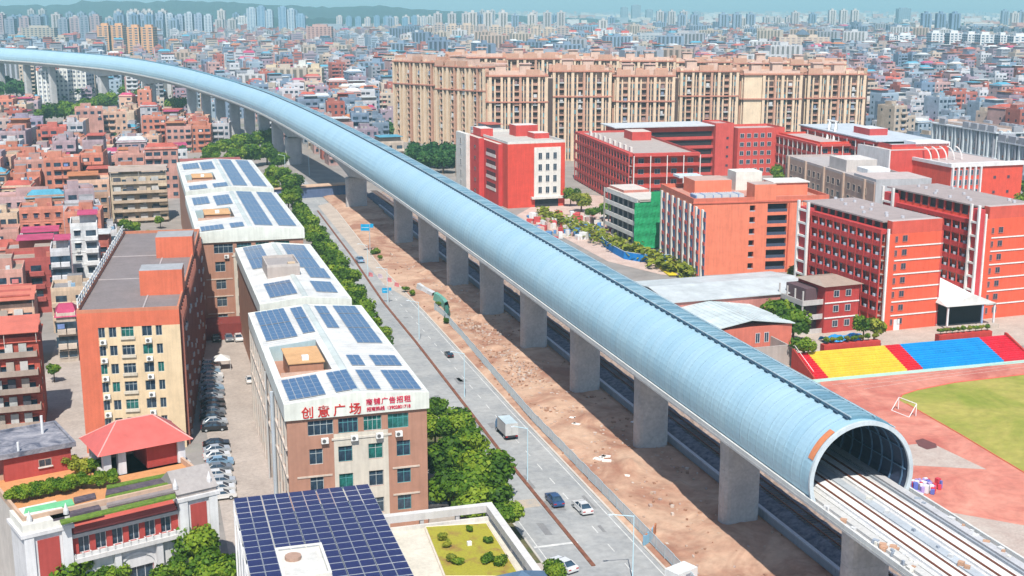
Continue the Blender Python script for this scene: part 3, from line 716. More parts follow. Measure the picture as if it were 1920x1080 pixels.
# ------------------------------------------------------------------ roof garden building, bottom left
rg = T('roof_garden_building', 'white and red classical building whose orange roof carries planting beds', 'garden building', -95.6, -7.2, 0, R(19))
W, D, H = 23.6, 17, 14
b = MB(); b.box(.4, W - .4, .8, D, 0, H, (.55, .5, .46), top=(.60, .28, .12)); b.build('wall', [PAINT], rg)
b = MB(); WH = (.66, .65, .66)
for x0, x1 in ((0, 5.4), (W - 5, W)):
    b = MB()
    b.box(x0, x1, -.5, 5.2, 0, H - 1.2, WH, skip='b'); b.box(x0 + 1.5, x1 - 1.4, -.56, -.5, 3, H - 1.9, (.42, .07, .06)); b.box(x0 - .35, x1 + .35, -.9, 5.5, H - 1.2, H - .75, WH)
    for xx in (x0, x1 - 1.1): b.box(xx, xx + 1.1, -.8, -.5, 0, H - 1.2, (.70, .70, .71))
    if x0 < 1: b.box(0, 5.4, -.5, 5.2, H - .75, H + .3, (.72, .70, .64))
    else: b.box(W - 5, W, -.5, 5.2, H - .75, H - .2, (.40, .36, .34)); b.prism([(-.7, H - .2), (5.4, H - .2), (2.3, H + 2.0)], W - 5.2, W + .2, (.36, .33, .32), axis='x')
    b.build('corner_pavilion', [PAINT], rg)
b = MB(); ws = [6.3 + k * 2.02 for k in range(6)]
hl = [(x, x + 1.35, 9.0, 11.1) for x in ws] + [(11.0, 15.2, 2.5, 5.5)]
hw = MB(); holed_wall(hw, W, H - 1.9, hl, (.5, .1, .08), .35, colfn=lambda x, z: (.45, .07, .06) if z > 8.6 else WH)
hw.build('front_wall', [PAINT], rg)
for x in ws: window(rg, x + .67, .32, 9.0, 1.35, 2.1, 0, 1, GLASS, (.65, .65, .66), sill=False)
window(rg, 13.1, .32, 2.5, 4.2, 3, 0, 3, GLASS, (.68, .68, .7), sill=False)
b = MB(); b.prism([(-.6, H - 2.1), (-.5, H - 1.9), (1.5, H - .25), (1.5, H - 2.1)], 5.7, W - 5.3, (.46, .085, .065), axis='x'); b.build('tiled_skirt', [SHEET], rg, label='sloping red tiled strip below the roof beds')
b = MB(); b.box(5.5, W - 5, -.9, -.05, 8.2, 8.75, (.6, .58, .57)); b.box(5.5, W - 5, -.75, -.6, 8.75, 9.2, (.68, .67, .66)); b.box(5.5, W - 5, -.55, -.02, 11.3, 11.75, (.45, .42, .41))
for k in range(14): b.box(5.6 + k * .95, 5.75 + k * .95, -.75, -.05, 8.75, 9.2, WH)
for k in range(9):
    a0, a1 = R(180 * k / 9), R(180 * (k + 1) / 9); r = 2.3
    b.face([(13.1 + r * math.cos(a0), -.15, 5.4 + r * .75 * math.sin(a0)), (13.1 + (r + .45) * math.cos(a0), -.15, 5.4 + (r + .45) * .75 * math.sin(a0)), (13.1 + (r + .45) * math.cos(a1), -.15, 5.4 + (r + .45) * .75 * math.sin(a1)), (13.1 + r * math.cos(a1), -.15, 5.4 + r * .75 * math.sin(a1))], WH)
for x in (10.3, 15.5): b.box(x, x + .8, -.6, -.02, 0, 8.2, WH)
b.build('cornice', [PAINT], rg)
b = MB(); parapet(b, W - .8, D - .8, H, .75, .35, (.55, .38, .28), .4, .8)
for x in (1, 5.2, W - 5, W - .6): b.cyl(x, .2, H, H + .8, .32, n=8, c=WH); b.cyl(x, .2, H + .8, H + 1.7, .3, .02, n=8, c=WH)
b.build('parapet', [PAINT], rg)
def bed(px0, px1, px2, px3, c, h, lab, mat=PAINT):
    q = [inside(rg, P(p[0], p[1], H)) for p in (px0, px1, px2, px3)]; b = MB(); n = len(b.v)
    b.v = [(x, y, H + .02) for x, y in q] + [(x, y, H + h) for x, y in q]
    for f in ((4, 5, 6, 7), (0, 1, 5, 4), (1, 2, 6, 5), (2, 3, 7, 6), (3, 0, 4, 7)): b.f.append(f); b.m.append(0); b.c.append(c)
    return b.build('planting_bed', [mat], rg, label=lab)
BED = plain('bed_soil', (.13, .10, .12), .95, c2=(.06, .05, .07), sc=1.5); BEDG = plain('bed_green', (.16, .26, .03), .95, c2=(.08, .14, .02), sc=2, bump=.8)
bed((45, 968), (140, 950), (135, 940), (48, 958), (.16, .50, .25), .35, 'bed under pale green netting')
bed((140, 946), (180, 936), (178, 928), (138, 937), (.1, .1, .1), .3, 'dark soil bed', BED)
bed((100, 978), (190, 957), (184, 948), (92, 970), (.1, .1, .1), .3, 'long dark soil bed', BED)
bed((198, 932), (325, 906), (318, 897), (200, 922), (.1, .1, .1), .3, 'dark soil bed beyond the gangway', BED)
bed((200, 922), (318, 897), (314, 893), (200, 916), (.1, .1, .1), .45, 'narrow leafy bed', BEDG)
bed((198, 944), (332, 912), (328, 907), (198, 936), (.1, .1, .1), .45, 'leafy bed beyond the gangway', BEDG)
bed((200, 952), (335, 922), (334, 914), (200, 945), (.35, .3, .3), .3, 'pale soil bed', plain('bed_pale', (.28, .24, .24), .95, sc=1.5))
bed((115, 985), (330, 935), (328, 928), (112, 978), (.1, .1, .1), .22, 'grassy edge bed above the red skirt', BEDG)

# red hip roofed pavilion behind the beds
pv = T('roof_pavilion', 'open pavilion with a red hipped roof standing on the garden roof', 'pavilion', *P(272, 880, 14), 0, R(17))
b = MB(); b.box(-6, 6, -.5, 7, 0, 14, (.55, .5, .46), top=(.5, .47, .45)); b.build('wall', [PAINT], pv, label='storey that carries the pavilion')
b = MB(); b.box(.4, 4.6, .2, 6, 14, 17.3, (.42, .06, .05)); b.build('room', [PAINT], pv, label='red walled room under the hipped roof')
b = MB()
for x, y in ((-4.8, .2), (-4.8, 6), (4.9, .2), (4.9, 6), (-2.9, .2)): b.box(x - .5, x + .5, y - .4, y + .5, 14, 17.3, (.66, .66, .69))
b.box(-5.6, -4.8, 0, 6, 14, 14.9, (.6, .58, .55)); b.build('column', [PAINT], pv)
b = MB(); e = [(-6.2, -1.2, 17.3), (6.2, -1.2, 17.3), (6.2, 7.4, 17.3), (-6.2, 7.4, 17.3)]; r0, r1 = (-2.4, 3.1, 20.2), (2.4, 3.1, 20.2); pc = (.62, .13, .11)
b.face([e[0], e[1], r1, r0], pc); b.face([e[1], e[2], r1], pc); b.face([e[2], e[3], r0, r1], pc); b.face([e[3], e[0], r0], pc); b.face([e[3], e[2], e[1], e[0]], (.5, .5, .5)); b.build('roof', [SHEET], pv)
b = MB()
for p, q in ((e[0], r0), (e[1], r1), (e[3], r0), (e[2], r1), (r0, r1)): b.tube(p, q, .1, c=(.70, .35, .32))
b.build('hip_ridge', [PAINT], pv)
# red hut with mottled grey roof
hut = T('brick_hut', 'red walled hut with a blotched grey slab roof beside the garden roof', 'hut', *P(10, 904, 14), 0, R(17))
b = MB(); b.box(0, 8.3, 0, 9, 0, 17.2, (.42, .07, .06)); b.build('wall', [PAINT], hut)
b = MB(); b.box(-4, 8.9, -.6, 9.6, 17.2, 17.55, (.42, .41, .43)); parapet(b, 12.9, 10.2, 17.55, .3, .3, (.5, .49, .48), -4, -.6); b.build('roof', [plain('mottled_grey', (.33, .32, .35), .9, c2=(.09, .10, .14), sc=.35, dist=1.5)], hut)
b = MB(); b.cyl(6.3, 6, 17.55, 20, .18, n=8, c=(.7, .7, .7)); b.cyl(2, 0.5, 17.55, 18.8, .15, n=8, c=(.7, .7, .7)); b.build('vent_pipe', [PAINT], hut)
window(hut, 5.0, 0, 15.1, 1.6, 1.0, 0, 1, GLASS, (.4, .3, .25))

# ------------------------------------------------------------------ building under the big dark solar canopy
sc_ = T('solar_canopy_building', 'white building under a large canopy of dark blue solar panels', 'building', -71.6, -60, 0, 0)
W, D = 16.4, 52.4
b = MB(); b.box(.3, W - .2, 0, D - .4, 0, 12.6, (.68, .68, .68), top=(.45, .44, .43)); b.build('wall', [PAINT], sc_)
b = MB()
for k in range(12):
    for x in (.1, W / 2, W - .15): b.box(x - .1, x + .1, 1 + k * 4.6, 1.2 + k * 4.6, 0 if x < 1 else 12.6, 14.8, (.70, .70, .72))
b.box(0, .2, 0, D, 13.2, 13.4, (.7, .7, .7)); b.build('canopy_frame', [PAINT], sc_)
for j in range(31):
    for i in range(10):
        y = D - 1.62 - j * 1.66; x = .12 + i * 1.62 + (i // 2) * .06
        if 2 <= i <= 4 and j > 9: continue
        if y < 0: continue
        solar_panel(sc_, x, y, 14.9, SOLARN, 0, 1.56, 1.52)
b = MB(); b.box(3.3, 8.4, D - 24, D - 16.2, 12.6, 14.6, (.66, .65, .62), top=(.62, .61, .58)); parapet(b, 5.1, 7.8, 14.6, .5, .3, (.72, .70, .64), 3.3, D - 24); b.cyl(5, D - 18.5, 14.6, 15.0, .9, n=12, c=(.4, .26, .2)); b.build('roof_room', [PAINT], sc_, label='white roof room in the notch of the panels')
# roof lawn building
rl_ = T('roof_lawn_building', 'low building with a small lawn on its pale roof inside a raised concrete frame', 'building', -54.9, -62, 0, 0)
W, D = 13.7, 46.4
b = MB(); b.box(0, W, 0, D, 0, 12, (.5, .47, .42), top=(.62, .57, .48)); b.build('wall', [PAINT], rl_)
b = MB(); g = (.52, .50, .50)
b.box(0, W, D - .3, D + .6, 12.9, 13.8, g, top=(.62, .60, .58)); b.box(W - .9, W, 0, D - .3, 12.9, 13.8, g, top=(.62, .60, .58)); b.box(0, W, D - .8, D - .5, 12, 12.5, (.6, .57, .53))
for x in (.3, 4.6, 9, W - .8): b.box(x, x + .45, D - .2, D + .35, 12, 12.9, g)
for k in range(10): b.box(W - .7, W - .25, k * 4.5, k * 4.5 + .45, 12, 12.9, g)
b.build('roof_frame', [PAINT], rl_)
q = [inside(rl_, P(*p, 12)) for p in ((798, 992), (912, 985), (975, 1085), (835, 1085))]
b = MB(); b.v = [(x, y, 12.02) for x, y in q] + [(x, y, 12.3) for x, y in q]
for f in ((4, 5, 6, 7), (0, 1, 5, 4), (1, 2, 6, 5), (2, 3, 7, 6), (3, 0, 4, 7)): b.f.append(f[::-1]); b.m.append(0); b.c.append((.1, .1, .1))
b.build('roof_lawn', [plain('dry_lawn', (.33, .30, .03), .95, c2=(.26, .14, .05), sc=.5, bump=.7, detail=8, pos=(.3, .5))], rl_)
b = MB()
for i in range(4):
    a, c = q[i], q[(i + 1) % 4]; b.tube((a[0], a[1], 12.2), (c[0], c[1], 12.2), .16, n=4, c=(.7, .62, .52))
b.build('lawn_kerb', [PAINT], rl_)
x, y = inside(rl_, P(880, 1022, 12.3)); b = MB(); b.box(x - .25, x + .25, y - .2, y + .2, 12.3, 12.75, (.75, .75, .75)); b.build('stool', [PAINT], rl_)
kx, ky = P(965, 1058, 15.5); kiosk = T('blue_roof_kiosk', 'slate blue pyramid roof of a kiosk at the bottom edge of the photo', 'kiosk', kx, ky - 1, 12)
b = MB(); b.box(-2.6, 2.6, -4.5, .6, 0, 2.2, (.5, .48, .45)); b.build('wall', [PAINT], kiosk)
b = MB(); e = [(-3.3, -5.2, 2.2), (3.3, -5.2, 2.2), (3.3, 1.3, 2.2), (-3.3, 1.3, 2.2)]; tp = (0, -1.6, 4.0)
for i in range(4): b.face([e[i], e[(i + 1) % 4], tp], (.10, .17, .27))
b.build('roof', [SHEET], kiosk)

# ================================================================== SCHOOL
def strips(root, face, W, D, H, floors, c_wall, c_band, z0=0.6, fh=None, rec=1.5, colw=3.4, colc=None, inset=(0, 0), name='gallery', win=(1.6, 1.5), units=True, wincell=None, big=True, v0=0.0):
    """a gallery front: recessed wall with windows, floor slabs with solid parapets, columns"""
    loc, rot, L = face_of(face, W, D); a, e = inset; fh = fh or (H - z0) / floors
    b = MB()
    for f in range(floors):
        z = z0 + f * fh; b.box(a, L - e, -rec, -rec + .18, z, z + 1.15, c_band); b.box(a, L - e, -rec + .18, 0, z - .12, z, (.35, .3, .28))
    b.box(a, L - e, -rec, -.002, z0 + floors * fh - .3, z0 + floors * fh + .7, c_band)
    b.build('balcony_band', [PAINT], root, loc=loc, rot=rot)
    b = MB(); n = int((L - a - e) / colw)
    for k in range(n + 1):
        x = a + (L - a - e) * k / n; b.box(x - .14, x + .14, -rec - .06, -rec + .3, 0, z0 + floors * fh, colc or c_wall)
    b.build('column_row', [PAINT], root, loc=loc, rot=rot, kind='stuff')
    if units:
        b = MB()
        for f in range(floors):
            for k in range(n): x = a + (L - a - e) * (k + .5) / n; b.box(x - .35, x + .35, -rec - .02 + .18, -rec + .7, z0 + f * fh + 1.15, z0 + f * fh + 1.75, (.55, .62, .72))
        b.build('balcony_units', [PAINT], root, loc=loc, rot=rot, kind='stuff')
    for f in range(floors):
        for k in range(n):
            u = a + (L - a - e) * (k + .5) / n; x, y, r = on_face(face, W, D, u); small_window(root, x, y, z0 + f * fh + 1.0, min(win[0], colw * .6), win[1], r, (.4, .4, .42))
def bandrow(root, face, W, D, zs, c=WHITE, t=.16, h=.28, u0=0, u1=None, name='white_band'):
    loc, rot, L = face_of(face, W, D); u1 = L if u1 is None else u1
    me = MB(); me.box(u0, u1, -t, -.002, 0, h, c); me = me.mesh(name, [PAINT])
    for z in zs: put(name, me, root, loc=(loc[0], loc[1], z), rot=rot)
def body(root, W, D, H, c, roof=(.42, .38, .35), par=.9, pc=None):
    b = MB(); b.box(0, W, 0, D, 0, H, c, skip='b', top=roof); b.build('wall', [PAINT], root)
    if par: b = MB(); parapet(b, W, D, H, par, .3, pc or c); b.build('parapet', [PAINT], root)

# --- orange block with stair openings
x, y = P(1296, 517)
eb = T('teaching_block', 'big orange block with black stair openings and blue striped left side', 'school building', x, y, 0, R(-6), 'school buildings')
W, D, H = 39.5, 30, 20.4
b = MB(); OG = (.76, .22, .13)
hs = [(16.3, 17.9, 1.2 + f * 3.25, 2.9 + f * 3.25) for f in range(6)] + [(21.5, 27.3, .9 + f * 3.25, 3.25 + f * 3.25) for f in range(6)]
holed_wall(b, W, H, hs, OG, 1.2); b.build('front_wall', [PAINT], eb)
b = MB(); b.box(.05, W - .05, 1.0, D, 0, H, OG, skip='bF', top=(.5, .25, .2)); b.box(.05, W - .05, 1.15, 1.2, 0, H, (.05, .05, .07)); b.build('wall', [PAINT], eb)
b = MB()
for f in range(6): b.box(21.5, 27.3, .05, .18, .9 + f * 3.25, 1.75 + f * 3.25, (.06, .08, .13)); b.box(16.3, 17.9, .05, .15, 1.2 + f * 3.25, 1.5 + f * 3.25, (.4, .4, .45))
b.build('stair_railing', [PAINT], eb, kind='stuff')
b = MB(); parapet(b, W, D, H, 1.1, .35, (.60, .17, .11)); b.box(-.2, W + .2, -.25, -.002, H - .4, H - .05, (.6, .15, .1))
b.box(31.4, 31.7, -.15, -.002, 0, H - .6, (.70, .45, .38)); b.box(27.6, 27.9, -.4, -.002, 0, H - .6, (.58, .12, .07)); b.build('parapet', [PAINT], eb)
b = MB(); b.box(17.5, 23.8, -.05, 6, H, H + 4.5, OG, skip='b', top=(.45, .35, .32)); b.build('stair_tower', [PAINT], eb)
b = MB(); b.box(26.5, 36.5, 8, 16, H, H + 3.6, OG, skip='b', top=(.68, .66, .62)); b.box(26, 37, 7.6, 16.4, H + 3.6, H + 3.9, (.68, .66, .62)); b.build('roof_room', [PAINT], eb, label='orange roof room with a pale slab')
b = MB(); b.box(19.5, 27.5, 20, 27, H, H + 5.4, (.70, .70, .64), skip='b'); b.build('tank_house', [PAINT], eb, label='white windowless tank house')
b = MB(); b.box(5, 16, 14, 24, H, H + 4, OG, skip='b', top=(.5, .35, .3)); b.build('roof_room', [PAINT], eb, label='orange roof room on the left wing')
b = MB()
for k in range(40): b.box(1.5 + k * .35, 1.5 + k * .35 + .28, 2.5, 7.5, H + .5, H + 1.5 + .12 * (k % 2), (.66, .68, .70) if k % 7 else (.25, .35, .55))
for k in range(24): b.box(4 + k * .3, 4.25 + k * .3, 25, 31, H + 3.3, H + 3.9, (.62, .72, .76))
b.build('water_heater', [PAINT], eb, kind='stuff')
loc, rot, L = face_of('L', W, D); b = MB()
for k in range(8):
    u = 1.5 + k * 5.2; b.box(u, u + 1.0, -.5, -.002, 0, H - .6, (.72, .70, .64)); b.box(u + 1.2, u + 2.6, -.12, -.002, .8, H - 1, (.10, .16, .28))
    for f in range(6): b.box(u + 1.15, u + 2.7, -.3, -.122, .6 + f * 3.25, 1.5 + f * 3.25, (.55, .10, .08))
b.build('side_pilaster', [PAINT], eb, loc=loc, rot=rot, kind='stuff')

# --- red dormitories
def dorm(label, x, y, W, D, H, rot, floors, n_side):
    r = T('dormitory_block', label, 'dormitory', x, y, 0, rot, 'school buildings'); fh = 3.22
    body(r, W, D, H, RED2, (.45, .36, .34), 0)
    strips(r, 'L', W, D, H, floors - 1, RED, (.50, .05, .05), fh + .3, fh, 1.6, 3.0, (.50, .06, .05), inset=(5.6, 1.0))
    bandrow(r, 'F', W, D, [fh * k + .2 for k in range(1, floors)], u0=1.6, u1=W); bandrow(r, 'R', W, D, [fh * k + .2 for k in range(1, floors)], u0=0, u1=5)
    loc, rt, L = face_of('L', W, D)
    b = MB(); b.box(L - .4, L + .1, -.45, -.002, 0, H + 1.2, (.74, .74, .72)); b.build('corner_pier', [PAINT], r, loc=loc, rot=rt, label='white pier at the near corner')
    for xx in (.3, 4.6):
        b = MB(); b.box(xx, xx + .6, -2.4, -1.8, 0, H + 3, (.74, .74, .72)); b.build('tower_post', [PAINT], r, loc=loc, rot=rt)
    b = MB()
    for k in range(floors + 1): b.box(.95, 4.6, -2.3, -1.9, k * fh + .6, k * fh + 1.1, (.74, .74, .72))
    b.box(.5, 4.9, -1.75, -.002, 0, H + 1.5, (.55, .06, .07)); b.build('ladder_tower', [PAINT], r, loc=loc, rot=rt, label='red shaft laddered with white bars')
    b = MB(); b.box(-.6, W + .3, 2, D, H + 2.4, H + 2.75, (.36, .30, .29)); n = int(D / 3)
    for k in range(n): b.box(-.2, .2, 3 + k * 3, 3.5 + k * 3, H, H + 2.4, (.55, .09, .07)); b.box(W - .4, W, 3 + k * 3, 3.5 + k * 3, H, H + 2.4, (.55, .09, .07))
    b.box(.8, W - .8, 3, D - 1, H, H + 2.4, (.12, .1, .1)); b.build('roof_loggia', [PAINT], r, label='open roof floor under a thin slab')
    b = MB(); b.box(.6, W, 0, 1.9, H, H + 2.9, (.60, .10, .07), top=(.5, .42, .4)); b.build('gable_parapet', [PAINT], r)
    for k in range(floors): small_window(r, 4.2, 0, k * fh + 1.5, 1.2, 1.3, 0, (.45, .2, .18)); small_window(r, 1.9, 0, k * fh + 1.4, .55, 1.3, 0, (.45, .2, .18))
    b = MB()
    for k in range(floors): b.box(W, W + .6, 0, 3.5, k * fh + .2, k * fh + .5, WHITE)
    b.box(W, W + .5, 0, 3.5, 0, H, (.5, .06, .05)); b.build('side_bay', [PAINT], r)
    b = MB()
    for k in range(11): b.cyl(1.5 + random.random() * (W - 3), 4 + k * 3, H + 2.76, H + 3.3, .42, n=8, c=(.5, .5, .54)); 
    b.build('roof_tank', [PAINT], r, kind='stuff'); return r
d1 = dorm('red dormitory with white floor bands standing left of the white tent', 81.4, 89.3, 14.2, 35, 22.6, R(3), 7, 11)
b = MB(); b.box(2.6, 4.2, -.12, -.002, 0, 2.6, (.72, .74, .74)); b.build('door', [PAINT], d1, label='white end door')
d2 = dorm('red dormitory with white floor bands at the right edge behind the white tent', 109.4, 92.5, 15, 38, 24.2, R(3), 7, 12)
loc, rt, L = face_of('L', 15, 38); b = MB()
for xx in (L - 3.2, L - .5): b.box(xx, xx + .5, -2.5, -1.95, 0, 27.5, (.74, .74, .72))
for k in range(8): b.box(L - 2.7, L - .5, -2.4, -2.0, .6 + k * 3.22, 1.05 + k * 3.22, (.74, .74, .72))
b.box(L - 2.9, L - .2, -1.9, -.46, 0, 26.5, (.55, .06, .07)); b.build('ladder_tower', [PAINT], d2, loc=loc, rot=rt, label='white barred red shaft at the near corner')
# small red house in front of the first dormitory
j = T('school_house', 'small three storey red house with tan hipped slab roof and blue tarp before it', 'house', 67.2, 91.6, 0, R(4))
W, D = 9.2, 11
b = MB(); b.box(0, W, 0, D, 0, 11, (.44, .05, .045), skip='b'); b.build('wall', [PAINT], j)
b = MB(); b.face([(-.8, -.8, 11.0), (W + .6, -.8, 11.0), (W / 2 + 2, D / 2, 12.2), (W / 2 - 3, D / 2, 12.2)], (.36, .27, .22)); b.face([(W + .6, -.8, 11), (W + .6, D + .6, 11), (W / 2 + 2, D / 2, 12.2)], (.33, .25, .2)); b.face([(W + .6, D + .6, 11), (-.8, D + .6, 11), (W / 2 - 3, D / 2, 12.2), (W / 2 + 2, D / 2, 12.2)], (.33, .25, .2)); b.face([(-.8, D + .6, 11), (-.8, -.8, 11), (W / 2 - 3, D / 2, 12.2)], (.38, .3, .25)); b.face([(-.8, D + .6, 10.99), (W + .6, D + .6, 10.99), (W + .6, -.8, 10.99), (-.8, -.8, 10.99)], (.4, .3, .25)); b.build('roof', [PAINT], j)
bandrow(j, 'F', W, D, [3.4, 6.9])
for f in range(3):
    for u in (2.4, 5.6): small_window(j, u + .6, 0, 1.4 + f * 3.5, 1.3, 1.4, 0, (.5, .5, .5))
b = MB()
for f in range(3):
    z = .2 + f * 3.4; b.box(-5.5, -.002, .6, D, z - .3, z, (.5, .48, .46)); b.box(-5.5, -5.3, .6, D, z, z + .9, (.52, .48, .46)); b.box(-5.3, -.002, .6, .8, z, z + .9, (.52, .48, .46)) 
    for k in range(4): b.box(-5.45, -5.15, .7 + k * 3.2, 1.0 + k * 3.2, z, z + 3.1, (.5, .46, .44))
b.box(-3.2, -.002, 3, D, 0, 10, (.12, .07, .08)); b.build('veranda', [PAINT], j)
# blue tarp, concrete wall, planters
tp = T('tarpaulin', 'crumpled bright blue tarpaulin in front of the small red house', 'tarpaulin', *P(1570, 640), 0)
b = MB(); nn = 10
for i in range(nn + 1):
    for q in range(5): b.v.append((-4 + i * .95, -1.6 + q * .8, .5 + .35 * math.sin(i * 1.3 + q) + (.7 if 0 < q < 4 else 0)))
for i in range(nn):
    for q in range(4): a = i * 5 + q; b.f.append((a, a + 5, a + 6, a + 1)); b.m.append(0); b.c.append((.02, .28, .62))
o = b.build('sheet', [SHEET], tp)
# --- pale metal roofed halls beside the tunnel
def hall(label, x, y, W, D, H, rise, wc, rc, ridge='x', rot=0):
    r = T('metal_roof_hall', label, 'hall', x, y, 0, rot, 'pale metal roofed halls'); b = MB(); b.box(0, W, 0, D, 0, H, wc, skip='b'); b.build('wall', [PAINT], r)
    b = MB()
    if ridge == 'y': pf = [(-.5, H), (W / 2, H + rise), (W + .5, H), (W + .5, H + .2), (W / 2, H + rise + .2), (-.5, H + .2)]; b.prism(pf, -.5, D + .5, rc)
    else: pf = [(-.5, H), (D / 2, H + rise), (D + .5, H), (D + .5, H + .2), (D / 2, H + rise + .2), (-.5, H + .2)]; b.prism(pf, -.5, W + .5, rc, axis='x')
    n = int(W / 1.2)
    for k in range(n):
        xx = k * W / n; zz = H + .22 + (rise * (1 - abs(xx - W / 2) / (W / 2)) if ridge == 'y' else 0)
        if ridge == 'y': b.box(xx, xx + .09, -.4, D + .4, zz, zz + .06, tuple(v * .9 for v in rc), skip='b')
    b.build('roof', [SHEET], r); return r
k1 = hall('wide pale grey metal roof behind the red walled hall', 33, 100, 38, 22, 7.6, 1.2, (.5, .2, .17), (.56, .60, .61), 'x', R(2))
k2 = hall('pale blue-white metal roof over a low salmon red hall beside the tunnel', 33.5, 81, 20.5, 22, 5.6, 1.6, (.60, .17, .12), (.62, .70, .71), 'y', R(4))
for u in (12.0, 14.2): window(k2, u, 0, 2.0, 1.1, 2.2, 0, 1, GLASS, (.7, .72, .75), sill=False)
b = MB(); b.box(16.2, 17.6, -.1, -.002, 0, 2.2, (.05, .05, .06)); b.build('doorway', [PAINT], k2)
cw = T('boundary_wall', 'tall weathered concrete wall between the tunnel and the painted grandstand', 'wall', 38, 70.5)
b = MB(); b.box(0, 9.6, 0, .4, 0, 4.4, (.42, .36, .33)); b.box(9.3, 9.6, .4, 9, 0, 4.0, (.42, .36, .33)); b.build('wall_panel', [PAINT], cw)
# --- white tent
tn = T('canopy_tent', 'bright white pitched canopy between the two red dormitories', 'tent', 95.6, 85.6)
b = MB(); rf = [(-.3, 25, 6.4), (13.2, 25, 6.4), (13.2, 0, 5.6), (6.5, -.5, 6.8), (-.3, 0, 5.6)]; rg_ = (3.0, 26, 12.5)
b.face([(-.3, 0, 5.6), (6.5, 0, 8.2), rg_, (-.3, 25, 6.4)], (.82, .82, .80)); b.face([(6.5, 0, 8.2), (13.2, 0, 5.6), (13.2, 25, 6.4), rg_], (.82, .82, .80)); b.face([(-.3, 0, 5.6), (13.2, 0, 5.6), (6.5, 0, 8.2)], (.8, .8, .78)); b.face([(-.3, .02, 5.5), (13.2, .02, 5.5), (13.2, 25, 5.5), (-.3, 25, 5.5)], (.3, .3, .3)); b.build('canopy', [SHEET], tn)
b = MB()
for x in (.2, 9.5, 12.7): b.box(x, x + .35, .3, .65, 0, 5.6, (.3, .4, .6) if x == 9.5 else (.72, .72, .74))
b.build('post', [PAINT], tn, kind='stuff'); b = MB(); b.box(.2, 12.9, 5, 24, 0, 5.4, (.02, .02, .025)); b.box(.1, 13, -1.5, .2, 0, 1.0, (.5, .42, .36)); b.build('stage_and_shade_block', [PAINT], tn)  # black block paints the shade beneath the canopy; the low front is the platform
# --- grandstand
gs = T('painted_grandstand', 'sloping grandstand painted in yellow, red and blue blocks beside the running track', 'grandstand', 44.5, 58.6)
def gbox(b, xa, xb, c):
    for k in range(12):
        y0, z1 = 1.2 + k * .74, .25 + k * .24; b.box(xa, xb, y0, y0 + .74, 0, z1 + .24, tuple(v * (1 if k % 2 else .94) for v in c), skip='b')
for nm, xa, xb, c in (('red_stair', 2.4, 5.3, (.60, .015, .03)), ('yellow_seating', 5.3, 23.5, (.72, .50, .05)), ('red_stair', 23.5, 27.2, (.60, .015, .03)), ('blue_seating', 27.2, 46.8, (.005, .27, .62)), ('red_stair', 46.8, 53.5, (.60, .015, .04))):
    b = MB(); gbox(b, xa, xb, c); b.build(nm, [PAINT], gs)
b = MB(); b.prism([(1.2, 0), (10.2, 0), (10.2, 4.1), (9.6, 4.1), (1.2, .6)], 2.0, 2.4, (.45, .05, .04), axis='x'); b.build('side_wall', [PAINT], gs)
b = MB(); b.prism([(1.2, 0), (10.2, 0), (10.2, 3.7), (9.6, 3.7), (1.2, .6)], 53.5, 53.9, (.45, .05, .04), axis='x'); b.build('side_wall', [PAINT], gs)
b = MB(); b.tube((2.2, 1.5, 1.6), (2.2, 9.6, 5.0), .06, c=(.75, .7, .68)); b.build('handrail', [PAINT], gs)
b = MB(); b.box(0, 60, -.6, 1.2, 0, .1, (.42, .62, .54)); b.build('foot_strip', [PAINT], gs, label='pale green strip along the foot of the stand')

# --- running track, lawn and goal
psheet('running_track', [(1535, 712), (1760, 690), (1990, 655), (2400, 900), (2200, 1400), (1900, 1120), (1690, 938), (1580, 800)], .06, TRACKR)
psheet('worn_patch', [(1690, 835), (1745, 830), (1850, 880), (1700, 872)], .075, TRACKG)
psheet('worn_patch', [(1780, 960), (1920, 985), (1990, 1080), (1890, 1110)], .075, TRACKG)
psheet('stain_patch', [(1716, 826), (1730, 822), (1755, 832), (1757, 839), (1738, 843), (1722, 836)], .09, plain('dark_stain', (.16, .06, .06), .9, bump=0))
lp = [(1686, 750), (1692, 741), (1720, 732), (1790, 718), (1920, 703), (2100, 700), (2500, 900), (2100, 990), (1915, 884), (1800, 815), (1700, 758)]
psheet('sports_lawn', lp, .09, LAWN)
b = MB()
for (a, c) in zip(lp[:-1], lp[1:]):
    (x0, y0), (x1, y1) = P(*a), P(*c); b.tube((x0, y0, .1), (x1, y1, .1), .12, n=4, c=(.6, .12, .08))
struct('lawn_edge', b, [PAINT])
b = MB()
for k in range(3):
    o_ = [(1560 + k * 30, 722 + k * 4), (1740, 702 + k * 5), (1990, 668 + k * 6)]
    for a, c in zip(o_[:-1], o_[1:]):
        (x0, y0), (x1, y1) = P(*a), P(*c); b.face([(x0, y0 - .05, .1), (x1, y1 - .05, .1), (x1, y1 + .05, .1), (x0, y0 + .05, .1)], (.7, .6, .55))
struct('lane_line', b, [PAINT])
g0, g1 = P(1684, 768), P(1717, 781); gl = T('goal_frame', 'white steel football goal at the left tip of the lawn', 'goal', g0[0], g0[1])
dx, dy = g1[0] - g0[0], g1[1] - g0[1]; L = math.hypot(dx, dy); ux, uy = dx / L, dy / L; bx_, by_ = 1.6 * uy * -1, 1.6 * ux
b = MB(); wht = (.8, .8, .8); A_, B_ = (0, 0, 0), (dx, dy, 0)
for p, q in (((0, 0, .1), (0, 0, 2.4)), ((dx, dy, .1), (dx, dy, 2.4)), ((0, 0, 2.4), (dx, dy, 2.4)), ((0, 0, 2.4), (-bx_, -by_, .1)), ((dx, dy, 2.4), (dx - bx_, dy - by_, .1)), ((-bx_, -by_, .1), (dx - bx_, dy - by_, .1))): b.tube(p, q, .08, c=wht)
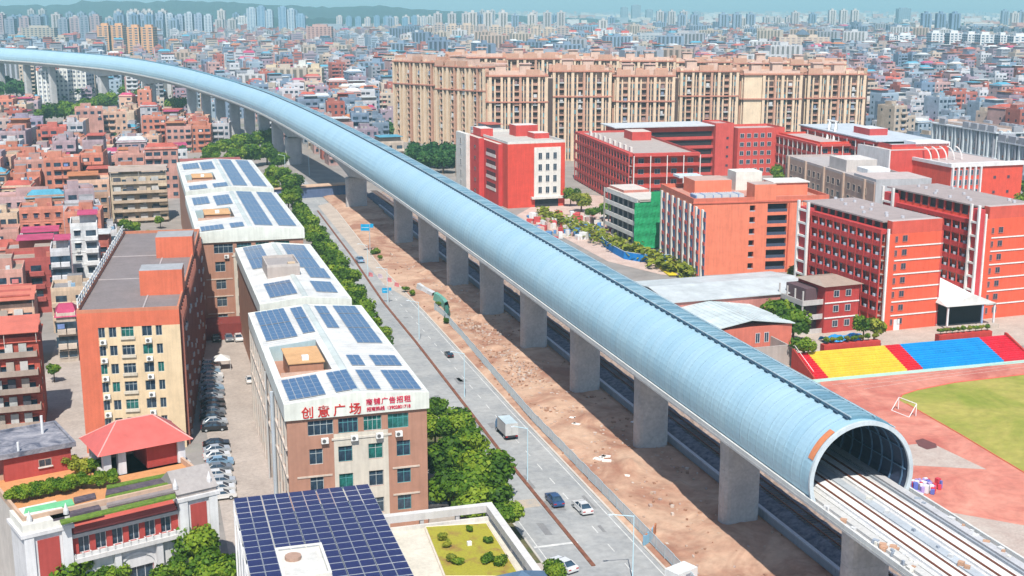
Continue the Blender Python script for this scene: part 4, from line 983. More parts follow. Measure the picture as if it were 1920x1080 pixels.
b.build('goal_post', [PAINT], gl)

# --- white fronted red block and its wing
x, y = P(952, 391); a_ = T('teaching_block', 'red block with a white window grid on the right of its front', 'school building', x, y, 0, R(2), 'school buildings')
W, D, H = 22.4, 46, 23.6
body(a_, W, D, H, (.64, .07, .045), (.50, .47, .43), .9, (.66, .64, .60))
b = MB(); b.box(10.2, 20.6, -.35, -.002, 3.9, H - 1.5, (.70, .67, .62)); b.box(9, 22.9, -1.5, -.002, 3.1, 3.9, (.66, .64, .60)); b.build('white_front', [PAINT], a_)
b = MB(); b.box(10.6, 19.8, -.1, -.002, 0, 3.0, (.03, .03, .04)); b.build('entrance', [PAINT], a_)
for f in range(4):
    for k in range(3): small_window(a_, 12.5 + k * 2.9, -.36, 5.2 + f * 4.2, 1.3, 2.3, 0, (.6, .6, .6))
b = MB(); b.box(-1.6, -.002, 6, D, 0, H - .5, (.56, .05, .045), skip='b', top=(.6, .5, .45)); b.box(-3.6, -1.6, 24, D, 0, H, (.58, .055, .05), skip='b', top=(.6, .5, .45)); b.box(-5.2, -3.6, 36, D + 4, 0, H + .5, (.68, .66, .62), skip='b'); b.build('stepped_wing', [PAINT], a_)
b = MB()
for f in range(4): b.box(-1.75, -1.602, 9, 21, 5 + f * 4.2, 6.2 + f * 4.2, (.70, .62, .58)); b.box(-1.7, -1.602, 9.5, 20.5, 6.3 + f * 4.2, 7.8 + f * 4.2, (.10, .03, .04))
b.build('side_window_bands', [PAINT], a_, kind='stuff')
for f in range(5): small_window(a_, -3.6, 29, 2.5 + f * 4.2, 2.0, 1.2, R(-90), (.3, .1, .1)); small_window(a_, -5.2, 43, 3 + f * 4.2, 1.6, 2.2, R(-90), (.5, .5, .5))
for q in ((12, 21, 26, 34, 4.2), (-1, 4, 30, 40, 3), (16, 22, 16, 24, 2)): b = MB(); b.box(q[0], q[1], q[2], q[3], H, H + q[4], (.56, .07, .06), top=(.66, .60, .56)); b.build('roof_room', [PAINT], a_)

# --- gallery classroom block
cb = T('classroom_block', 'red classroom block with long window galleries and white columns on its front', 'school building', 91.5, 268.5, 0, R(-6), 'school buildings')
W, D, H = 25, 84, 20
body(cb, W, D, H, RED, (.42, .36, .33), .8, (.52, .08, .07)); strips(cb, 'L', W, D, H, 5, RED, (.52, .07, .06), .5, 3.9, 1.5, 4.2, (.55, .10, .09), units=False, win=(2.2, 1.7))
strips(cb, 'F', W, D, H, 5, RED, (.52, .07, .06), .5, 3.9, 1.8, 6, (.72, .70, .68), units=False, win=(2, 1.7))
b = MB()
for k in range(9): b.box(.2, 1.0, 4 + k * 7.5, 6 + k * 7.5, H + .8, H + 2.6, (.66, .62, .58))
b.build('roof_fins', [PAINT], cb, kind='stuff'); b = MB(); b.box(14, 22, 50, 62, H, H + 3.4, (.55, .07, .06), top=(.6, .5, .45)); b.build('roof_room', [PAINT], cb)
# --- long rear wing with gallery and tower
rw = T('rear_wing', 'long red wing with black gallery openings behind the orange block', 'school building', 118, 352, 0, R(-3), 'school buildings')
W, D, H = 44, 16, 20.5
body(rw, W, D, H, RED, (.48, .49, .5), 1.2, (.60, .10, .08))
b = MB()
for f in range(5): b.box(.5, W - .5, -.15, -.002, 1.4 + f * 3.95, 3.5 + f * 3.95, (.03, .025, .03)); b.box(.2, W - .2, -1.2, -.152, .2 + f * 3.95, 1.35 + f * 3.95, (.55, .08, .07))
b.build('gallery_openings', [PAINT], rw, kind='stuff')
b = MB(); b.box(-2, W, -2.5, D + 2, H + 1.2, H + 1.6, (.54, .57, .60)); b.build('roof_slab', [PAINT], rw)
tw = T('corner_tower', 'plain red stair tower with four small square windows between two red wings', 'tower', 161.5, 346, 0, R(-3), 'school buildings')
body(tw, 8.4, 16, 22.4, (.58, .09, .075), (.5, .3, .28), .6)
for f in range(4): small_window(tw, 5.6, 0, 4 + f * 4, 1, 1, 0, (.4, .1, .1))
w3 = T('classroom_block', 'red block with white mullioned windows right of the stair tower', 'school building', 170.2, 342, 0, R(-3), 'school buildings')
body(w3, 22, 18, 20, (.57, .08, .065), (.5, .4, .38), 1)
for f in range(5):
    for k in range(5): small_window(w3, 2 + k * 3.2, 0, 1.6 + f * 3.8, 1.7, 1.8, 0, (.66, .66, .66))
w4 = T('classroom_block', 'red gallery wing stepping towards the grey block, with palm green before it', 'school building', 186, 300, 0, R(-5), 'school buildings')
body(w4, 14, 42, 18, RED, (.5, .4, .38), .8); strips(w4, 'L', 14, 42, 18, 4, RED, (.55, .08, .07), .5, 4.2, 1.5, 4.5, (.66, .62, .6), units=False, win=(2, 1.8)); strips(w4, 'F', 14, 42, 18, 4, RED, (.55, .08, .07), .5, 4.2, 1.5, 4.5, (.66, .62, .6), units=False, win=(2, 1.8))
# --- right rear wing with the white A frame
c2 = T('rear_wing', 'long red wing with a white A-shaped frame standing on its roof', 'school building', 197, 266, 0, R(-5), 'school buildings')
W, D, H = 24, 82, 20
body(c2, W, D, H, (.62, .075, .05), (.50, .52, .54), .9, (.50, .06, .06)); strips(c2, 'L', W, D, H, 5, RED, (.56, .08, .075), .5, 3.9, 1.4, 7, (.72, .70, .70), inset=(2, 12), units=False, win=(3.6, 2))
b = MB(); b.box(-1.5, W + .5, 10, D, H + .9, H + 1.35, (.48, .53, .58)); b.box(6, 14, 30, 44, H + 1.35, H + 4, (.52, .07, .07), top=(.6, .6, .62)); b.box(10, W + .5, 0, 9, H, H + 1.6, (.70, .70, .72)); b.build('roof_slab', [PAINT], c2)
b = MB()
for yy in (52, 58): b.tube((-3, yy - 8, H - 4), (2, yy, H + 5), .55, c=WHITE); b.tube((2, yy, H + 5), (6, yy + 7, H - 4), .55, c=WHITE)
b.tube((2, 50, H + 5), (2, 60, H + 5), .5, c=WHITE); b.build('a_frame', [PAINT], c2, label='white A-shaped frame')
# --- grey and tan block
hb = T('laboratory_block', 'grey and tan block with paired windows and a plain grey end wall', 'school building', 141.5, 190, 0, R(-7), 'school buildings')
W, D, H = 19, 74, 18
body(hb, W, D, H, (.44, .30, .24), (.42, .38, .37), .8, (.45, .38, .36))
b = MB(); b.box(.4, W + .1, -.3, 16, 0, H + 1.6, (.42, .42, .44), skip='b', top=(.5, .42, .4)); b.box(4, 15, 30, 44, H, H + 4, (.55, .5, .47), top=(.62, .58, .55)); b.box(6, 14, 18, 26, H + .8, H + 2.4, (.76, .76, .76)); b.build('end_block', [PAINT], hb, label='plain grey end block')
small_window(hb, 10.5, -.31, H - 3, 1.3, 1.6, 0, (.4, .5, .6)); small_window(hb, 10.5, -.31, H - 7, 1.3, 1.6, 0, (.4, .5, .6))
for f in range(4):
    for k in range(17): x_, y_, r_ = on_face('L', W, D, 2 + k * 4.1); small_window(hb, x_, y_, 1.6 + f * 4.1, 2.0, 2.1, r_, (.5, .42, .36))
b = MB(); loc, rot, L = face_of('L', W, D)
for k in range(5): b.box(3 + k * 16, 4 + k * 16, -.6, -.002, 0, H + .8, (.5, .36, .28))
b.build('pilaster', [PAINT], hb, loc=loc, rot=rot, kind='stuff')
# --- red block with white colonnade, right
ib = T('library_block', 'red block with white column front and curved white fins on the roof', 'school building', 204, 238, 0, R(0), 'school buildings')
W, D, H = 31, 46, 15.5
body(ib, W, D, H, (.70, .085, .05), (.5, .42, .40), 0); b = MB(); b.box(-.4, W + .4, -.6, 1.6, H - .2, H + 1.2, (.72, .70, .70)); b.box(-.4, .6, 1.6, D, H - .2, H + 1.0, (.72, .70, .70)); b.build('white_cornice', [PAINT], ib)
b = MB()
for k in range(6): b.box(.2 + k * 2.4, .8 + k * 2.4, -.9, -.002, 0, H - .2, (.74, .72, .72))
b.build('colonnade', [PAINT], ib, kind='stuff')
for k in range(5):
    for f in range(4): small_window(ib, 1.75 + k * 2.4, 0, 1.5 + f * 3.6, 1, 1.8, 0, (.3, .45, .55))
for x_, z_ in ((19, 5), (19, 10.5), (25, 5), (25, 10.5)): small_window(ib, x_, 0, z_, 1, 1, 0, (.4, .1, .1))
b = MB(); b.box(-10, 14, 24, D, 0, H + 3.6, (.60, .075, .06), skip='b', top=(.5, .42, .40)); b.box(-10.6, -10, 23.8, D, 0, H + 4, (.7, .68, .68)); b.build('rear_hall', [PAINT], ib)
for k in range(5):
    b = MB()
    for q in range(6): a0 = R(90 * q / 6); a1 = R(90 * (q + 1) / 6); b.tube((4 + k * 3.4, 23 - 5 * math.sin(a0), H + 4.6 * math.cos(a0)), (4 + k * 3.4, 23 - 5 * math.sin(a1), H + 4.6 * math.cos(a1)), .3, n=4, c=(.70, .66, .64))
    b.build('curved_fin', [PAINT], ib)
# --- building shell wrapped in green netting
x, y = P(1194, 468); nb = T('construction_shell', 'unfinished block with white slab edges, its front wrapped in bright green netting', 'construction', x, y, 0, R(0))
W, D, H = 9.5, 27, 15.2
b = MB()
for f in range(5): b.box(0, W, 0, D, f * 3.6 + .3, f * 3.6 + .6, (.55, .5, .45)); b.box(-.25, 0, 0, D, f * 3.6 - .2, f * 3.6 + 1.1, (.70, .68, .65))
b.build('floor_slab', [PAINT], nb); b = MB()
for k in range(8):
    for xx in (.2, W - .6): b.box(xx, xx + .4, k * 4.2, k * 4.2 + .4, 0, H, (.4, .37, .35))
b.box(1.6, W - .05, .4, D - .4, 0, H, (.10, .09, .10)); b.build('core', [PAINT], nb)
b = MB(); b.box(-.2, W + .3, 0, D, H, H + .3, (.6, .55, .5)); b.box(1, W, 14, D, H + .3, H + 1.1, (.50, .2, .16), top=(.62, .55, .5)); b.build('roof', [PAINT], nb)
b = MB(); nxx, nzz = 14, 18
for i in range(nxx + 1):
    for q in range(nzz + 1): b.v.append((-1.4 + i * (W + 1.8) / nxx, -.9 + .12 * math.sin(i * 2.1 + q) + .08 * math.sin(q * 1.7), .4 + q * (H - 1) / nzz))
for i in range(nxx):
    for q in range(nzz): a = i * (nzz + 1) + q; b.f.append((a, a + nzz + 1, a + nzz + 2, a + 1)); b.m.append(0); b.c.append((0, 0, 0))
n0 = len(b.v); b.v += [(W + .4, -.9, .4), (W + .4, 6, .4), (W + .4, 6, H + 2.6), (W + .4, -.9, H + 2.6), (4, -.7, H - .8), (W + .4, -.7, H - .8), (W + .4, -.7, H + 2.6), (4, -.7, H + 2.6)]
b.f += [(n0, n0 + 1, n0 + 2, n0 + 3), (n0 + 4, n0 + 5, n0 + 6, n0 + 7)]; b.m += [0, 0]; b.c += [(0, 0, 0)] * 2
b.build('netting', [NET], nb)
# blue site hoarding, curved; every sheet a part
hd = T('site_hoarding', 'bright blue hoarding curving around the netted construction site', 'hoarding', *P(1180, 485))
hp = [P(*p) for p in ((1122, 448), (1132, 462), (1150, 475), (1170, 486), (1200, 491), (1240, 492), (1290, 492))]
for (x0, y0), (x1, y1) in zip(hp[:-1], hp[1:]):
    L = math.hypot(x1 - x0, y1 - y0); n = max(1, int(L / 2.4)); an = math.atan2(y1 - y0, x1 - x0)
    for k in range(n):
        b = MB(); b.box(0, L / n - .06, -.05, .05, 0, 2.3, (.01, .20, .58)); b.box(0, L / n, -.09, .09, 2.3, 2.4, (.5, .6, .7))
        b.build('hoarding_sheet', [PAINT], hd, loc=(x0 + (x1 - x0) * k / n - hd.location[0], y0 + (y1 - y0) * k / n - hd.location[1], 0), rot=an)
psheet('school_yard', [(905, 440), (1010, 380), (1100, 365), (1290, 380), (1300, 520), (1240, 515), (1140, 490), (1010, 420)], .04, plain('pink_paving', (.60, .46, .40), .9, c2=(.48, .35, .30), sc=.2, detail=7))
yp = plain('yellow_plate', (.70, .55, .02), .8, sc=.4, bump=0); b = MB(); q = [P(*p) for p in ((1228, 498), (1245, 498), (1272, 519), (1255, 519))]; b.face([(x, y, .4) for x, y in q]); b.face([(q[0][0], q[0][1], 0), (q[3][0], q[3][1], 0), (q[3][0], q[3][1], .4), (q[0][0], q[0][1], .4)])
o = b.build('yellow_awning', [yp]); tag(o, 'flat yellow strip at the foot of the orange block', 'awning')
sheet('school_plaza', [(44, 69.6), (150, 69.6), (150, 140), (44, 140)], .05, plain('plaza_paving', (.50, .42, .36), .9, c2=(.40, .33, .28), sc=.25, detail=7))

# ================================================================== BEIGE APARTMENT ESTATE
def apartment(label, x, y, W, D, H, rot, wall=(.56, .37, .27), pier=(.74, .57, .41), band=(.50, .22, .16), group='beige estate towers', fh=3.05, per=9.6, roofc=(.58, .42, .36), huts=True, blank=False, link=0):
    r = T('apartment_tower', label, 'apartment tower', x, y, 0, rot, group)
    b = MB(); b.box(0, W, 0, D, 0, H, wall, skip='b', top=roofc)
    if link: b.box(W + .01, W + link + .5, 6, D - 1, 0, H - 2, (.10, .065, .06), skip='b', top=roofc)  # connector coloured dark to imitate the shade of a deep recess
    b.build('wall', [PAINT], r)
    pb = MB(); wb = MB(); nfl = int((H - 2) / fh); rnd = random.Random(int(x * 7 + y * 13))
    def add(mb, face, u0, u1, v, z0, z1, c, m=0):
        if face == 'F': mb.box(u0, u1, -v, -.002, z0, z1, c, m)
        elif face == 'B': mb.box(W - u1, W - u0, D + .002, D + v, z0, z1, c, m)
        elif face == 'L': mb.box(-v, -.002, D - u1, D - u0, z0, z1, c, m)
        else: mb.box(W + .002, W + v, u0, u1, z0, z1, c, m)
    pink = tuple(v * f for v, f in zip(wall, (1.0, .88, .86)))
    for face in 'FLRB':
        L = W if face in 'FB' else D; n = max(1, int(round(L / per))); p = L / n
        for k in range(n):
            u = k * p; top = H - .6 + rnd.choice((0, 0, 1.1, 1.8))
            if blank and face == 'F' and k == 0: continue
            add(pb, face, u, u + p * .15, 1.5, 0, top, pier); add(pb, face, u + p * .29, u + p * .36, .8, 0, H - 1.5, pier); add(pb, face, u + p * .63, u + p * .75, 1.5, 0, top, pink if k % 2 else pier); add(pb, face, u + p * .84, u + p * .89, .7, 0, H - 1.5, pier)
            recess_shade = (.10, .065, .06)
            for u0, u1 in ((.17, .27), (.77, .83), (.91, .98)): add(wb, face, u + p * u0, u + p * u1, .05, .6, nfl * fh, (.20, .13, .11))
            add(wb, face, u + p * .38, u + p * .61, .05, .6, nfl * fh, recess_shade)  # flat dark strip painting the shade of a deep balcony column
            for f in range(nfl):
                z = .9 + f * fh; q = rnd.random()
                for u0, u1 in ((.17, .27), (.77, .83), (.91, .98)): add(wb, face, u + p * u0, u + p * u1, .10, z, z + 2.0, (.03, .05, .08) if rnd.random() > .2 else (.14, .30, .36))
                add(pb, face, u + p * .37, u + p * .62, 1.1, z - .7, z - .1 + (.5 if q > .7 else 0), (.52, .30, .22) if q > .25 else (.5, .5, .5))
                if q < .3: add(pb, face, u + p * .40, u + p * (.5 + q * .3), .9, z, z + 1.4, rnd.choice([(.6, .6, .6), (.3, .2, .2), (.2, .25, .35)]))
            if rnd.random() < .6: add(pb, face, u, u + p * .75, 1.7, H - .4, H + 2.4, pink)
        if blank and face == 'F': add(pb, face, .2, p - .2, .9, 0, H - .5, (.76, .60, .43))
        for z in (H - .9, H - 4.2 * fh): add(pb, face, -.2, L + .2, 1.75, z, z + .6, band)
    pb.build('facade_piers', [PAINT], r, kind='stuff'); wb.build('windows', [PAINT], r, kind='stuff')
    b = MB(); parapet(b, W, D, H, 1.1, .3, (.62, .46, .38))
    if huts:
        for k in range(max(1, int(W / 12))): xx = 3 + k * 11 + rnd.random() * 2; b.box(xx, xx + 5, D * .3, D * .7, H, H + 3 + rnd.random() * 1.5, (.60, .44, .36), skip='b', top=(.58, .33, .27)); b.box(xx - .6, xx + 5.6, D * .3 - .6, D * .7 + .6, H + 4.5, H + 4.8, (.60, .40, .34))
    b.build('roof_parapet', [PAINT], r); return r
ords = ['leftmost', 'second', 'third', 'fourth', 'fifth', 'sixth', 'seventh', 'eighth', 'ninth', 'tenth']
# front row across the picture
n = 6; xs = [918 + k * (1612 - 918) / n for k in range(n + 1)]
for k in range(n):
    dist = 590 + k * 9 + (5 if k % 2 else -3); a = Q(xs[k], dist); c = Q(xs[k + 1], dist); w = math.hypot(c[0] - a[0], c[1] - a[1])
    h = topz(a[0], a[1], 140 if k < 4 else 137)
    apartment(f'beige estate slab block, {["first", "second", "third", "fourth", "fifth", "last"][k]} from the left in the row facing the school', a[0], a[1], w - 3.6, 16, h + (2.2 if k in (1, 3) else 0), YAW + R(1), blank=(k == 4), link=3.6)
# corner pair on the left
pts_ = [P(742, 264), P(850, 275), P(905, 282)]
def between(label, a, c, D, ytop, **kw):
    an = math.atan2(c[1] - a[1], c[0] - a[0]); apartment(label, a[0], a[1], math.hypot(c[0] - a[0], c[1] - a[1]), D, topz(a[0], a[1], ytop), an, **kw)
a0, a1 = P(742, 264), P(905, 280)
m_ = ((a0[0] + a1[0]) / 2, (a0[1] + a1[1]) / 2)
between('beige corner tower at the left end of the estate beside dark trees', a0, (a0[0] + (m_[0] - a0[0]) * .98, a0[1] + (m_[1] - a0[1]) * .98), 18, 112, per=8)
between('beige corner tower with a blank end wall, second at the left end of the estate', m_, a1, 18, 121, per=8.5, blank=False)
# rear rows
for k in range(7):
    px0 = 845 + k * 103; dist = 690 + k * 6; a = Q(px0, dist); c = Q(px0 + 98, dist); h = topz(a[0], a[1], 106 + k * 2.2)
    apartment(f'beige estate block in the rear row, {["first", "second", "third", "fourth", "fifth", "sixth", "last"][k]} from the left', a[0], a[1], math.hypot(c[0] - a[0], c[1] - a[1]), 15, h, YAW)

# ================================================================== DISTANT TOWERS
occupied = []      # rectangles kept free of generated houses (x, y, radius)
def far_tower(label, px0, px1, ytop, ybase, c, c2=None, depth=18, strips_=None, top=None, group='distant towers', name='high_rise', cat='high-rise', rot=None, dome=False, roofc=None):
    x, y = P(px0, ybase); x1, y1 = P(px1, ybase); W = math.hypot(x1 - x, y1 - y); H = topz(x, y, ytop)
    r = T(name, label, cat, x, y, 0, YAW if rot is None else rot, group); occupied.append(((x + x1) / 2, (y + y1) / 2 + depth / 2, W / 2 + 8))
    b = MB(); b.box(0, W, 0, depth, 0, H, c, skip='b', top=roofc or tuple(v * .8 for v in c)); b.build('wall', [PAINTF], r)
    c2 = c2 or (.05, .09, .15); b = MB(); n = strips_ or max(2, int(W / 6)); p = W / n; m = max(2, int(H / 3.1))
    for k in range(n):
        for f in range(m): b.box(k * p + p * .30, k * p + p * .78, -.25, -.002, f * H / m + 1, f * H / m + 2.4, c2, skip='bB'); 
    nd = max(2, int(depth / 6))
    for k in range(nd):
        for f in range(m): q = depth / nd; b.box(-.25, -.002, k * q + 1.2, k * q + q - 1.2, f * H / m + 1, f * H / m + 2.4, c2, skip='bR'); b.box(W + .002, W + .25, k * q + 1.2, k * q + q - 1.2, f * H / m + 1, f * H / m + 2.4, c2, skip='bL')
    b.build('windows', [PAINTF], r, kind='stuff')
    b = MB()
    for k in range(n + 1): b.box(k * p - .5, k * p + .5, -1.0, -.3, 0, H + .6, tuple(min(.8, v * 1.15) for v in c), skip='b')
    b.build('facade_piers', [PAINTF], r, kind='stuff')
    b = MB(); hw = W * .3; b.box(W / 2 - hw, W / 2 + hw, depth * .3, depth * .7, H, H + 3.4, top or c, skip='b')
    if dome: b.cyl(W / 2, depth / 2, H + 3.4, H + 7, W * .16, W * .10, n=12, c=(.1, .14, .2)); b.cyl(W / 2, depth / 2, H + 7, H + 11, W * .10, .3, n=12, c=(.1, .14, .2))
    b.build('roof_room', [PAINTF], r); return r
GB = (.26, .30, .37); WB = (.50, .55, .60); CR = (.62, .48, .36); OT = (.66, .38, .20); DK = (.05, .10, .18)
for k, px in enumerate((-8, 12, 40, 62, 88, 112, 134, 152, 172)):
    if 70 < px < 110: continue
    far_tower(f'{["dull grey-blue", "mauve-grey"][k % 2]} tower in the far left skyline, {["first", "second", "third", "fourth", "fifth", "sixth", "seventh", "eighth", "ninth"][k]} from the left edge', px, px + 17, 28 + (k * 7) % 9, 84, GB if k % 2 else (.40, .32, .34))
far_tower('weathered cream block with greened roof at the left, just above the tunnel', 44, 104, 52, 96, (.46, .42, .36)); far_tower('lower cream block right of the weathered cream block above the tunnel', 104, 124, 70, 98, (.50, .44, .36))
for k, px in enumerate((186, 212)): far_tower(f'{["left", "right"][k]} slab of the first orange tower pair above the tunnel', px, px + 20, 48, 104, OT, DK, 24, 2, group='orange tower pairs')
for k, px in enumerate((242, 268)): far_tower(f'{["left", "right"][k]} slab of the second orange tower pair above the tunnel', px, px + 21, 51, 110, OT, DK, 24, 2, group='orange tower pairs')
for k in range(9): px = 241 + k * 18; far_tower(f'pale blue white tower behind the orange pairs, {ords[k] if k else "leftmost"} of the row', px, px + 13, 25 + (k % 3) * 2, 76, (WB, (.36, .42, .52))[k % 2], DK)
for k, (px, w, t) in enumerate(((402, 20, 42), (424, 16, 38), (444, 20, 32))): far_tower(f'white mid rise block, {["left", "middle", "right"][k]} of three before the hills', px, px + w, t, 64, (.62, .60, .58))
for k, (px, w, t) in enumerate(((465, 16, 16), (484, 14, 13), (500, 12, 20), (524, 14, 14), (541, 12, 18), (556, 16, 28))): far_tower(f'tall glassy blue tower with white fins, {ords[k] if k else "leftmost"} of the cluster left of the pink tower', px, px + w, t, 72, (.25, .38, .50) if k % 2 else (.44, .52, .58), (.08, .2, .34))
far_tower('lone pink brick tower right of the orange pairs', 577, 622, 50, 100, (.50, .33, .29), (.2, .12, .14), 24)
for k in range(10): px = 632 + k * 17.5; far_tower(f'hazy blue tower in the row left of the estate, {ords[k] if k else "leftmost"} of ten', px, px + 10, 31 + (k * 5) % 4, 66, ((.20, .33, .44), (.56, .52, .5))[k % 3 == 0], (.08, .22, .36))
far_tower('cream temple-like block with a pointed yellow roof among low houses', 714, 738, 62, 72, (.62, .50, .30), depth=20, dome=True)
for k, (px, w, t) in enumerate(((814, 20, 46), (838, 22, 48), (863, 26, 47), (892, 22, 49), (918, 22, 50), (943, 20, 51), (968, 22, 50), (994, 20, 53), (1018, 22, 54), (1044, 22, 52))):
    far_tower(f'tan tower with cream piers behind the estate, {ords[k] if k else "leftmost"} of the tan row', px, px + w, t, 92, (.58, .46, .36) if k % 3 else (.46, .38, .34), (.13, .15, .2), group='tan towers behind the estate')
far_tower('tall pinkish tower rising behind the tan row', 872, 903, 28, 66, (.50, .42, .42)); far_tower('lower pink tower beside the tall pinkish tower', 905, 917, 36, 66, (.46, .4, .42))
for k, (px, w, t, bs) in enumerate(((1063, 22, 60, 88), (1112, 18, 58, 94), (1134, 18, 56, 94), (1160, 24, 62, 100))): far_tower(f'white tower with a red roof cap, {["first", "second", "third", "last"][k]} from the left beyond the estate', px, px + w, t, bs, (.72, .70, .68), (.3, .36, .42), top=(.60, .10, .08), group='white towers with red caps')
far_tower('wide blue-grey office block right of the red capped towers', 1186, 1256, 66, 104, (.42, .44, .46), (.18, .24, .3), 24); far_tower('dull office block at the right of the wide blue-grey one', 1258, 1322, 62, 100, (.46, .44, .45), (.15, .2, .28), 24)
far_tower('cream palace-like block with a dark dome beyond the estate', 1460, 1552, 70, 112, (.62, .50, .40), (.36, .28, .28), 26, 9, dome=True)
for k, (px, w, t) in enumerate(((1596, 44, 88), (1642, 26, 82), (1676, 40, 86), (1716, 26, 90))): far_tower(f'brown-grey slab, {["first", "second", "third", "fourth"][k]} from left below the white towers', px, px + w, t, 126, (.40, .33, .30) if k % 2 else (.33, .32, .36))
for k, (px, w, t, bs) in enumerate(((1666, 12, 68, 104), (1682, 32, 66, 100), (1744, 21, 62, 112), (1778, 22, 62, 112), (1811, 20, 64, 116), (1835, 24, 65, 118), (1872, 16, 66, 116), (1897, 34, 68, 118))): far_tower(f'crisp white tower with dark window slots, {ords[k] if k else "leftmost"} of the right skyline', px, px + w, t, bs, (.70, .71, .72), (.06, .12, .2), 22, 3, group='white towers at the right')
for k in range(7): px = 1800 + k * 20; far_tower(f'dark bluish tower behind the white towers, {ords[k] if k else "leftmost"} of the dark row', px, px + 13, 53 + k % 2, 84, (.16, .20, .26), (.05, .08, .14))
far_tower('single broad tower alone on the hazy right horizon', 1684, 1706, 16, 50, (.25, .35, .42), depth=40)
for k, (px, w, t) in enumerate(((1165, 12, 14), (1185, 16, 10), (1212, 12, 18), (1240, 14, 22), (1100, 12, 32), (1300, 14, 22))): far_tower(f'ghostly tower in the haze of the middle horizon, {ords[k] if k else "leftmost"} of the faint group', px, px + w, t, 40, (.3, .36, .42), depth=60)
for k, (px, w, t, bs) in enumerate(((74, 24, 134, 192), (106, 24, 131, 190), (138, 26, 130, 188))): far_tower(f'white apartment slab seen beneath the far viaduct, {["left", "middle", "right"][k]} of three', px, px + w, t, bs, (.66, .66, .64), (.16, .18, .24), 20, 3, group='white slabs beneath the far viaduct')
for k, (px, w, t, bs, c) in enumerate(((492, 32, 130, 180, (.62, .52, .38)), (526, 28, 136, 180, (.60, .50, .36)), (556, 22, 122, 184, (.64, .64, .60)), (578, 26, 128, 184, (.62, .52, .38)), (412, 44, 134, 160, (.60, .50, .38)), (446, 12, 122, 160, (.62, .46, .32)))):
    far_tower(f'cream apartment house just behind the bend of the tunnel, {ords[k] if k else "leftmost"} of the cream group', px, px + w, t, bs, c, (.28, .22, .2), 16, group='cream houses behind the bend')
def slab(label, px0, py0, px1, py1, ytop, D, **kw):
    a, c = P(px0, py0), P(px1, py1); apartment(label, a[0], a[1], math.hypot(c[0] - a[0], c[1] - a[1]), D, topz(a[0], a[1], ytop), math.atan2(c[1] - a[1], c[0] - a[0]), wall=(.34, .40, .46), pier=(.58, .64, .68), band=(.62, .66, .70), group='blue white blocks beyond the library', per=7, roofc=(.42, .40, .40), huts=False, **kw); occupied.append(((a[0] + c[0]) / 2, (a[1] + c[1]) / 2 + 6, math.hypot(c[0] - a[0], c[1] - a[1]) / 2 + 6))
slab('long blue-white apartment block with stacked balconies above the red library', 1748, 288, 1868, 312, 228, 13); slab('blue-white apartment block at the right edge above the trees', 1872, 335, 1990, 362, 262, 13); slab('third blue-white apartment block at the far right edge', 1880, 300, 2000, 320, 250, 13)
# pink multi-deck block right of the estate
x, y = P(1612, 238); pk = T('parking_block', 'pink-edged multi level block with ramp-like white decks right of the estate', 'parking block', x, y, 0, YAW + R(-2))
b = MB(); b.box(0, 31, 0, 22, 0, 15.5, (.08, .09, .14), skip='b'); b.box(33, 49, 6, 20, 0, 13.5, (.10, .10, .14), skip='b'); b.build('core', [PAINTF], pk)
b = MB()
for f in range(5): b.box(-.5, 31.5, -1, 22, .6 + f * 3.4, 2.2 + f * 3.4, (.66, .52, .44)); b.box(32.5, 49.5, 5, 20.5, .4 + f * 3.2, 2.0 + f * 3.2, (.64, .50, .42))
b.box(-1, 32, -1.2, 22.5, 15.6, 17.4, (.62, .56, .50), top=(.50, .46, .42)); b.box(32.4, 50, 4.8, 21, 13.5, 15.4, (.62, .38, .34), top=(.5, .42, .4)); b.build('deck', [PAINTF], pk); b = MB()
for k in range(7): b.box(k * 5.2 - .4, k * 5.2 + .4, -1.5, -1.02, 0, 16, (.62, .34, .30))
b.build('pink_pier', [PAINTF], pk, kind='stuff'); occupied.append((x + 25, y + 15, 36))

# ================================================================== GENERATED HOUSES
WALLS_L = [('pink', (.56, .30, .25)), ('cream', (.60, .46, .34)), ('salmon', (.58, .23, .16)), ('white', (.60, .60, .62)), ('tan', (.44, .28, .20)), ('terracotta', (.52, .20, .13)), ('salmon', (.58, .23, .16)), ('pink', (.56, .30, .25)), ('brick red', (.44, .13, .10)), ('pale grey', (.50, .49, .52)), ('mauve', (.42, .32, .35)), ('peach', (.66, .43, .32))]
WALLS_R = [('white', (.56, .57, .60)), ('pale blue', (.34, .43, .52)), ('pink', (.50, .32, .30)), ('grey', (.30, .32, .36)), ('cream', (.54, .45, .37)), ('blue-grey', (.20, .27, .37)), ('brick red', (.42, .14, .11)), ('mauve', (.34, .27, .33))]
ROOFS = [('flat grey roof', (.28, .27, .28)), ('flat pink roof', (.43, .25, .22)), ('flat tan roof', (.42, .33, .27)), ('magenta sheet roof', (.50, .07, .16)), ('red sheet roof', (.50, .12, .09)), ('orange tile roof', (.52, .20, .09)), ('blue sheet roof', (.10, .35, .48)), ('pale sheet roof', (.60, .62, .62))]
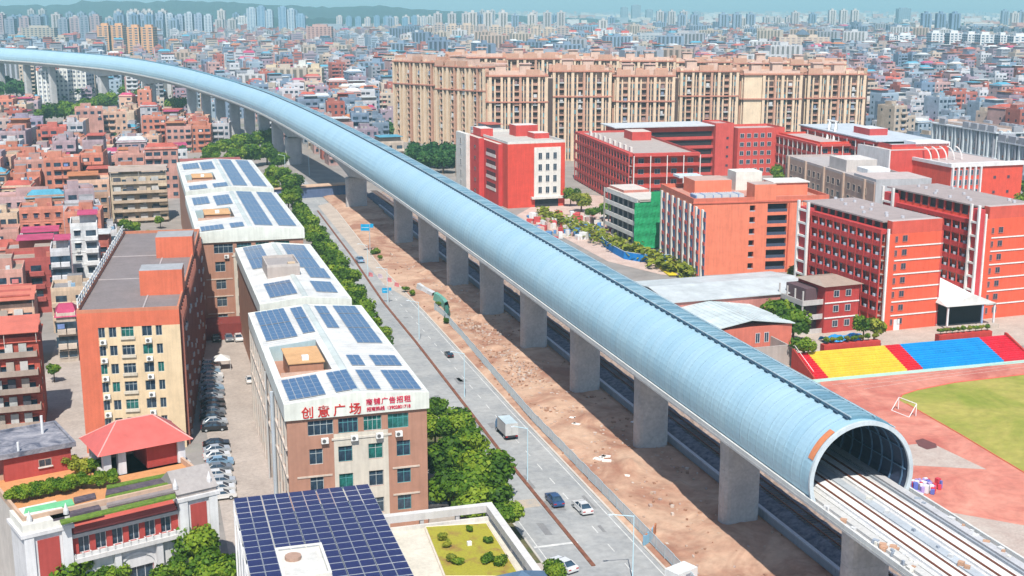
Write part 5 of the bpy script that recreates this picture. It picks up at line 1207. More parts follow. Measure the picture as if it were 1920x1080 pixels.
def house_geo(w, wi, x, y, rot, W, D, fl, wall, roof, rk, rnd, lod):
    fh = 3.15; H = fl * fh + .3; trim = tuple(min(.78, v * 1.18) for v in wall)
    sheetroof = rk >= 3
    w.rbox(x, y, rot, 0, W, 0, D, 0, H, wall, top=roof if not sheetroof else (.42, .38, .36))
    if lod < 3:
        for x0, x1, y0, y1 in ((0, W, 0, .22), (0, W, D - .22, D), (0, .22, .22, D - .22), (W - .22, W, .22, D - .22)): w.rbox(x, y, rot, x0, x1, y0, y1, H, H + .8, trim)
    hx = rnd.uniform(.1, .5) * W; hd = rnd.uniform(.3, .5) * D
    if sheetroof and rnd.random() < .6:      # sheet roof over part of the terrace
        x0, x1 = (.0, W * rnd.uniform(.55, 1)) if rnd.random() < .5 else (W * rnd.uniform(0, .4), W)
        y0 = D * rnd.uniform(0, .3); n0 = len(w.v)
        w.rbox(x, y, rot, x0 - .3, x1 + .3, y0 - .4, D + .2, H + 2.3, H + 2.45, roof, skip='')
        w.rbox(x, y, rot, x0 + .2, x1 - .2, y0 + 1.5, D - .2, H, H + 2.3, tuple(v * .8 for v in wall), skip='b')
    elif sheetroof:
        n0 = len(w.v); ca, sa = math.cos(rot), math.sin(rot)
        q = [(-.4, -.4, H), (W + .4, -.4, H), (W + .4, D + .4, H), (-.4, D + .4, H), (W * .15, D / 2, H + 2.0), (W * .85, D / 2, H + 2.0)]
        w.v += [(x + a * ca - b_ * sa, y + a * sa + b_ * ca, c) for a, b_, c in q]
        for f in ((0, 1, 5, 4), (2, 3, 4, 5), (1, 2, 5), (3, 0, 4)): w.f.append(tuple(n0 + i for i in f)); w.m.append(0); w.c.append(roof)
    else:
        w.rbox(x, y, rot, hx, hx + W * .38, D * .45, D * .45 + hd, H, H + 2.6, wall, top=roof)
        if lod < 3 and rnd.random() < .85:
            for k in range(rnd.randint(1, 5)): tx, ty = rnd.uniform(1, W - 1.5), rnd.uniform(.8, D * .4); w.rbox(x, y, rot, tx, tx + .9, ty, ty + .9, H, H + 1.4, rnd.choice([(.7, .7, .7), (.25, .4, .55), (.6, .2, .15), (.5, .48, .45)]))
    if lod >= 3:
        for f in range(fl): w.rbox(x, y, rot, W * .1, W * .9, -.08, 0, f * fh + 1.2, f * fh + 2.3, (.12, .13, .17))
        return H
    nb = max(2, int(W / 2.9)); bal = rnd.randint(0, nb - 1); hasb = rnd.random() < .8; wd = rnd.uniform(.55, .95)
    for f in range(fl):
        z = f * fh + 1.05
        for k in range(nb):
            u = (k + .5) * W / nb
            if hasb and (k == bal or k == bal + 1) and f > 0:
                wi.rbox(x, y, rot, u - 1.2, u + 1.2, -.06, 0, z - .9, z + 1.3, (.05, .05, .07)); w.rbox(x, y, rot, u - W / nb / 2 + .1, u + W / nb / 2 - .1, -1.1, 0, z - 1.15, z - .15, trim, skip='')
                if rnd.random() < .12: w.rbox(x, y, rot, u - .8, u + .6, -.5, -.1, z, z + .9, rnd.choice([(.6, .2, .2), (.2, .3, .6), (.7, .7, .7)]))
            elif rnd.random() < .88:
                wi.rbox(x, y, rot, u - wd, u + wd, -.05, 0, z, z + 1.45, (.04, .06, .09)); 
                if lod < 2: w.rbox(x, y, rot, u - .85, u + .85, -.45, 0, z + 1.45, z + 1.58, trim, skip=''); w.rbox(x, y, rot, u - .75, u + .75, -.16, 0, z - .12, z - .01, trim, skip='')
                if rnd.random() < .2: w.rbox(x, y, rot, u - .4, u + .4, -.5, -.02, z - .85, z - .25, (.7, .7, .68), skip='')
        ns = max(1, int(D / 4.2))
        for k in range(ns):
            v = (k + .5) * D / ns
            if rnd.random() < .55: wi.rbox(x, y, rot, -.05, 0, v - .5, v + .5, z, z + 1.25, (.04, .06, .09))
            if rnd.random() < .55: wi.rbox(x, y, rot, W, W + .05, v - .5, v + .5, z, z + 1.25, (.04, .06, .09))
        if f and lod < 2: w.rbox(x, y, rot, -.08, W + .08, -.09, 0, f * fh - .05, f * fh + .12, trim, skip='')
    return H
def curve_dist(x, y):
    d = (pts[:, 0] - x) ** 2 + (pts[:, 1] - y) ** 2; return math.sqrt(float(d.min()))
GREEN = [(-30, 400, 44), (-48, 330, 22), (-40, 470, 34), (*P(795, 285), 26), (*P(845, 300), 26), (*P(720, 245), 16)]
def blocked(x, y, r):
    if y < 345 and -76 - r < x < 255 + r and y > -80: return True
    if x > (-114 if y < 140 else -82) - r and x < 30 and y < 300: return True
    if curve_dist(x, y) < 13 + r: return True
    if -40 < x < 275 and y < 375: return True
    a, d = ahead(x, y)
    if 565 < d < 735 and Q(735, d)[0] - 6 - r < x: 
        px = pix(x, y, 0)[0]
        if 728 - r * 3 < px < 1640 + r * 3: return True
    pp = pix(x, y, 0)
    if 745 < pp[0] < 880 and 265 < pp[1] < 370: return True
    if (60 < pp[0] < 212 and 192 < pp[1] < 276) or (pp[0] < 48 and 150 < pp[1] < 222): return True
    for gx, gy, gr in GREEN:
        if math.hypot(x - gx, y - gy) < gr + r: return True
    for ox, oy, orr in occupied:
        if abs(ox - x) < orr + r and abs(oy - y) < orr + r and math.hypot(x - ox, y - oy) < orr + r: return True
    return False
rnd = random.Random(11); cand = []
NUM = ['', 'one', 'two', 'three', 'four', 'five', 'six', 'seven', 'eight', 'nine']
def try_house(x, y, sc, base_rot, side):
    W, D = rnd.uniform(8, 12.5) * sc, rnd.uniform(8, 12.5) * sc
    p = pix(x, y, 8)
    if not (-70 < p[0] < 1990 and p[1] < 1150): return
    if blocked(x + W / 2, y + D / 2, max(W, D) * .55): return
    g = math.sin(x * .011 + 2.1) * math.cos(y * .0093) + .5 * math.sin(x * .031) * math.sin(y * .027)
    if g > .98: return
    fl = rnd.choice([2, 3, 3, 4, 4, 5, 5, 6] if side == 'L' else ([2, 3, 3, 4, 5, 6, 7] if yy < 900 else [3, 4, 5, 6, 7, 8, 8]))
    if side == 'L' and p[0] > 300 and p[1] > 180: fl = min(fl, 4)
    wl = rnd.choice(WALLS_L if side == 'L' else WALLS_R); ri = rnd.choices(range(8), [5, 5, 3, 2.0, 1.2, .7, .4, .8] if side == 'L' else [5, 2, 3, .5, 1.5, .6, 1.2, 1.6])[0]
    cand.append(dict(x=x, y=y, W=W, D=D, fl=fl, rot=base_rot + R(rnd.uniform(-5, 5)), wl=wl, ri=ri, p=p, d=ahead(x, y)[1], side=side))
yy = -40.0
while yy < 3200:
    step = 11.4 if yy < 700 else (16 if yy < 1200 else (24 if yy < 2000 else 36)); sc = 1 if yy < 1200 else (1.25 if yy < 2000 else 1.7)
    xx = -1500.0
    while xx < 1900:
        x = xx + rnd.uniform(-1, 1) * .8; y = yy + rnd.uniform(-1, 1) * .8; xx += step * 1.04
        a, d = ahead(x, y)
        if d < 60 or abs(a) > d * .44 + 30: continue
        tx = float(np.interp(y, pts[:, 1], pts[:, 0])) if y < 1000 else 0
        side = 'L' if (x < tx and y < 1100) else 'R'
        if y > 1000 and pix(x, y, 0)[0] < 700 and rnd.random() < .6: side = 'L'
        try_house(x, y, sc, R(8 * math.sin(x * .006) + 6 * math.sin(y * .008)), side)
    yy += step * 1.06
# hand placed houses of the near village, from their photo positions
def near_house(px0, px1, ybase, ytop, D, wl, ri, label, fl=None, rot=YAW + R(18)):
    x, y = P(px0, ybase); x1, y1 = P(px1, ybase); W = math.hypot(x1 - x, y1 - y) / 1.0; H = topz(x, y, ytop); fl = fl or max(1, int(round(H / 3.15)))
    cand.append(dict(x=x, y=y, W=W, D=D, fl=fl, rot=rot, wl=wl, ri=ri, p=pix(x, y, 8), d=ahead(x, y)[1], side='L', label=label, near=True)); occupied.append((x + W / 2, y + D / 2, max(W, D) * .55))
WN = dict(WALLS_L)
near = len(cand)
near_house(-40, 78, 815, 640, 12, ('brick red', (.48, .10, .07)), 4, 'brick red house with stacked balconies and red awnings at the left edge, nearest lane')
near_house(-60, 66, 700, 580, 12, ('peach', WN['peach']), 4, 'peach house with red terrace roof at the left edge behind the brick red one')
near_house(-60, 44, 620, 525, 11, ('pink', WN['pink']), 2, 'pink house with tan flat roof at the left edge behind the peach one')
near_house(28, 116, 590, 500, 10, ('brick red', (.42, .10, .09)), 2, 'brick red house under a long tan canopy left of the white houses')
near_house(104, 138, 596, 478, 10, ('white', WN['white']), 3, 'narrow white house with magenta roof strip beside the lane')
near_house(142, 190, 566, 428, 11, ('white', (.68, .69, .70)), 3, 'tall blank white house with magenta roof close to the cream block')
near_house(-40, 34, 540, 470, 11, ('pink', WN['pink']), 4, 'low pink house with red roof at the far left edge')
near_house(40, 110, 520, 455, 11, ('white', WN['white']), 3, 'white house with a long magenta sheet roof left of the tall blank one')
near_house(190, 222, 500, 440, 10, ('white', WN['white']), 0, 'small white house directly left of the terrace railing')
near_house(112, 146, 680, 605, 9, ('cream', (.55, .47, .40)), 3, 'slim cream house with a dark awning beside the lane')
near_house(-30, 124, 452, 372, 12, ('mauve', (.50, .33, .33)), 1, 'long pinkish office with dark ribbon windows at the left edge')
near_house(212, 314, 420, 328, 13, ('cream', (.62, .50, .36)), 2, 'cream block of balconies left of the first solar roofs')
near_house(133, 206, 412, 345, 12, ('peach', WN['peach']), 5, 'peach house with orange tiled terrace beside the cream balcony block')
near_house(82, 128, 322, 245, 11, ('brick red', (.55, .16, .13)), 2, 'tall brick red house with window pairs in the middle of the village')
near_house(23, 82, 300, 225, 12, ('mauve', (.36, .31, .40)), 0, 'tall dim mauve house left of the brick red one')
near_house(-40, 22, 300, 232, 12, ('pink', (.55, .42, .38)), 2, 'pink-columned house with blue window band at the left edge')
near_house(146, 196, 290, 212, 12, ('pink', WN['pink']), 1, 'pink house with four window rows near the village trees')
near_house(197, 240, 282, 214, 12, ('peach', WN['peach']), 1, 'peach house right of the pink one near the village trees')
near_house(254, 350, 312, 270, 14, ('white', (.62, .62, .64)), 3, 'low white shed with magenta roof edge left of the farthest solar roof', fl=2); near_house(196, 252, 330, 285, 12, ('white', (.62, .62, .64)), 3, 'white house with magenta terrace roof beside the low white shed', fl=3)
hand = cand[near:]; cand = [c for c in cand[:near] if not any(math.hypot(c['x'] - h['x'], c['y'] - h['y']) < (h['W'] + c['W']) * .62 for h in hand)]
cand.sort(key=lambda c: c['d']); solo = hand + cand[:300 - len(hand)]; rest = cand[300 - len(hand):]
def place(c):
    px, py = c['p']
    if c['x'] < -80 and c['y'] < 130: return 'left of the cream block'
    if c['side'] == 'L':
        if py > 330: return 'behind the cream block' if px > 130 else 'at the far left'
        if px > 330: return 'beneath the curved viaduct'
        return 'in the village middle' if py > 255 else ('by the village trees' if px > 120 else 'near the left edge')
    if px > 1560: return 'right beyond the school' if py > 240 else 'far right beyond the school'
    return 'between tunnel and beige estate' if px < 760 else 'beyond the school'
groups = {}
for c in solo:
    if 'label' in c: continue
    c['base'] = f"{c['wl'][0]} {NUM[c['fl']]} storey house, {ROOFS[c['ri']][0]}, {place(c)}"; groups.setdefault(c['base'], []).append(c)
ORD = ['leftmost', 'second from left', 'third from left', 'fourth from left', 'fifth from left', 'sixth from left', 'seventh from left']
for k, g in groups.items():
    g.sort(key=lambda c: c['p'][0])
    for i, c in enumerate(g): c['label'] = k if len(g) == 1 else f'{k}, {ORD[i]}' if i < 7 else f'{k}, number {i + 1}'
for c in solo:
    r = T('village_house' if c['side'] == 'L' else 'town_house', c['label'], 'house', c['x'], c['y'], 0, c['rot'], 'houses of the village' if c['side'] == 'L' else 'houses of the town'); c['root'] = r
    w, wi = MB(), MB(); rr_ = random.Random(int(c['x'] * 31 + c['y'] * 17)); lod = 1 if c['d'] < 420 else 2
    house_geo(w, wi, 0, 0, 0, c['W'], c['D'], c['fl'], c['wl'][1], ROOFS[c['ri']][1], c['ri'], rr_, lod)
    w.build('wall', [OLD], r)
    if wi.f: wi.build('windows', [GLASS], r, kind='stuff')
def balconies(c, awn, slab):
    r = c['root']; fh = 3.15; W = c['W']
    for f in range(1, c['fl'] + 1):
        b = MB(); z = (f - 1) * fh + .9; d = 1.7 if f < c['fl'] else 1.0
        b.box(.4, W - .3, -d, -.13, z, z + .22, slab); b.box(.4, W - .3, -d, -d + .15, z + .22, z + 1.0, slab); b.box(.4, .55, -d + .15, -.13, z + .22, z + 1.0, slab); b.box(W - .45, W - .3, -d + .15, -.13, z + .22, z + 1.0, slab)
        for q in range(4): u = 1 + q * (W - 2) / 4; b.box(u, u + (W - 2) / 7, -.5, -.13, z + .25, z + 2.3, ((.55, .55, .53), (.1, .1, .12), (.45, .38, .33), (.6, .58, .56))[(q + f) % 4])
        b.build('balcony', [OLD], r)
    for k, y in enumerate((0, 5.5)):
        b = MB(); z = c['fl'] * fh + 2.6; b.prism([(y - 1.2, z - .5), (y + 3.2, z + .4), (y + 3.2, z + .5), (y - 1.2, z - .4)], -.3, W + .2, awn, axis='x')
        for u in (.2, W / 2, W - .3): b.box(u, u + .12, y - 1, y - .88, z - 2.3, z - .45, (.5, .45, .42))
        b.build('awning', [SHEET], r)
for c in solo:
    if c['label'].startswith('brick red house with stacked'): balconies(c, (.60, .16, .11), (.42, .33, .28))
    elif c['label'].startswith('cream block of balconies'): balconies(c, (.45, .36, .3), (.60, .46, .34))
    elif c['label'].startswith('peach house with red terrace'): balconies(c, (.60, .18, .12), (.58, .42, .33))
w, wi = MB(), MB()
for c in rest: house_geo(w, wi, c['x'], c['y'], c['rot'], c['W'], c['D'], c['fl'], c['wl'][1], ROOFS[c['ri']][1], c['ri'], random.Random(int(c['x'] * 31 + c['y'] * 17)), 2 if c['d'] < 1300 else 3)
r8 = random.Random(44)
for k in range(300):
    d = r8.uniform(850, 3000); a = r8.uniform(-.44, .44) * d; x = CX + a * _cy - d * _sy; y = CY + a * _sy + d * _cy
    if blocked(x, y, 14): continue
    W_, D_, fl_n = r8.uniform(16, 42), r8.uniform(11, 16), (r8.randint(6, 8) if a < -.1 * d else r8.randint(7, 12)); fl_n = min(fl_n, 7) if (a < -.1 * d and d < 2000 and abs(a / d + .31) < .06) else fl_n; c = r8.choice([(.55, .55, .56), (.46, .36, .30), (.24, .32, .42), (.50, .43, .36), (.34, .36, .40), (.18, .24, .33)]); ro = YAW + R(r8.uniform(-20, 20)); H_ = fl_n * 3.05
    if pix(x, y, 0)[0] > 1480 and d < 1800: fl_n = min(fl_n, 6); H_ = fl_n * 3.05
    w.rbox(x, y, ro, 0, W_, 0, D_, 0, H_, c, top=tuple(v * .8 for v in c)); w.rbox(x, y, ro, W_ * .35, W_ * .6, D_ * .3, D_ * .7, H_, H_ + 3, c)
    for q in range(int(W_ / 5)): w.rbox(x, y, ro, q * 5 + 1.2, q * 5 + 3.8, -.12, 0, 1, H_ - 1, tuple(v * .35 for v in c)); w.rbox(x, y, ro, q * 5, q * 5 + .8, -1, 0, 0, H_ + .5, tuple(min(.7, v * 1.2) for v in c))
for k in range(60):
    d = r8.uniform(2500, 3900); a = r8.uniform(-.44, .44) * d; x = CX + a * _cy - d * _sy; y = CY + a * _sy + d * _cy; c = r8.choice([(.24, .32, .42), (.46, .44, .44), (.18, .27, .38), (.55, .52, .50)]); H_ = r8.uniform(38, 62)
    for q in range(r8.randint(1, 3)): w.rbox(x, y, YAW, q * 30, q * 30 + 18, 0, 16, 0, H_, c, top=c); w.rbox(x, y, YAW, q * 30 + 5, q * 30 + 8, -.4, 0, 2, H_ - 2, tuple(v * .3 for v in c)); w.rbox(x, y, YAW, q * 30 + 11, q * 30 + 14, -.4, 0, 2, H_ - 2, tuple(v * .3 for v in c)); w.rbox(x, y, YAW, q * 30 + 6, q * 30 + 12, 4, 12, H_, H_ + 4, c)
print('houses', len(solo), len(rest), 'faces', len(w.f) + len(wi.f))
w.v += []
off = len(w.v); w.f += [tuple(i + off for i in f) for f in wi.f]; w.v += wi.v; w.m += wi.m; w.c += wi.c
o = w.build('distant_houses', [PAINTF], kind='stuff'); tag(o, 'carpet of small houses spreading far behind the estate and the tunnel', 'houses')
# far blocks towards the horizon
w = MB(); r2 = random.Random(5)
for k in range(3200):
    d = 2600 + 9000 * r2.random() ** 1.3; a = r2.uniform(-.46, .46) * d; x = CX + a * _cy - d * _sy; y = CY + a * _sy + d * _cy
    if curve_dist(x, y) < 60: continue
    W_, D_, H_ = r2.uniform(14, 60), r2.uniform(14, 30), r2.choice([6, 8, 10, 12, 15, 20, 26]) * (1.2 if r2.random() < .1 else 1); c = r2.choice([(.6, .6, .6), (.5, .42, .38), (.35, .4, .45), (.55, .3, .25), (.66, .62, .56)])
    w.rbox(x, y, YAW + r2.uniform(-.3, .3), 0, W_, 0, D_, 0, H_, c, top=tuple(v * .8 for v in c))
o = w.build('horizon_blocks', [PAINTF], kind='stuff'); tag(o, 'tiny pale blocks of the far city fading into the haze', 'buildings')

# ================================================================== HILLS
top_line = [(-400, 12), (-50, 8), (60, 11), (165, 9), (185, 3), (280, 2), (310, 6), (335, 1), (430, 2), (520, 8), (640, 14), (720, 11), (800, 17), (900, 24), (1000, 30), (1120, 36), (1300, 42)]
def hill(name, dist, tl, dz, seed, hw):
    r3 = random.Random(seed); b = MB(); cols_ = 150; px0, px1 = tl[0][0], tl[-1][0]; rows = 9
    for i in range(cols_ + 1):
        px = px0 + (px1 - px0) * i / cols_; ty = np.interp(px, [t[0] for t in tl], [t[1] for t in tl]); x, y = Q(px, dist); hmax = max(2, topz(x, y, ty + dz) + r3.uniform(-3, 3))
        for j in range(rows):
            t = j / (rows - 1); xx, yy = Q(px, dist + (t - .5) * hw * 2); b.v.append((xx, yy, hmax * math.sin(math.pi * t) ** .8 * (1 + r3.uniform(-.04, .04)) - .5))
    for i in range(cols_):
        for j in range(rows - 1): a = i * rows + j; b.f.append((a, a + rows, a + rows + 1, a + 1)); b.m.append(0); b.c.append((0, 0, 0))
    return struct(name, b, [HILLM])
HILLM = plain('wooded_hill_haze_tint', (.02, .065, .055), .95, c2=(.012, .04, .04), sc=.01, bump=0)  # woodland green shifted towards blue to imitate distance haze
hill('hills', 5200, top_line, 0, 1, 900)
hill('low_hills', 3600, [(-300, 34), (0, 30), (200, 30), (420, 38), (520, 32), (700, 30), (830, 36), (1000, 44)], 3, 2, 300)

# ================================================================== TREES
def crown_mesh(seed, n, leaf, mat, sx=1, sy=1, sz=.8, lobes=9):
    r4 = np.random.default_rng(seed); L = r4.normal(size=(lobes, 3)); L /= np.linalg.norm(L, axis=1)[:, None]; L *= r4.uniform(.25, .62, (lobes, 1)); L[:, 2] = L[:, 2] * .75; rad = r4.uniform(.30, .50, lobes); br = r4.uniform(.2, .75, lobes)
    k = r4.integers(0, lobes, n); d = r4.normal(size=(n, 3)); d /= np.linalg.norm(d, axis=1)[:, None]
    p = L[k] + d * (rad[k] * r4.uniform(.55, 1.06, n))[:, None]; p *= np.array((sx, sy, sz)); keep = p[:, 2] > -.55 * sz; p = p[keep]; d = d[keep]; k = k[keep]; n = len(p)
    nr = d + r4.normal(size=(n, 3)) * .55; nr[:, 2] += .35; nr /= np.linalg.norm(nr, axis=1)[:, None]
    a = np.cross(nr, r4.normal(size=(n, 3))); a /= np.linalg.norm(a, axis=1)[:, None] + 1e-9; e = np.cross(nr, a); s = (leaf * r4.uniform(.6, 1.3, n))[:, None]
    v = np.stack([p - a * s - e * s * .6, p + a * s - e * s * .6, p + a * s * .7 + e * s * .8 + nr * s * .25, p - a * s * .7 + e * s * .8], 1).reshape(-1, 3)
    b = MB(); b.v = [tuple(q) for q in v]; b.f = [(4 * i, 4 * i + 1, 4 * i + 2, 4 * i + 3) for i in range(n)]; b.m = [0] * n
    cc = np.clip(br[k] + r4.normal(size=n) * .13, 0, 1); b.c = [(float(q), float(q), float(q)) for q in cc]; return b.mesh('crown', [mat])
def trunk_mesh(seed, h=1.0):
    r4 = random.Random(seed); b = MB(); b.tube((0, 0, -.9 * h), (0.02, 0, -.25), .075, .05, 7)
    for k in range(5): a = k * 1.26 + r4.random(); b.tube((.02, 0, -.34 + k * .04), (.42 * math.cos(a), .42 * math.sin(a), -.08 + r4.random() * .1), .035, .012, 5)
    return b.mesh('trunk', [BARKM])
CR_BIG = [crown_mesh(s, 3400, .065, LEAF) for s in (1, 2, 3, 4)]; CR_MID = [crown_mesh(s, 1300, .085, LEAF) for s in (5, 6, 7)]; CR_DEEP = [crown_mesh(s, 1100, .09, LEAFB) for s in (8, 9)]
CR_YEL = [crown_mesh(s, 1300, .085, LEAFY) for s in (10, 11)]; CR_FAR = [crown_mesh(s, 420, .14, LEAFB) for s in (12, 13, 14)]
TRK = [trunk_mesh(s) for s in (1, 2, 3)]; tk = [0]; rt = random.Random(21)
def tree(x, y, r, zc, label, group=None, cr=None, name='broadleaf_tree', cat='tree', z0=0, flat=1.0):
    t = T(name, label, cat, x, y, z0, 0, group); tk[0] += 1; flat = flat; c = put('crown', (cr or CR_MID)[tk[0] % len(cr or CR_MID)], t); c.location = (0, 0, zc); c.rotation_euler = (0, 0, rt.random() * 6.28); c.scale = (r, r, r * flat)
    k = put('trunk', TRK[tk[0] % 3], t); k.location = (0, 0, zc); k.scale = (r * .9, r * .9, zc / .9 * 1.0) ; return t
big_ = [(815, 800, 3.6), (835, 850, 5.2), (880, 835, 4.8), (850, 905, 5.0), (905, 880, 5.2), (925, 915, 4.2), (890, 935, 4.6), (945, 960, 3.2), (860, 795, 4.2), (818, 760, 3.0)]
posn = ['by the sign building corner', 'beside the lower windows of the sign building', 'leaning towards the dirt median', 'above the parked cars', 'in the middle of the near clump', 'nearest the dirt crossing', 'behind the concrete roof frame', 'small one next to the roof frame corner', 'at the far end of the near clump', 'pressed against the sign building edge']
for (px, py, r), w_ in zip(big_, posn): x, y = P(px, py, 5); tree(x, y, r, 4.8, f'lush green roadside tree {w_}', 'roadside trees', CR_BIG)
def nth(i):
    n = i + 1; tens = {2: 'twenty', 3: 'thirty', 4: 'forty', 5: 'fifty'}; low = ['', 'first', 'second', 'third', 'fourth', 'fifth', 'sixth', 'seventh', 'eighth', 'ninth', 'tenth', 'eleventh', 'twelfth', 'thirteenth', 'fourteenth', 'fifteenth', 'sixteenth', 'seventeenth', 'eighteenth', 'nineteenth']
    if n < 20: return low[n]
    return tens[n // 10] + ('-' + low[n % 10] if n % 10 else 'th')
k = 0; y = 62
rowlab = ['nearest', 'second', 'third', 'fourth', 'fifth', 'sixth', 'seventh', 'eighth', 'ninth', 'tenth', 'eleventh', 'twelfth', 'thirteenth', 'fourteenth', 'fifteenth', 'sixteenth', 'seventeenth', 'eighteenth', 'nineteenth', 'twentieth']
rowx = [(60, -35), (90, -33.5), (113, -32), (155, -29.5), (213, -27.5), (290, -25)]
ys_ = []
while y < 296: ys_.append(y); y += rt.uniform(4.6, 6.2)
for i, y in enumerate(ys_):
    part_ = 'along the solar blocks' if y < 200 else 'beyond the brown block'; r = rt.uniform(2.5, 3.2) if y < 120 else rt.uniform(3.0, 4.2)
    tree(along(rowx, y) + rt.uniform(-.8, .8) - (.5 if y < 120 else 1.5), y, r, r + .6, f'roadside tree {part_}, {nth(i)} of the long row from its near end', 'roadside trees', CR_BIG[:2] + CR_MID if y < 200 else CR_MID)
wood = [(400, 285, 6), (425, 275, 6.5), (452, 268, 7), (478, 262, 7), (505, 258, 7), (440, 292, 6), (470, 288, 7), (500, 285, 7), (520, 300, 6), (515, 325, 6), (545, 345, 5.6), (540, 372, 5), (390, 300, 5), (505, 345, 5), (530, 330, 5), (556, 360, 3.4)]
for i, (px, py, r) in enumerate(wood):
    x, y = P(px, py, 6); tree(x, y, r, 6.5, f'dense tree in the wood before the haunched viaduct span, {ORD[min(i, 6)] if i < 7 else ["near the arch pier", "centre", "right flank", "by the last solar roof", "by the road end", "lowest", "left flank", "inner edge", "small outer one"][i - 7]}', 'wood before the viaduct', CR_BIG)
def px_tree(px, py, zc, r, label, group=None, cr=None, z0=0, **k_):
    x, y = P(px, py, zc)
    if zc > 12: z0 = 14 if zc > 14 else 12.25
    tree(x, y, r, zc - z0, label, group, cr, z0=z0, **k_)
px_tree(150, 1068, 6.5, 4.4, 'bright green tree crown before the garden building, left of its arch', 'trees before the garden building', CR_BIG); px_tree(200, 1075, 5.5, 2.8, 'smaller crown against the left garden building tree', 'trees before the garden building', CR_BIG)
px_tree(365, 1020, 7, 4.2, 'bright green tree between the garden building and the solar canopy', 'trees before the garden building', CR_BIG); px_tree(395, 1065, 5.5, 4.0, 'low tree crown at the bottom edge left of the solar canopy', 'trees before the garden building', CR_BIG); px_tree(330, 1075, 5.5, 3.0, 'small crown right of the arched window', 'trees before the garden building', CR_BIG)
px_tree(90, 1078, 5, 3, 'leafy crown at the bottom left corner', 'trees before the garden building', CR_BIG)
px_tree(1040, 1072, 2.5, 2.2, 'small roadside tree at the bottom edge right of the blue kiosk', None, CR_BIG)
for i, (px, py, r, l) in enumerate([(1090, 372, 5.2, 'broad tree between the white fronted block and the gallery block'), (1070, 362, 4, 'tree close to the white fronted block entrance'), (1110, 395, 3, 'small tree in the school yard'), (1138, 390, 4.6, 'dark round tree beside the netted building'), (1500, 512, 5.2, 'tall tree right of the orange block'), (1482, 536, 5.4, 'wide tree above the pale metal roof'), (1468, 578, 5.4, 'tree left of the small red house'), (1488, 604, 5, 'dense tree touching the small red house'), (1508, 645, 3.2, 'tree below the veranda of the small red house'), (1640, 610, 3.4, 'yellowish tree right of the small red house'), (1620, 606, 3.2, 'tree between the small red house and the dormitory'), (1455, 318, 4.5, 'palm-like tree behind the orange block'), (1462, 330, 3.6, 'shorter tree behind the orange block'), (1725, 288, 4, 'tree between red library and rear wing'), (1820, 368, 4, 'tree rising over the right dormitory roof'), (1905, 345, 6, 'big tree at the right edge beside the red library'), (1915, 375, 5, 'second tree at the right edge beside the red library')]):
    px_tree(px, py, 5, r, l, 'school trees', CR_YEL if i in (9, 4, 0) else CR_MID)
for i in range(9): px_tree(778 + i * 10.5, 282 + (i % 3) * 9, 6, 7.2, f'dark tree at the foot of the beige corner tower, {ords[i] if i else "leftmost"} of its clump', 'trees below the beige tower', CR_DEEP)
for i in range(3): px_tree(712 + i * 12, 243 - (i % 2) * 5, 6, 6, f'tree squeezed between tunnel and beige tower, {["left", "middle", "right"][i]}', 'trees below the beige tower', CR_DEEP)
for i, (px, py, r) in enumerate([(82, 205, 8), (120, 200, 9), (140, 208, 8), (165, 194, 8), (188, 186, 7), (205, 184, 7), (10, 158, 10), (30, 162, 9), (-5, 165, 9), (245, 168, 7), (262, 172, 7), (280, 175, 6), (328, 190, 7), (60, 212, 6), (154, 205, 7), (232, 165, 6)]):
    px_tree(px, py + 2, 10, r * 1.25, f'round tree of the village belt below the far viaduct, {["west end", "second crown", "third crown", "fourth crown", "fifth crown", "sixth crown", "left edge front", "left edge middle", "left edge rim", "behind a pier", "beside a pier", "before the haunch", "near the pier cluster", "outermost low crown", "inner low crown", "between two piers"][i]}', 'trees below the far viaduct', CR_DEEP if i in (6, 7, 8) else CR_MID)
for i, (px, py, r, l) in enumerate([(235, 418, 3.4, 'dark tree behind the orange stair hut'), (252, 425, 2.8, 'tree right of the dark one behind the stair hut'), (272, 438, 2.2, 'light green shrub behind the stair hut'), (120, 565, 2.4, 'shrub beside the village lane'), (136, 575, 2.4, 'leafy tree beside the village lane'), (182, 395, 3, 'tree behind the white houses'), (100, 690, 2, 'dark bush in the lane shade'), (300, 412, 2.4, 'shrub by the turquoise tarp')]): px_tree(px, py, 3, r, l, 'village shrubs', CR_YEL if i in (2, 3) else CR_MID)
# far trees
fart = {}
for k in range(240):
    d = rt.uniform(520, 2400); px = rt.uniform(-20, 1940); x, y = Q(px, d)
    if blocked(x, y, 6) or any(math.hypot(x - c['x'] - 5, y - c['y'] - 5) < 9 for c in cand if abs(c['x'] - x) < 12): continue
    z_ = 'left' if px < 700 else ('middle' if px < 1300 else 'right')
    fart.setdefault(z_, []).append((pix(x, y, 5)[0], tree(x, y, rt.uniform(5, 9), 5.5, 'x', 'distant trees among the houses', CR_FAR, flat=.9), d))
for z_, g in fart.items():
    for band, lo_, hi_ in (('nearer', 0, 1100), ('middle', 1100, 1700), ('farthest', 1700, 9999)):
        q = sorted([t for t in g if lo_ <= t[2] < hi_], key=lambda t: t[0])
        for i, t in enumerate(q): t[1]['label'] = f'{band} distant tree among far houses, {z_} part of the town, {nth(i)} from left'
b = MB(); r5 = np.random.default_rng(4)
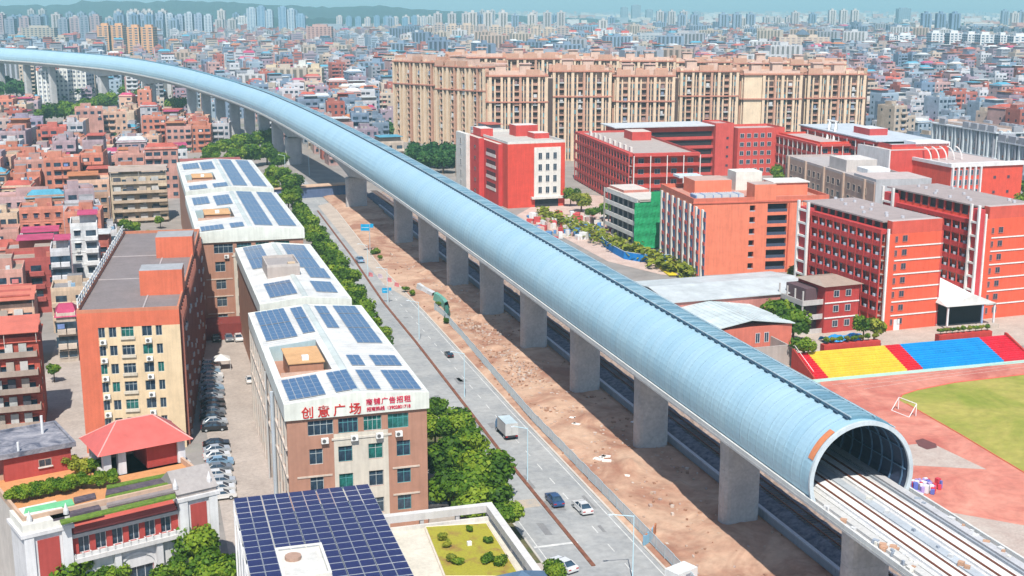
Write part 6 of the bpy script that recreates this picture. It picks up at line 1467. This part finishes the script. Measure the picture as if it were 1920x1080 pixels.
for (px0, px1, py0, py1, n) in ((1270, 1460, 72, 112, 1500), (1560, 1680, 62, 78, 900), (340, 420, 96, 116, 900), (120, 240, 72, 84, 700), (820, 930, 92, 102, 600), (1040, 1110, 98, 108, 500), (390, 560, 60, 72, 1200), (1330, 1900, 50, 62, 2600), (640, 820, 84, 94, 500), (1860, 1930, 182, 194, 200)):
    for k in range(n):
        x, y = P(r5.uniform(px0, px1), r5.uniform(py0, py1)); s = r5.uniform(4, 8) * (1 if py1 > 70 else 1.7); z = r5.uniform(2, 9); a = r5.uniform(0, 6.28); t = r5.uniform(-.6, .6)
        dx, dy = math.cos(a) * s, math.sin(a) * s; g = float(r5.uniform(0, .5)); b.face([(x - dx, y - dy, z), (x + dy * .6, y - dx * .6, z + t * s), (x + dx, y + dy, z + .5 * s), (x - dy * .6, y + dx * .6, z + s * .6)], (g, g, g))
for q in range(620):
    d = r5.uniform(480, 3000); px = r5.uniform(-20, 1940); cx_, cy_ = Q(px, d)
    if blocked(cx_, cy_, 3): continue
    for k in range(int(r5.uniform(14, 46))):
        x, y = cx_ + r5.normal() * 5 * (1 + d / 2500), cy_ + r5.normal() * 5 * (1 + d / 2500); s = r5.uniform(.8, 1.7) * (1 + d / 1800); z = r5.uniform(2, 9.5); a = r5.uniform(0, 6.28); t = r5.uniform(-.6, .6); dx, dy = math.cos(a) * s, math.sin(a) * s; g = float(r5.uniform(.1, .9))
        b.face([(x - dx, y - dy, z), (x + dy * .8, y - dx * .8, z + t * s), (x + dx, y + dy, z + .5 * s), (x - dy * .8, y + dx * .8, z + s * .8)], (g, g, g))
o = b.build('far_woods', [LEAFB], kind='stuff'); tag(o, 'patches of dark woodland between the far buildings', 'woodland')

# hedge and shrubs of the roof garden
for i, (px, py, r) in enumerate([(32, 925, 1.5), (52, 920, 1.6), (72, 916, 1.6), (92, 912, 1.6), (112, 908, 1.6), (132, 903, 1.5), (152, 898, 1.5), (185, 898, 1.5), (206, 893, 1.5)]): px_tree(px, py, 15.2, r, f'leafy hedge bush on the orange roof, {ords[i] if i else "leftmost"} of the hedge', 'roof hedge', CR_BIG, name='hedge_bush', cat='bush')
for i, (px, py, r, l, cr) in enumerate([(190, 838, 1.8, 'large shrub beside the red pavilion', CR_BIG), (150, 872, 2.0, 'yellowing shrub left of the pavilion', CR_YEL), (175, 868, 1.3, 'small shrub at the pavilion foot', CR_MID), (120, 840, 1.2, 'shrub beside the grey slab roof', CR_MID), (228, 790, 1.0, 'pale green shrub peeping behind the red hipped roof', CR_MID), (132, 862, 1.6, 'olive shrub right of the brick hut', CR_YEL)]): px_tree(px, py, 15.2, r, l, 'roof garden shrubs', cr, name='shrub', cat='shrub')
for i, (px, py, r) in enumerate([(828, 1005, .9), (838, 1018, .8), (846, 1045, .9), (915, 1010, .8), (915, 1045, 1.1), (935, 1050, 1.1), (880, 990, .6), (858, 1050, .8)]): px_tree(px, py, 12.8, r, f'small shrub on the roof lawn, {["upper left", "left", "lower left", "upper right", "lower middle", "lower right beside the blue kiosk", "top edge", "bottom centre"][i]}', 'roof lawn shrubs', CR_YEL if i < 3 else CR_MID, name='shrub', cat='shrub')
# planters above the grandstand
def planter(label, px0, px1, py, zz=3.2):
    x0, y0 = P(px0, py, 3.6); x1, y1 = P(px1, py, 3.6); y0 = y1 = 69.8; L = x1 - x0; t = T('planter', label, 'planter', x0, y0, 0)
    b = MB(); b.box(0, L, 0, 1.6, 0, 3.9, (.48, .05, .04), skip='b'); b.build('planter_box', [PAINT], t); return x0, L
x0, L = planter('red planter above the yellow seats', 1535, 1660, 645)
for i in range(8): tree(x0 + .8 + i * L / 8, 70.6, 1.0, 1.0, f'clipped bush in the planter above the yellow seats, {ords[i] if i else "leftmost"}', 'planter bushes', CR_YEL if i % 2 else CR_MID, name='planter_bush', cat='bush', z0=3.9)
x0, L = planter('red planter above the blue seats', 1733, 1852, 620)
for i in range(9): tree(x0 + .7 + i * L / 9, 70.6, .95, 1.0, f'clipped bush in the planter above the blue seats, {ords[i] if i else "leftmost"}', 'planter bushes', CR_YEL if i % 2 else CR_MID, name='planter_bush', cat='bush', z0=3.9)

# ================================================================== VEHICLES
CARP = []
def car_paint(name, c):
    m, nt, b = new_mat(name); b.inputs['Base Color'].default_value = (*c, 1); b.inputs['Roughness'].default_value = .28; b.inputs['Metallic'].default_value = .2; b.inputs['Coat Weight'].default_value = .5; return m
PAINTS = {'white': car_paint('white_car', (.75, .75, .75)), 'black': car_paint('black_car', (.02, .02, .025)), 'silver': car_paint('silver_car', (.45, .48, .52)), 'dark blue': car_paint('blue_car', (.03, .08, .2)), 'grey': car_paint('grey_car', (.18, .2, .23)), 'pale blue': car_paint('paleblue_car', (.25, .4, .55))}
TYRE = plain('tyre', (.02, .02, .02), .8, bump=0); LAMPW = plain('lamp_white', (.8, .8, .75), .2, bump=0); LAMPR = plain('lamp_red', (.5, .01, .01), .3, bump=0)
cg = MB(); cg.prism([(-1.25, .86), (-.75, 1.36), (.75, 1.38), (1.42, .90)], -.78, .78, axis='x') if False else None
def car_meshes():
    b = MB(); prof = [(-2.2, .35), (-2.25, .75), (-2.1, .92), (-1.2, 1.0), (1.35, 1.02), (2.1, .95), (2.22, .7), (2.2, .35)]      # nose at -y
    half = [(-.86, prof), (.86, prof)]; b.prism(prof, -.86, .86, axis='x'); b.prism([(-.45, 1.40), (.9, 1.42), (1.0, 1.46), (-.35, 1.45)], -.60, .60, axis='x')
    for x in (-.9, .86): b.box(x, x + .04, -1.9, 1.9, .35, .5, m=0)
    for sx in (-1, 1):
        for (y0, z0, y1, z1) in ((-1.2, 1.0, -.45, 1.42), (.25, 1.0, .25, 1.44), (1.65, 1.0, .9, 1.43)): b.tube((sx * .78, y0, z0), (sx * .62, y1, z1), .045, n=4)
    g = MB(); n0 = 0; g.v = [(-.76, -1.25, 1.0), (.76, -1.25, 1.0), (.76, 1.7, 1.0), (-.76, 1.7, 1.0), (-.58, -.45, 1.43), (.58, -.45, 1.43), (.58, .92, 1.43), (-.58, .92, 1.43)]
    for f in ((0, 1, 5, 4), (1, 2, 6, 5), (2, 3, 7, 6), (3, 0, 4, 7), (4, 5, 6, 7)): g.f.append(f); g.m.append(0); g.c.append((0, 0, 0))
    w = MB(); n = 12
    for i in range(n): a0, a1 = 2 * math.pi * i / n, 2 * math.pi * (i + 1) / n; w.face([(-.11, .33 * math.cos(a0), .33 * math.sin(a0)), (.11, .33 * math.cos(a0), .33 * math.sin(a0)), (.11, .33 * math.cos(a1), .33 * math.sin(a1)), (-.11, .33 * math.cos(a1), .33 * math.sin(a1))])
    w.face([(.11, .33 * math.cos(2 * math.pi * i / n), .33 * math.sin(2 * math.pi * i / n)) for i in range(n)]); w.face([(-.11, .33 * math.cos(-2 * math.pi * i / n), .33 * math.sin(-2 * math.pi * i / n)) for i in range(n)])
    w.face([(.115, .2 * math.cos(2 * math.pi * i / 8), .2 * math.sin(2 * math.pi * i / 8)) for i in range(8)], m=1); w.face([(-.115, .2 * math.cos(-2 * math.pi * i / 8), .2 * math.sin(-2 * math.pi * i / 8)) for i in range(8)], m=1)
    h = MB(); h.box(-.2, .2, -.06, .02, -.07, .07)
    return b, g.mesh('car_glass', [GLASS]), w.mesh('wheel', [TYRE, PAINTS['silver']]), h.mesh('headlight', [LAMPW]), h.mesh('tail_light', [LAMPR])
_b, CG, CW, CH, CT = car_meshes(); CB = {k: _b.mesh('car_body', [m]) for k, m in PAINTS.items()}
def car(x, y, rot, colour, label, group=None, z=.03, sc=1.0, cat='car'):
    t = T('car', label, cat, x, y, z, rot, group); t.scale = (sc, sc, sc)
    put('body', CB[colour], t); put('windows', CG, t)
    for sx in (-.80, .80):
        for yy in (-1.38, 1.35): put('wheel', CW, t, loc=(sx, yy, .33))
    for sx in (-.62, .62): put('headlight', CH, t, loc=(sx, -2.22, .68)); put('tail_light', CT, t, loc=(sx, 2.22, .74))
    return t
rd = R(0)
x, y = P(1040, 938, .5); car(x, y, R(180), 'dark blue', 'dark blue car driving away on the main road beside a white car')
x, y = P(1092, 952, .5); car(x, y, R(183), 'white', 'white saloon driving on the main road right of the dark blue car')
x, y = P(1056, 1060, .5); car(x, y, R(200), 'white', 'white car with dark windows turning at the bottom edge of the road')
x, y = P(842, 664, .5); car(x, y, R(180), 'black', 'small dark car with a white front far up the main road', sc=.75)
x, y = P(675, 488, .5); car(x, y, R(180), 'pale blue', 'blue van-like car far along the dusty part of the road', sc=1.1)
for i, (px, py, c) in enumerate([(816, 938, 'white'), (832, 942, 'black'), (824, 930, 'grey'), (812, 948, 'silver'), (840, 930, 'black')]): x, y = P(px, py, .5); car(x, y, R(80), c, f'{c} car parked in the shade under the roadside trees, {["leftmost", "second", "rearmost", "nearest", "rightmost"][i]}', 'cars under the trees')
for i, (px, c) in enumerate([(405, 'black'), (429, 'grey'), (447, 'white')]): x, y = P(px, 634, .5); car(x, y, R(2), c, f'{c} car at the red porch closing the alley', 'cars in the alley')
cc_ = ['white', 'silver', 'pale blue', 'white', 'silver', 'silver', 'pale blue', 'grey', 'silver', 'black', 'black', 'grey', 'black', 'silver', 'black', 'black', 'silver', 'white', 'pale blue', 'grey', 'white', 'silver', 'white', 'white']
rt2 = random.Random(9)
for i in range(24):
    y = 104 - i * 2.95 - (6 if i > 14 else 0); x = -68.4 - i * .12
    c = cc_[i]; row = ['first', 'second', 'third', 'fourth', 'fifth', 'sixth', 'seventh', 'eighth', 'ninth', 'tenth', 'eleventh', 'twelfth', 'thirteenth', 'fourteenth', 'fifteenth', 'sixteenth', 'seventeenth', 'eighteenth', 'nineteenth', 'twentieth', 'twenty-first', 'twenty-second', 'twenty-third', 'last'][i]
    car(x + rt2.uniform(-.3, .3), y, R(90 + rt2.uniform(-4, 4)), c, f'{c} car parked in the shaded alley row, {row} from the far end', 'cars in the alley', z=.03)
x, y = P(468, 712, .5); car(x, y, R(0), 'white', 'white car standing by the wall of the sign building', 'cars in the alley', sc=.8)
x, y = P(415, 683, 1); um = T('sun_tent', 'white square sun tent at the far end of the parked cars', 'tent', x, y); b = MB()
for i in range(4): q = [(-1.8, -1.8, 2.2), (1.8, -1.8, 2.2), (1.8, 1.8, 2.2), (-1.8, 1.8, 2.2)]; b.face([q[i], q[(i + 1) % 4], (0, 0, 3.2)], (.78, .78, .76))
b.build('canopy', [SHEET], um); b = MB()
for sx in (-1.7, 1.7):
    for sy in (-1.7, 1.7): b.tube((sx, sy, 0), (sx, sy, 2.2), .05, n=5, c=(.6, .6, .6))
b.build('tent_frame', [PAINT], um)
# box truck
x, y = P(959, 826, 0); tr = T('box_truck', 'small truck with a pale grey box body driving away on the road', 'truck', x, y, .03, R(2))
b = MB(); b.box(-1.15, 1.15, -.2, 4.4, .95, 3.1, (.56, .56, .55), top=(.50, .60, .64)); b.box(-1.17, -1.12, -.2, 4.4, 3.05, 3.14, (.3, .3, .32)); b.box(1.12, 1.17, -.2, 4.4, 3.05, 3.14, (.3, .3, .32)); b.box(-.02, .02, -.23, -.2, 1, 3, (.3, .3, .3)); b.build('cargo_box', [SHEET], tr)
b = MB(); b.prism([(4.5, .6), (4.5, 2.4), (5.3, 2.4), (6.0, 1.6), (6.1, .6)], -1.0, 1.0, (.10, .25, .45), axis='x'); b.build('cab', [SHEET], tr); b = MB(); b.box(-.9, .9, -.1, 5.9, .55, .9, (.05, .05, .06)); b.build('chassis', [PAINT], tr)
for sx in (-.9, .9):
    for yy in (.9, 5.1): o = put('wheel', CW, tr, loc=(sx, yy, .45)); o.scale = (1.5, 1.35, 1.35)
    put('tail_light', CT, tr, loc=(sx, -.12, .75))

# ================================================================== STREET FURNITURE
def lamp(px, py, label, h=9.0, arm=-2.2):
    x, y = P(px, py); t = T('street_lamp', label, 'street lamp', x, y, 0, 0, 'street lamps of the main road'); b = MB(); c = (.52, .72, .80)
    b.cyl(0, 0, 0, .5, .16, n=8, c=(.45, .5, .52)); b.tube((0, 0, 0), (0, 0, h), .09, .06, 8, c=c); b.build('pole', [PAINT], t); b = MB(); b.tube((0, 0, h - .1), (arm, 0, h + .5), .06, n=6, c=c); b.build('arm', [PAINT], t)
    b = MB(); b.box(arm - .55, arm + .1, -.13, .13, h + .42, h + .56, (.6, .65, .68)); b.build('lamp_head', [PAINT], t)
lamp(1186, 1088, 'pale blue street lamp at the bottom edge beside the fence', arm=-3); lamp(989, 905, 'pale blue street lamp behind the white and dark blue cars'); lamp(871, 748, 'pale blue street lamp between box truck and sign building'); lamp(786, 640, 'pale blue street lamp beyond the box truck'); lamp(727, 570, 'street lamp at the start of the dirt median'); lamp(690, 520, 'faint street lamp near the dusty road end'); lamp(580, 330, 'grey lamp pole above the wood beside the road end'); lamp(535, 330, 'lamp pole standing in the dense wood')
def road_sign(px, py, w, h, z, label):
    x, y = P(px, py); t = T('road_sign', label, 'road sign', x, y, 0, YAW); b = MB(); b.tube((0, 0, 0), (0, 0, z + h), .13, n=8, c=(.5, .5, .52)); b.build('post', [PAINT], t); b = MB(); b.box(-w, 0, -.15, -.08, z, z + h, (.005, .33, .62)); b.box(-w + .2, -.2, -.16, -.15, z + h * .45, z + h * .52, (.6, .7, .75)); b.box(.1, w * .45, -.05, .02, z + h * .45, z + h * 1.05, (.005, .33, .62)); b.build('sign_plate', [PAINT], t)
road_sign(694, 474, 2.6, 2.0, 6.8, 'bright blue direction sign over the dusty roadside'); road_sign(729, 568, 1.6, 1.3, 2.6, 'small blue sign on the pole at the median start')
# site fence: every bay a part
fm = MB(); fc_ = (.50, .60, .66)
for z in (.1, 1.75): fm.box(0, 2.94, -.03, .03, z, z + .07, fc_)
for k in range(12): fm.box(k * .25 + .02, k * .25 + .15, -.012, .012, .17, 1.75, (.46, .56, .62))
fm = fm.mesh('fence_panel', [PAINT]); pm_ = MB(); pm_.box(-.06, .06, -.06, .06, 0, 2.0, (.45, .5, .52)); pm_ = pm_.mesh('fence_post', [PAINT])
fl_ = T('site_fence', 'long bluish mesh fence between the road and the red dirt', 'fence', -15.2, -40)
ft = [(-60, -15.5), (50, -15.2), (75, -14.4), (108, -13.2), (128, -12.6), (150, -13.2)]
y = -57
while y < 136:
    x0, x1 = along(ft, y), along(ft, y + 3); o = put('fence_panel', fm, fl_, loc=(x0 + 15.2, y + 40, .35 + .06 * math.sin(y)), rot=math.atan2(3, x1 - x0)); put('fence_post', pm_, fl_, loc=(x0 + 15.2, y + 40, .2)); y += 3
def cloth(label, pxs, c, h, name='sheeting', cat='sheeting'):
    q = [P(*p) for p in pxs]; b = MB(); n = len(q)
    for i, (x, y) in enumerate(q):
        for j, (o_, z) in enumerate(((-.9, .2), (-.5, h), (.3, h * 1.1), (.9, .2))): b.v.append((x + o_ - q[0][0], y + .3 * math.sin(i * 2 + j) - q[0][1], z + .15 * math.sin(i * 1.7 + j)))
    for i in range(n - 1):
        for j in range(3): a = i * 4 + j; b.f.append((a, a + 1, a + 5, a + 4)); b.m.append(0); b.c.append(tuple(v * (.85 + .2 * ((i + j) % 2)) for v in c))
    t = T(name, label, cat, q[0][0], q[0][1]); b.build('cloth', [SHEET], t)
cloth('crumpled pale green sheeting at the bend of the site fence', ((818, 566), (826, 570), (833, 576), (838, 584)), (.16, .42, .34), 2.2); cloth('dark green sheeting hanging below the pale green one', ((838, 588), (839, 594), (838, 602)), (.04, .16, .12), 1.8)
cloth('pale plastic sheeting along the upper site fence', ((786, 543), (795, 548), (805, 553), (815, 560)), (.60, .62, .64), 1.5)
for i, (px, py, r, l) in enumerate([(704, 470, 2.0, 'lone bush in the pale dirt beside the road'), (712, 482, 1.1, 'small bush next to the lone bush'), (838, 600, 1.3, 'green bush at the end of the green sheeting'), (760, 540, 1.2, 'weeds at the upper fence corner'), (772, 548, 1.2, 'second clump of weeds at the upper fence'), (822, 568, .9, 'weeds at the foot of the sheeting'), (540 + 292, 1010 + 500, .1, '')][:6]): px_tree(px, py, 1.2, r, l, 'roadside bushes', CR_MID, name='roadside_bush', cat='bush')
for i, (px, py) in enumerate(((695, 518), (713, 521), (744, 537), (730, 528))):
    x, y = P(px, py); t = T('traffic_barrier', f'pinkish plastic road barrier where the road works start, {["leftmost", "second", "rightmost", "third"][i]}', 'barrier', x, y, .03, .4); b = MB(); b.prism([(-.3, 0), (.3, 0), (.16, .5), (.12, 1.0), (-.12, 1.0), (-.16, .5)], -.8, .8, (.70, .22, .24) if i != 1 else (.6, .5, .6)); b.build('barrier_body', [SHEET], t)
# stores beside the viaduct at the fence end, flags by the track, yard items
x, y = P(1213, 1022); t = T('material_stack', 'blue and rust coloured frames leaning at the near end of the fence', 'material stack', x, y); b = MB()
for k in range(6): b.rbox(k * .35, k * .3, .5 + k * .1, -.8, .8, -.1, .1, .2, 1.6 + .1 * k, ((.25, .45, .6), (.5, .2, .1))[k % 2])
b.build('frames', [PAINT], t)
x, y = P(1262, 1068, 1); t = T('site_cabin', 'white cabin corner at the bottom edge on the dirt', 'cabin', x, y - 2.5, .2, .4); b = MB(); b.box(-1.8, 1.8, -1.2, 1.2, 0, 2.2, (.72, .72, .72), top=(.66, .68, .68)); b.box(-.4, .4, -1.23, -1.2, .1, 1.8, (.3, .3, .35)); b.build('cabin_body', [PAINT], t)
fl2 = T('material_heap', 'heap of red white and blue bundles on the track below the tunnel mouth', 'heap', *P(1722, 918)); b = MB(); r6 = random.Random(2)
for k in range(90): a, q = r6.gauss(0, 1.5), r6.gauss(0, 1.0); s = r6.uniform(.15, .4); b.rbox(a, q, r6.random() * 3, -s, s, -s, s, .1, .3 + r6.random() * 1.2, r6.choice([(.6, .05, .08), (.72, .72, .75), (.12, .16, .5), (.4, .3, .6), (.7, .7, .7)]), skip='b')
b.build('bundles', [PAINT], fl2, kind='stuff')
yr = random.Random(12); b = MB()
for k in range(170):
    x, y = P(yr.uniform(990, 1160), yr.uniform(405, 450)); 
    if x < 24 or y < 200: continue
    s = yr.uniform(.4, 1.3); b.rbox(x, y, yr.random() * 3, -s, s, -s * .7, s * .7, 0, yr.uniform(.5, 2.4), yr.choice([(.7, .7, .7), (.55, .08, .08), (.6, .4, .35), (.1, .25, .5), (.62, .58, .52), (.45, .3, .28)]), skip='b')
o = b.build('yard_clutter', [PAINT], kind='stuff'); tag(o, 'jumble of huts and building materials in the school construction yard', 'building materials')
b = MB()
for k in range(1400):
    t = yr.random(); px = 1010 + 290 * t + yr.gauss(0, 5); py = 405 + 118 * t + yr.gauss(0, 5); x, y = P(px, py); s = yr.uniform(.5, 1.2); a = yr.random() * 6.28; g = yr.uniform(.1, .9); dx, dy = math.cos(a) * s, math.sin(a) * s; z = yr.uniform(.2, 2.6)
    b.face([(x - dx, y - dy, z), (x + dy * .6, y - dx * .6, z + .4), (x + dx, y + dy, z + .6), (x - dy, y + dx, z + .9)], (g, g, g))
o = b.build('shrub_border', [LEAFY], kind='stuff'); tag(o, 'straggling border of shrubs between the tunnel and the school yard', 'shrubs')
# covered work strip right of the haunched span
x, y = P(612, 372); t = T('shed', 'long low shed roof crossing under the haunched viaduct span', 'shed', x - 2, y + 4, 0, R(10)); b = MB(); b.box(-22, 16, 0, 5, 0, 4.2, (.10, .14, .25)); b.box(-22.5, 16.5, -.6, 5.5, 4.2, 4.5, (.55, .36, .25), top=(.58, .40, .28)); b.build('body', [PAINT], t)
cloud = None
# ================================================================== HAZE
b = MB(); b.box(-9000, 9500, -1500, 16000, -1, 150); hz = b.mesh('haze', []); hm = bpy.data.materials.new('haze_air'); hm.use_nodes = True; hn = hm.node_tree; hn.nodes.clear()
vo = hn.nodes.new('ShaderNodeVolumePrincipled'); vo.inputs['Color'].default_value = (.52, .90, 1.0, 1); vo.inputs['Density'].default_value = .00018; vo.inputs['Anisotropy'].default_value = 0
oo = hn.nodes.new('ShaderNodeOutputMaterial'); hn.links.new(vo.outputs[0], oo.inputs['Volume']); hz.materials.append(hm); put('haze', hz, kind='stuff')
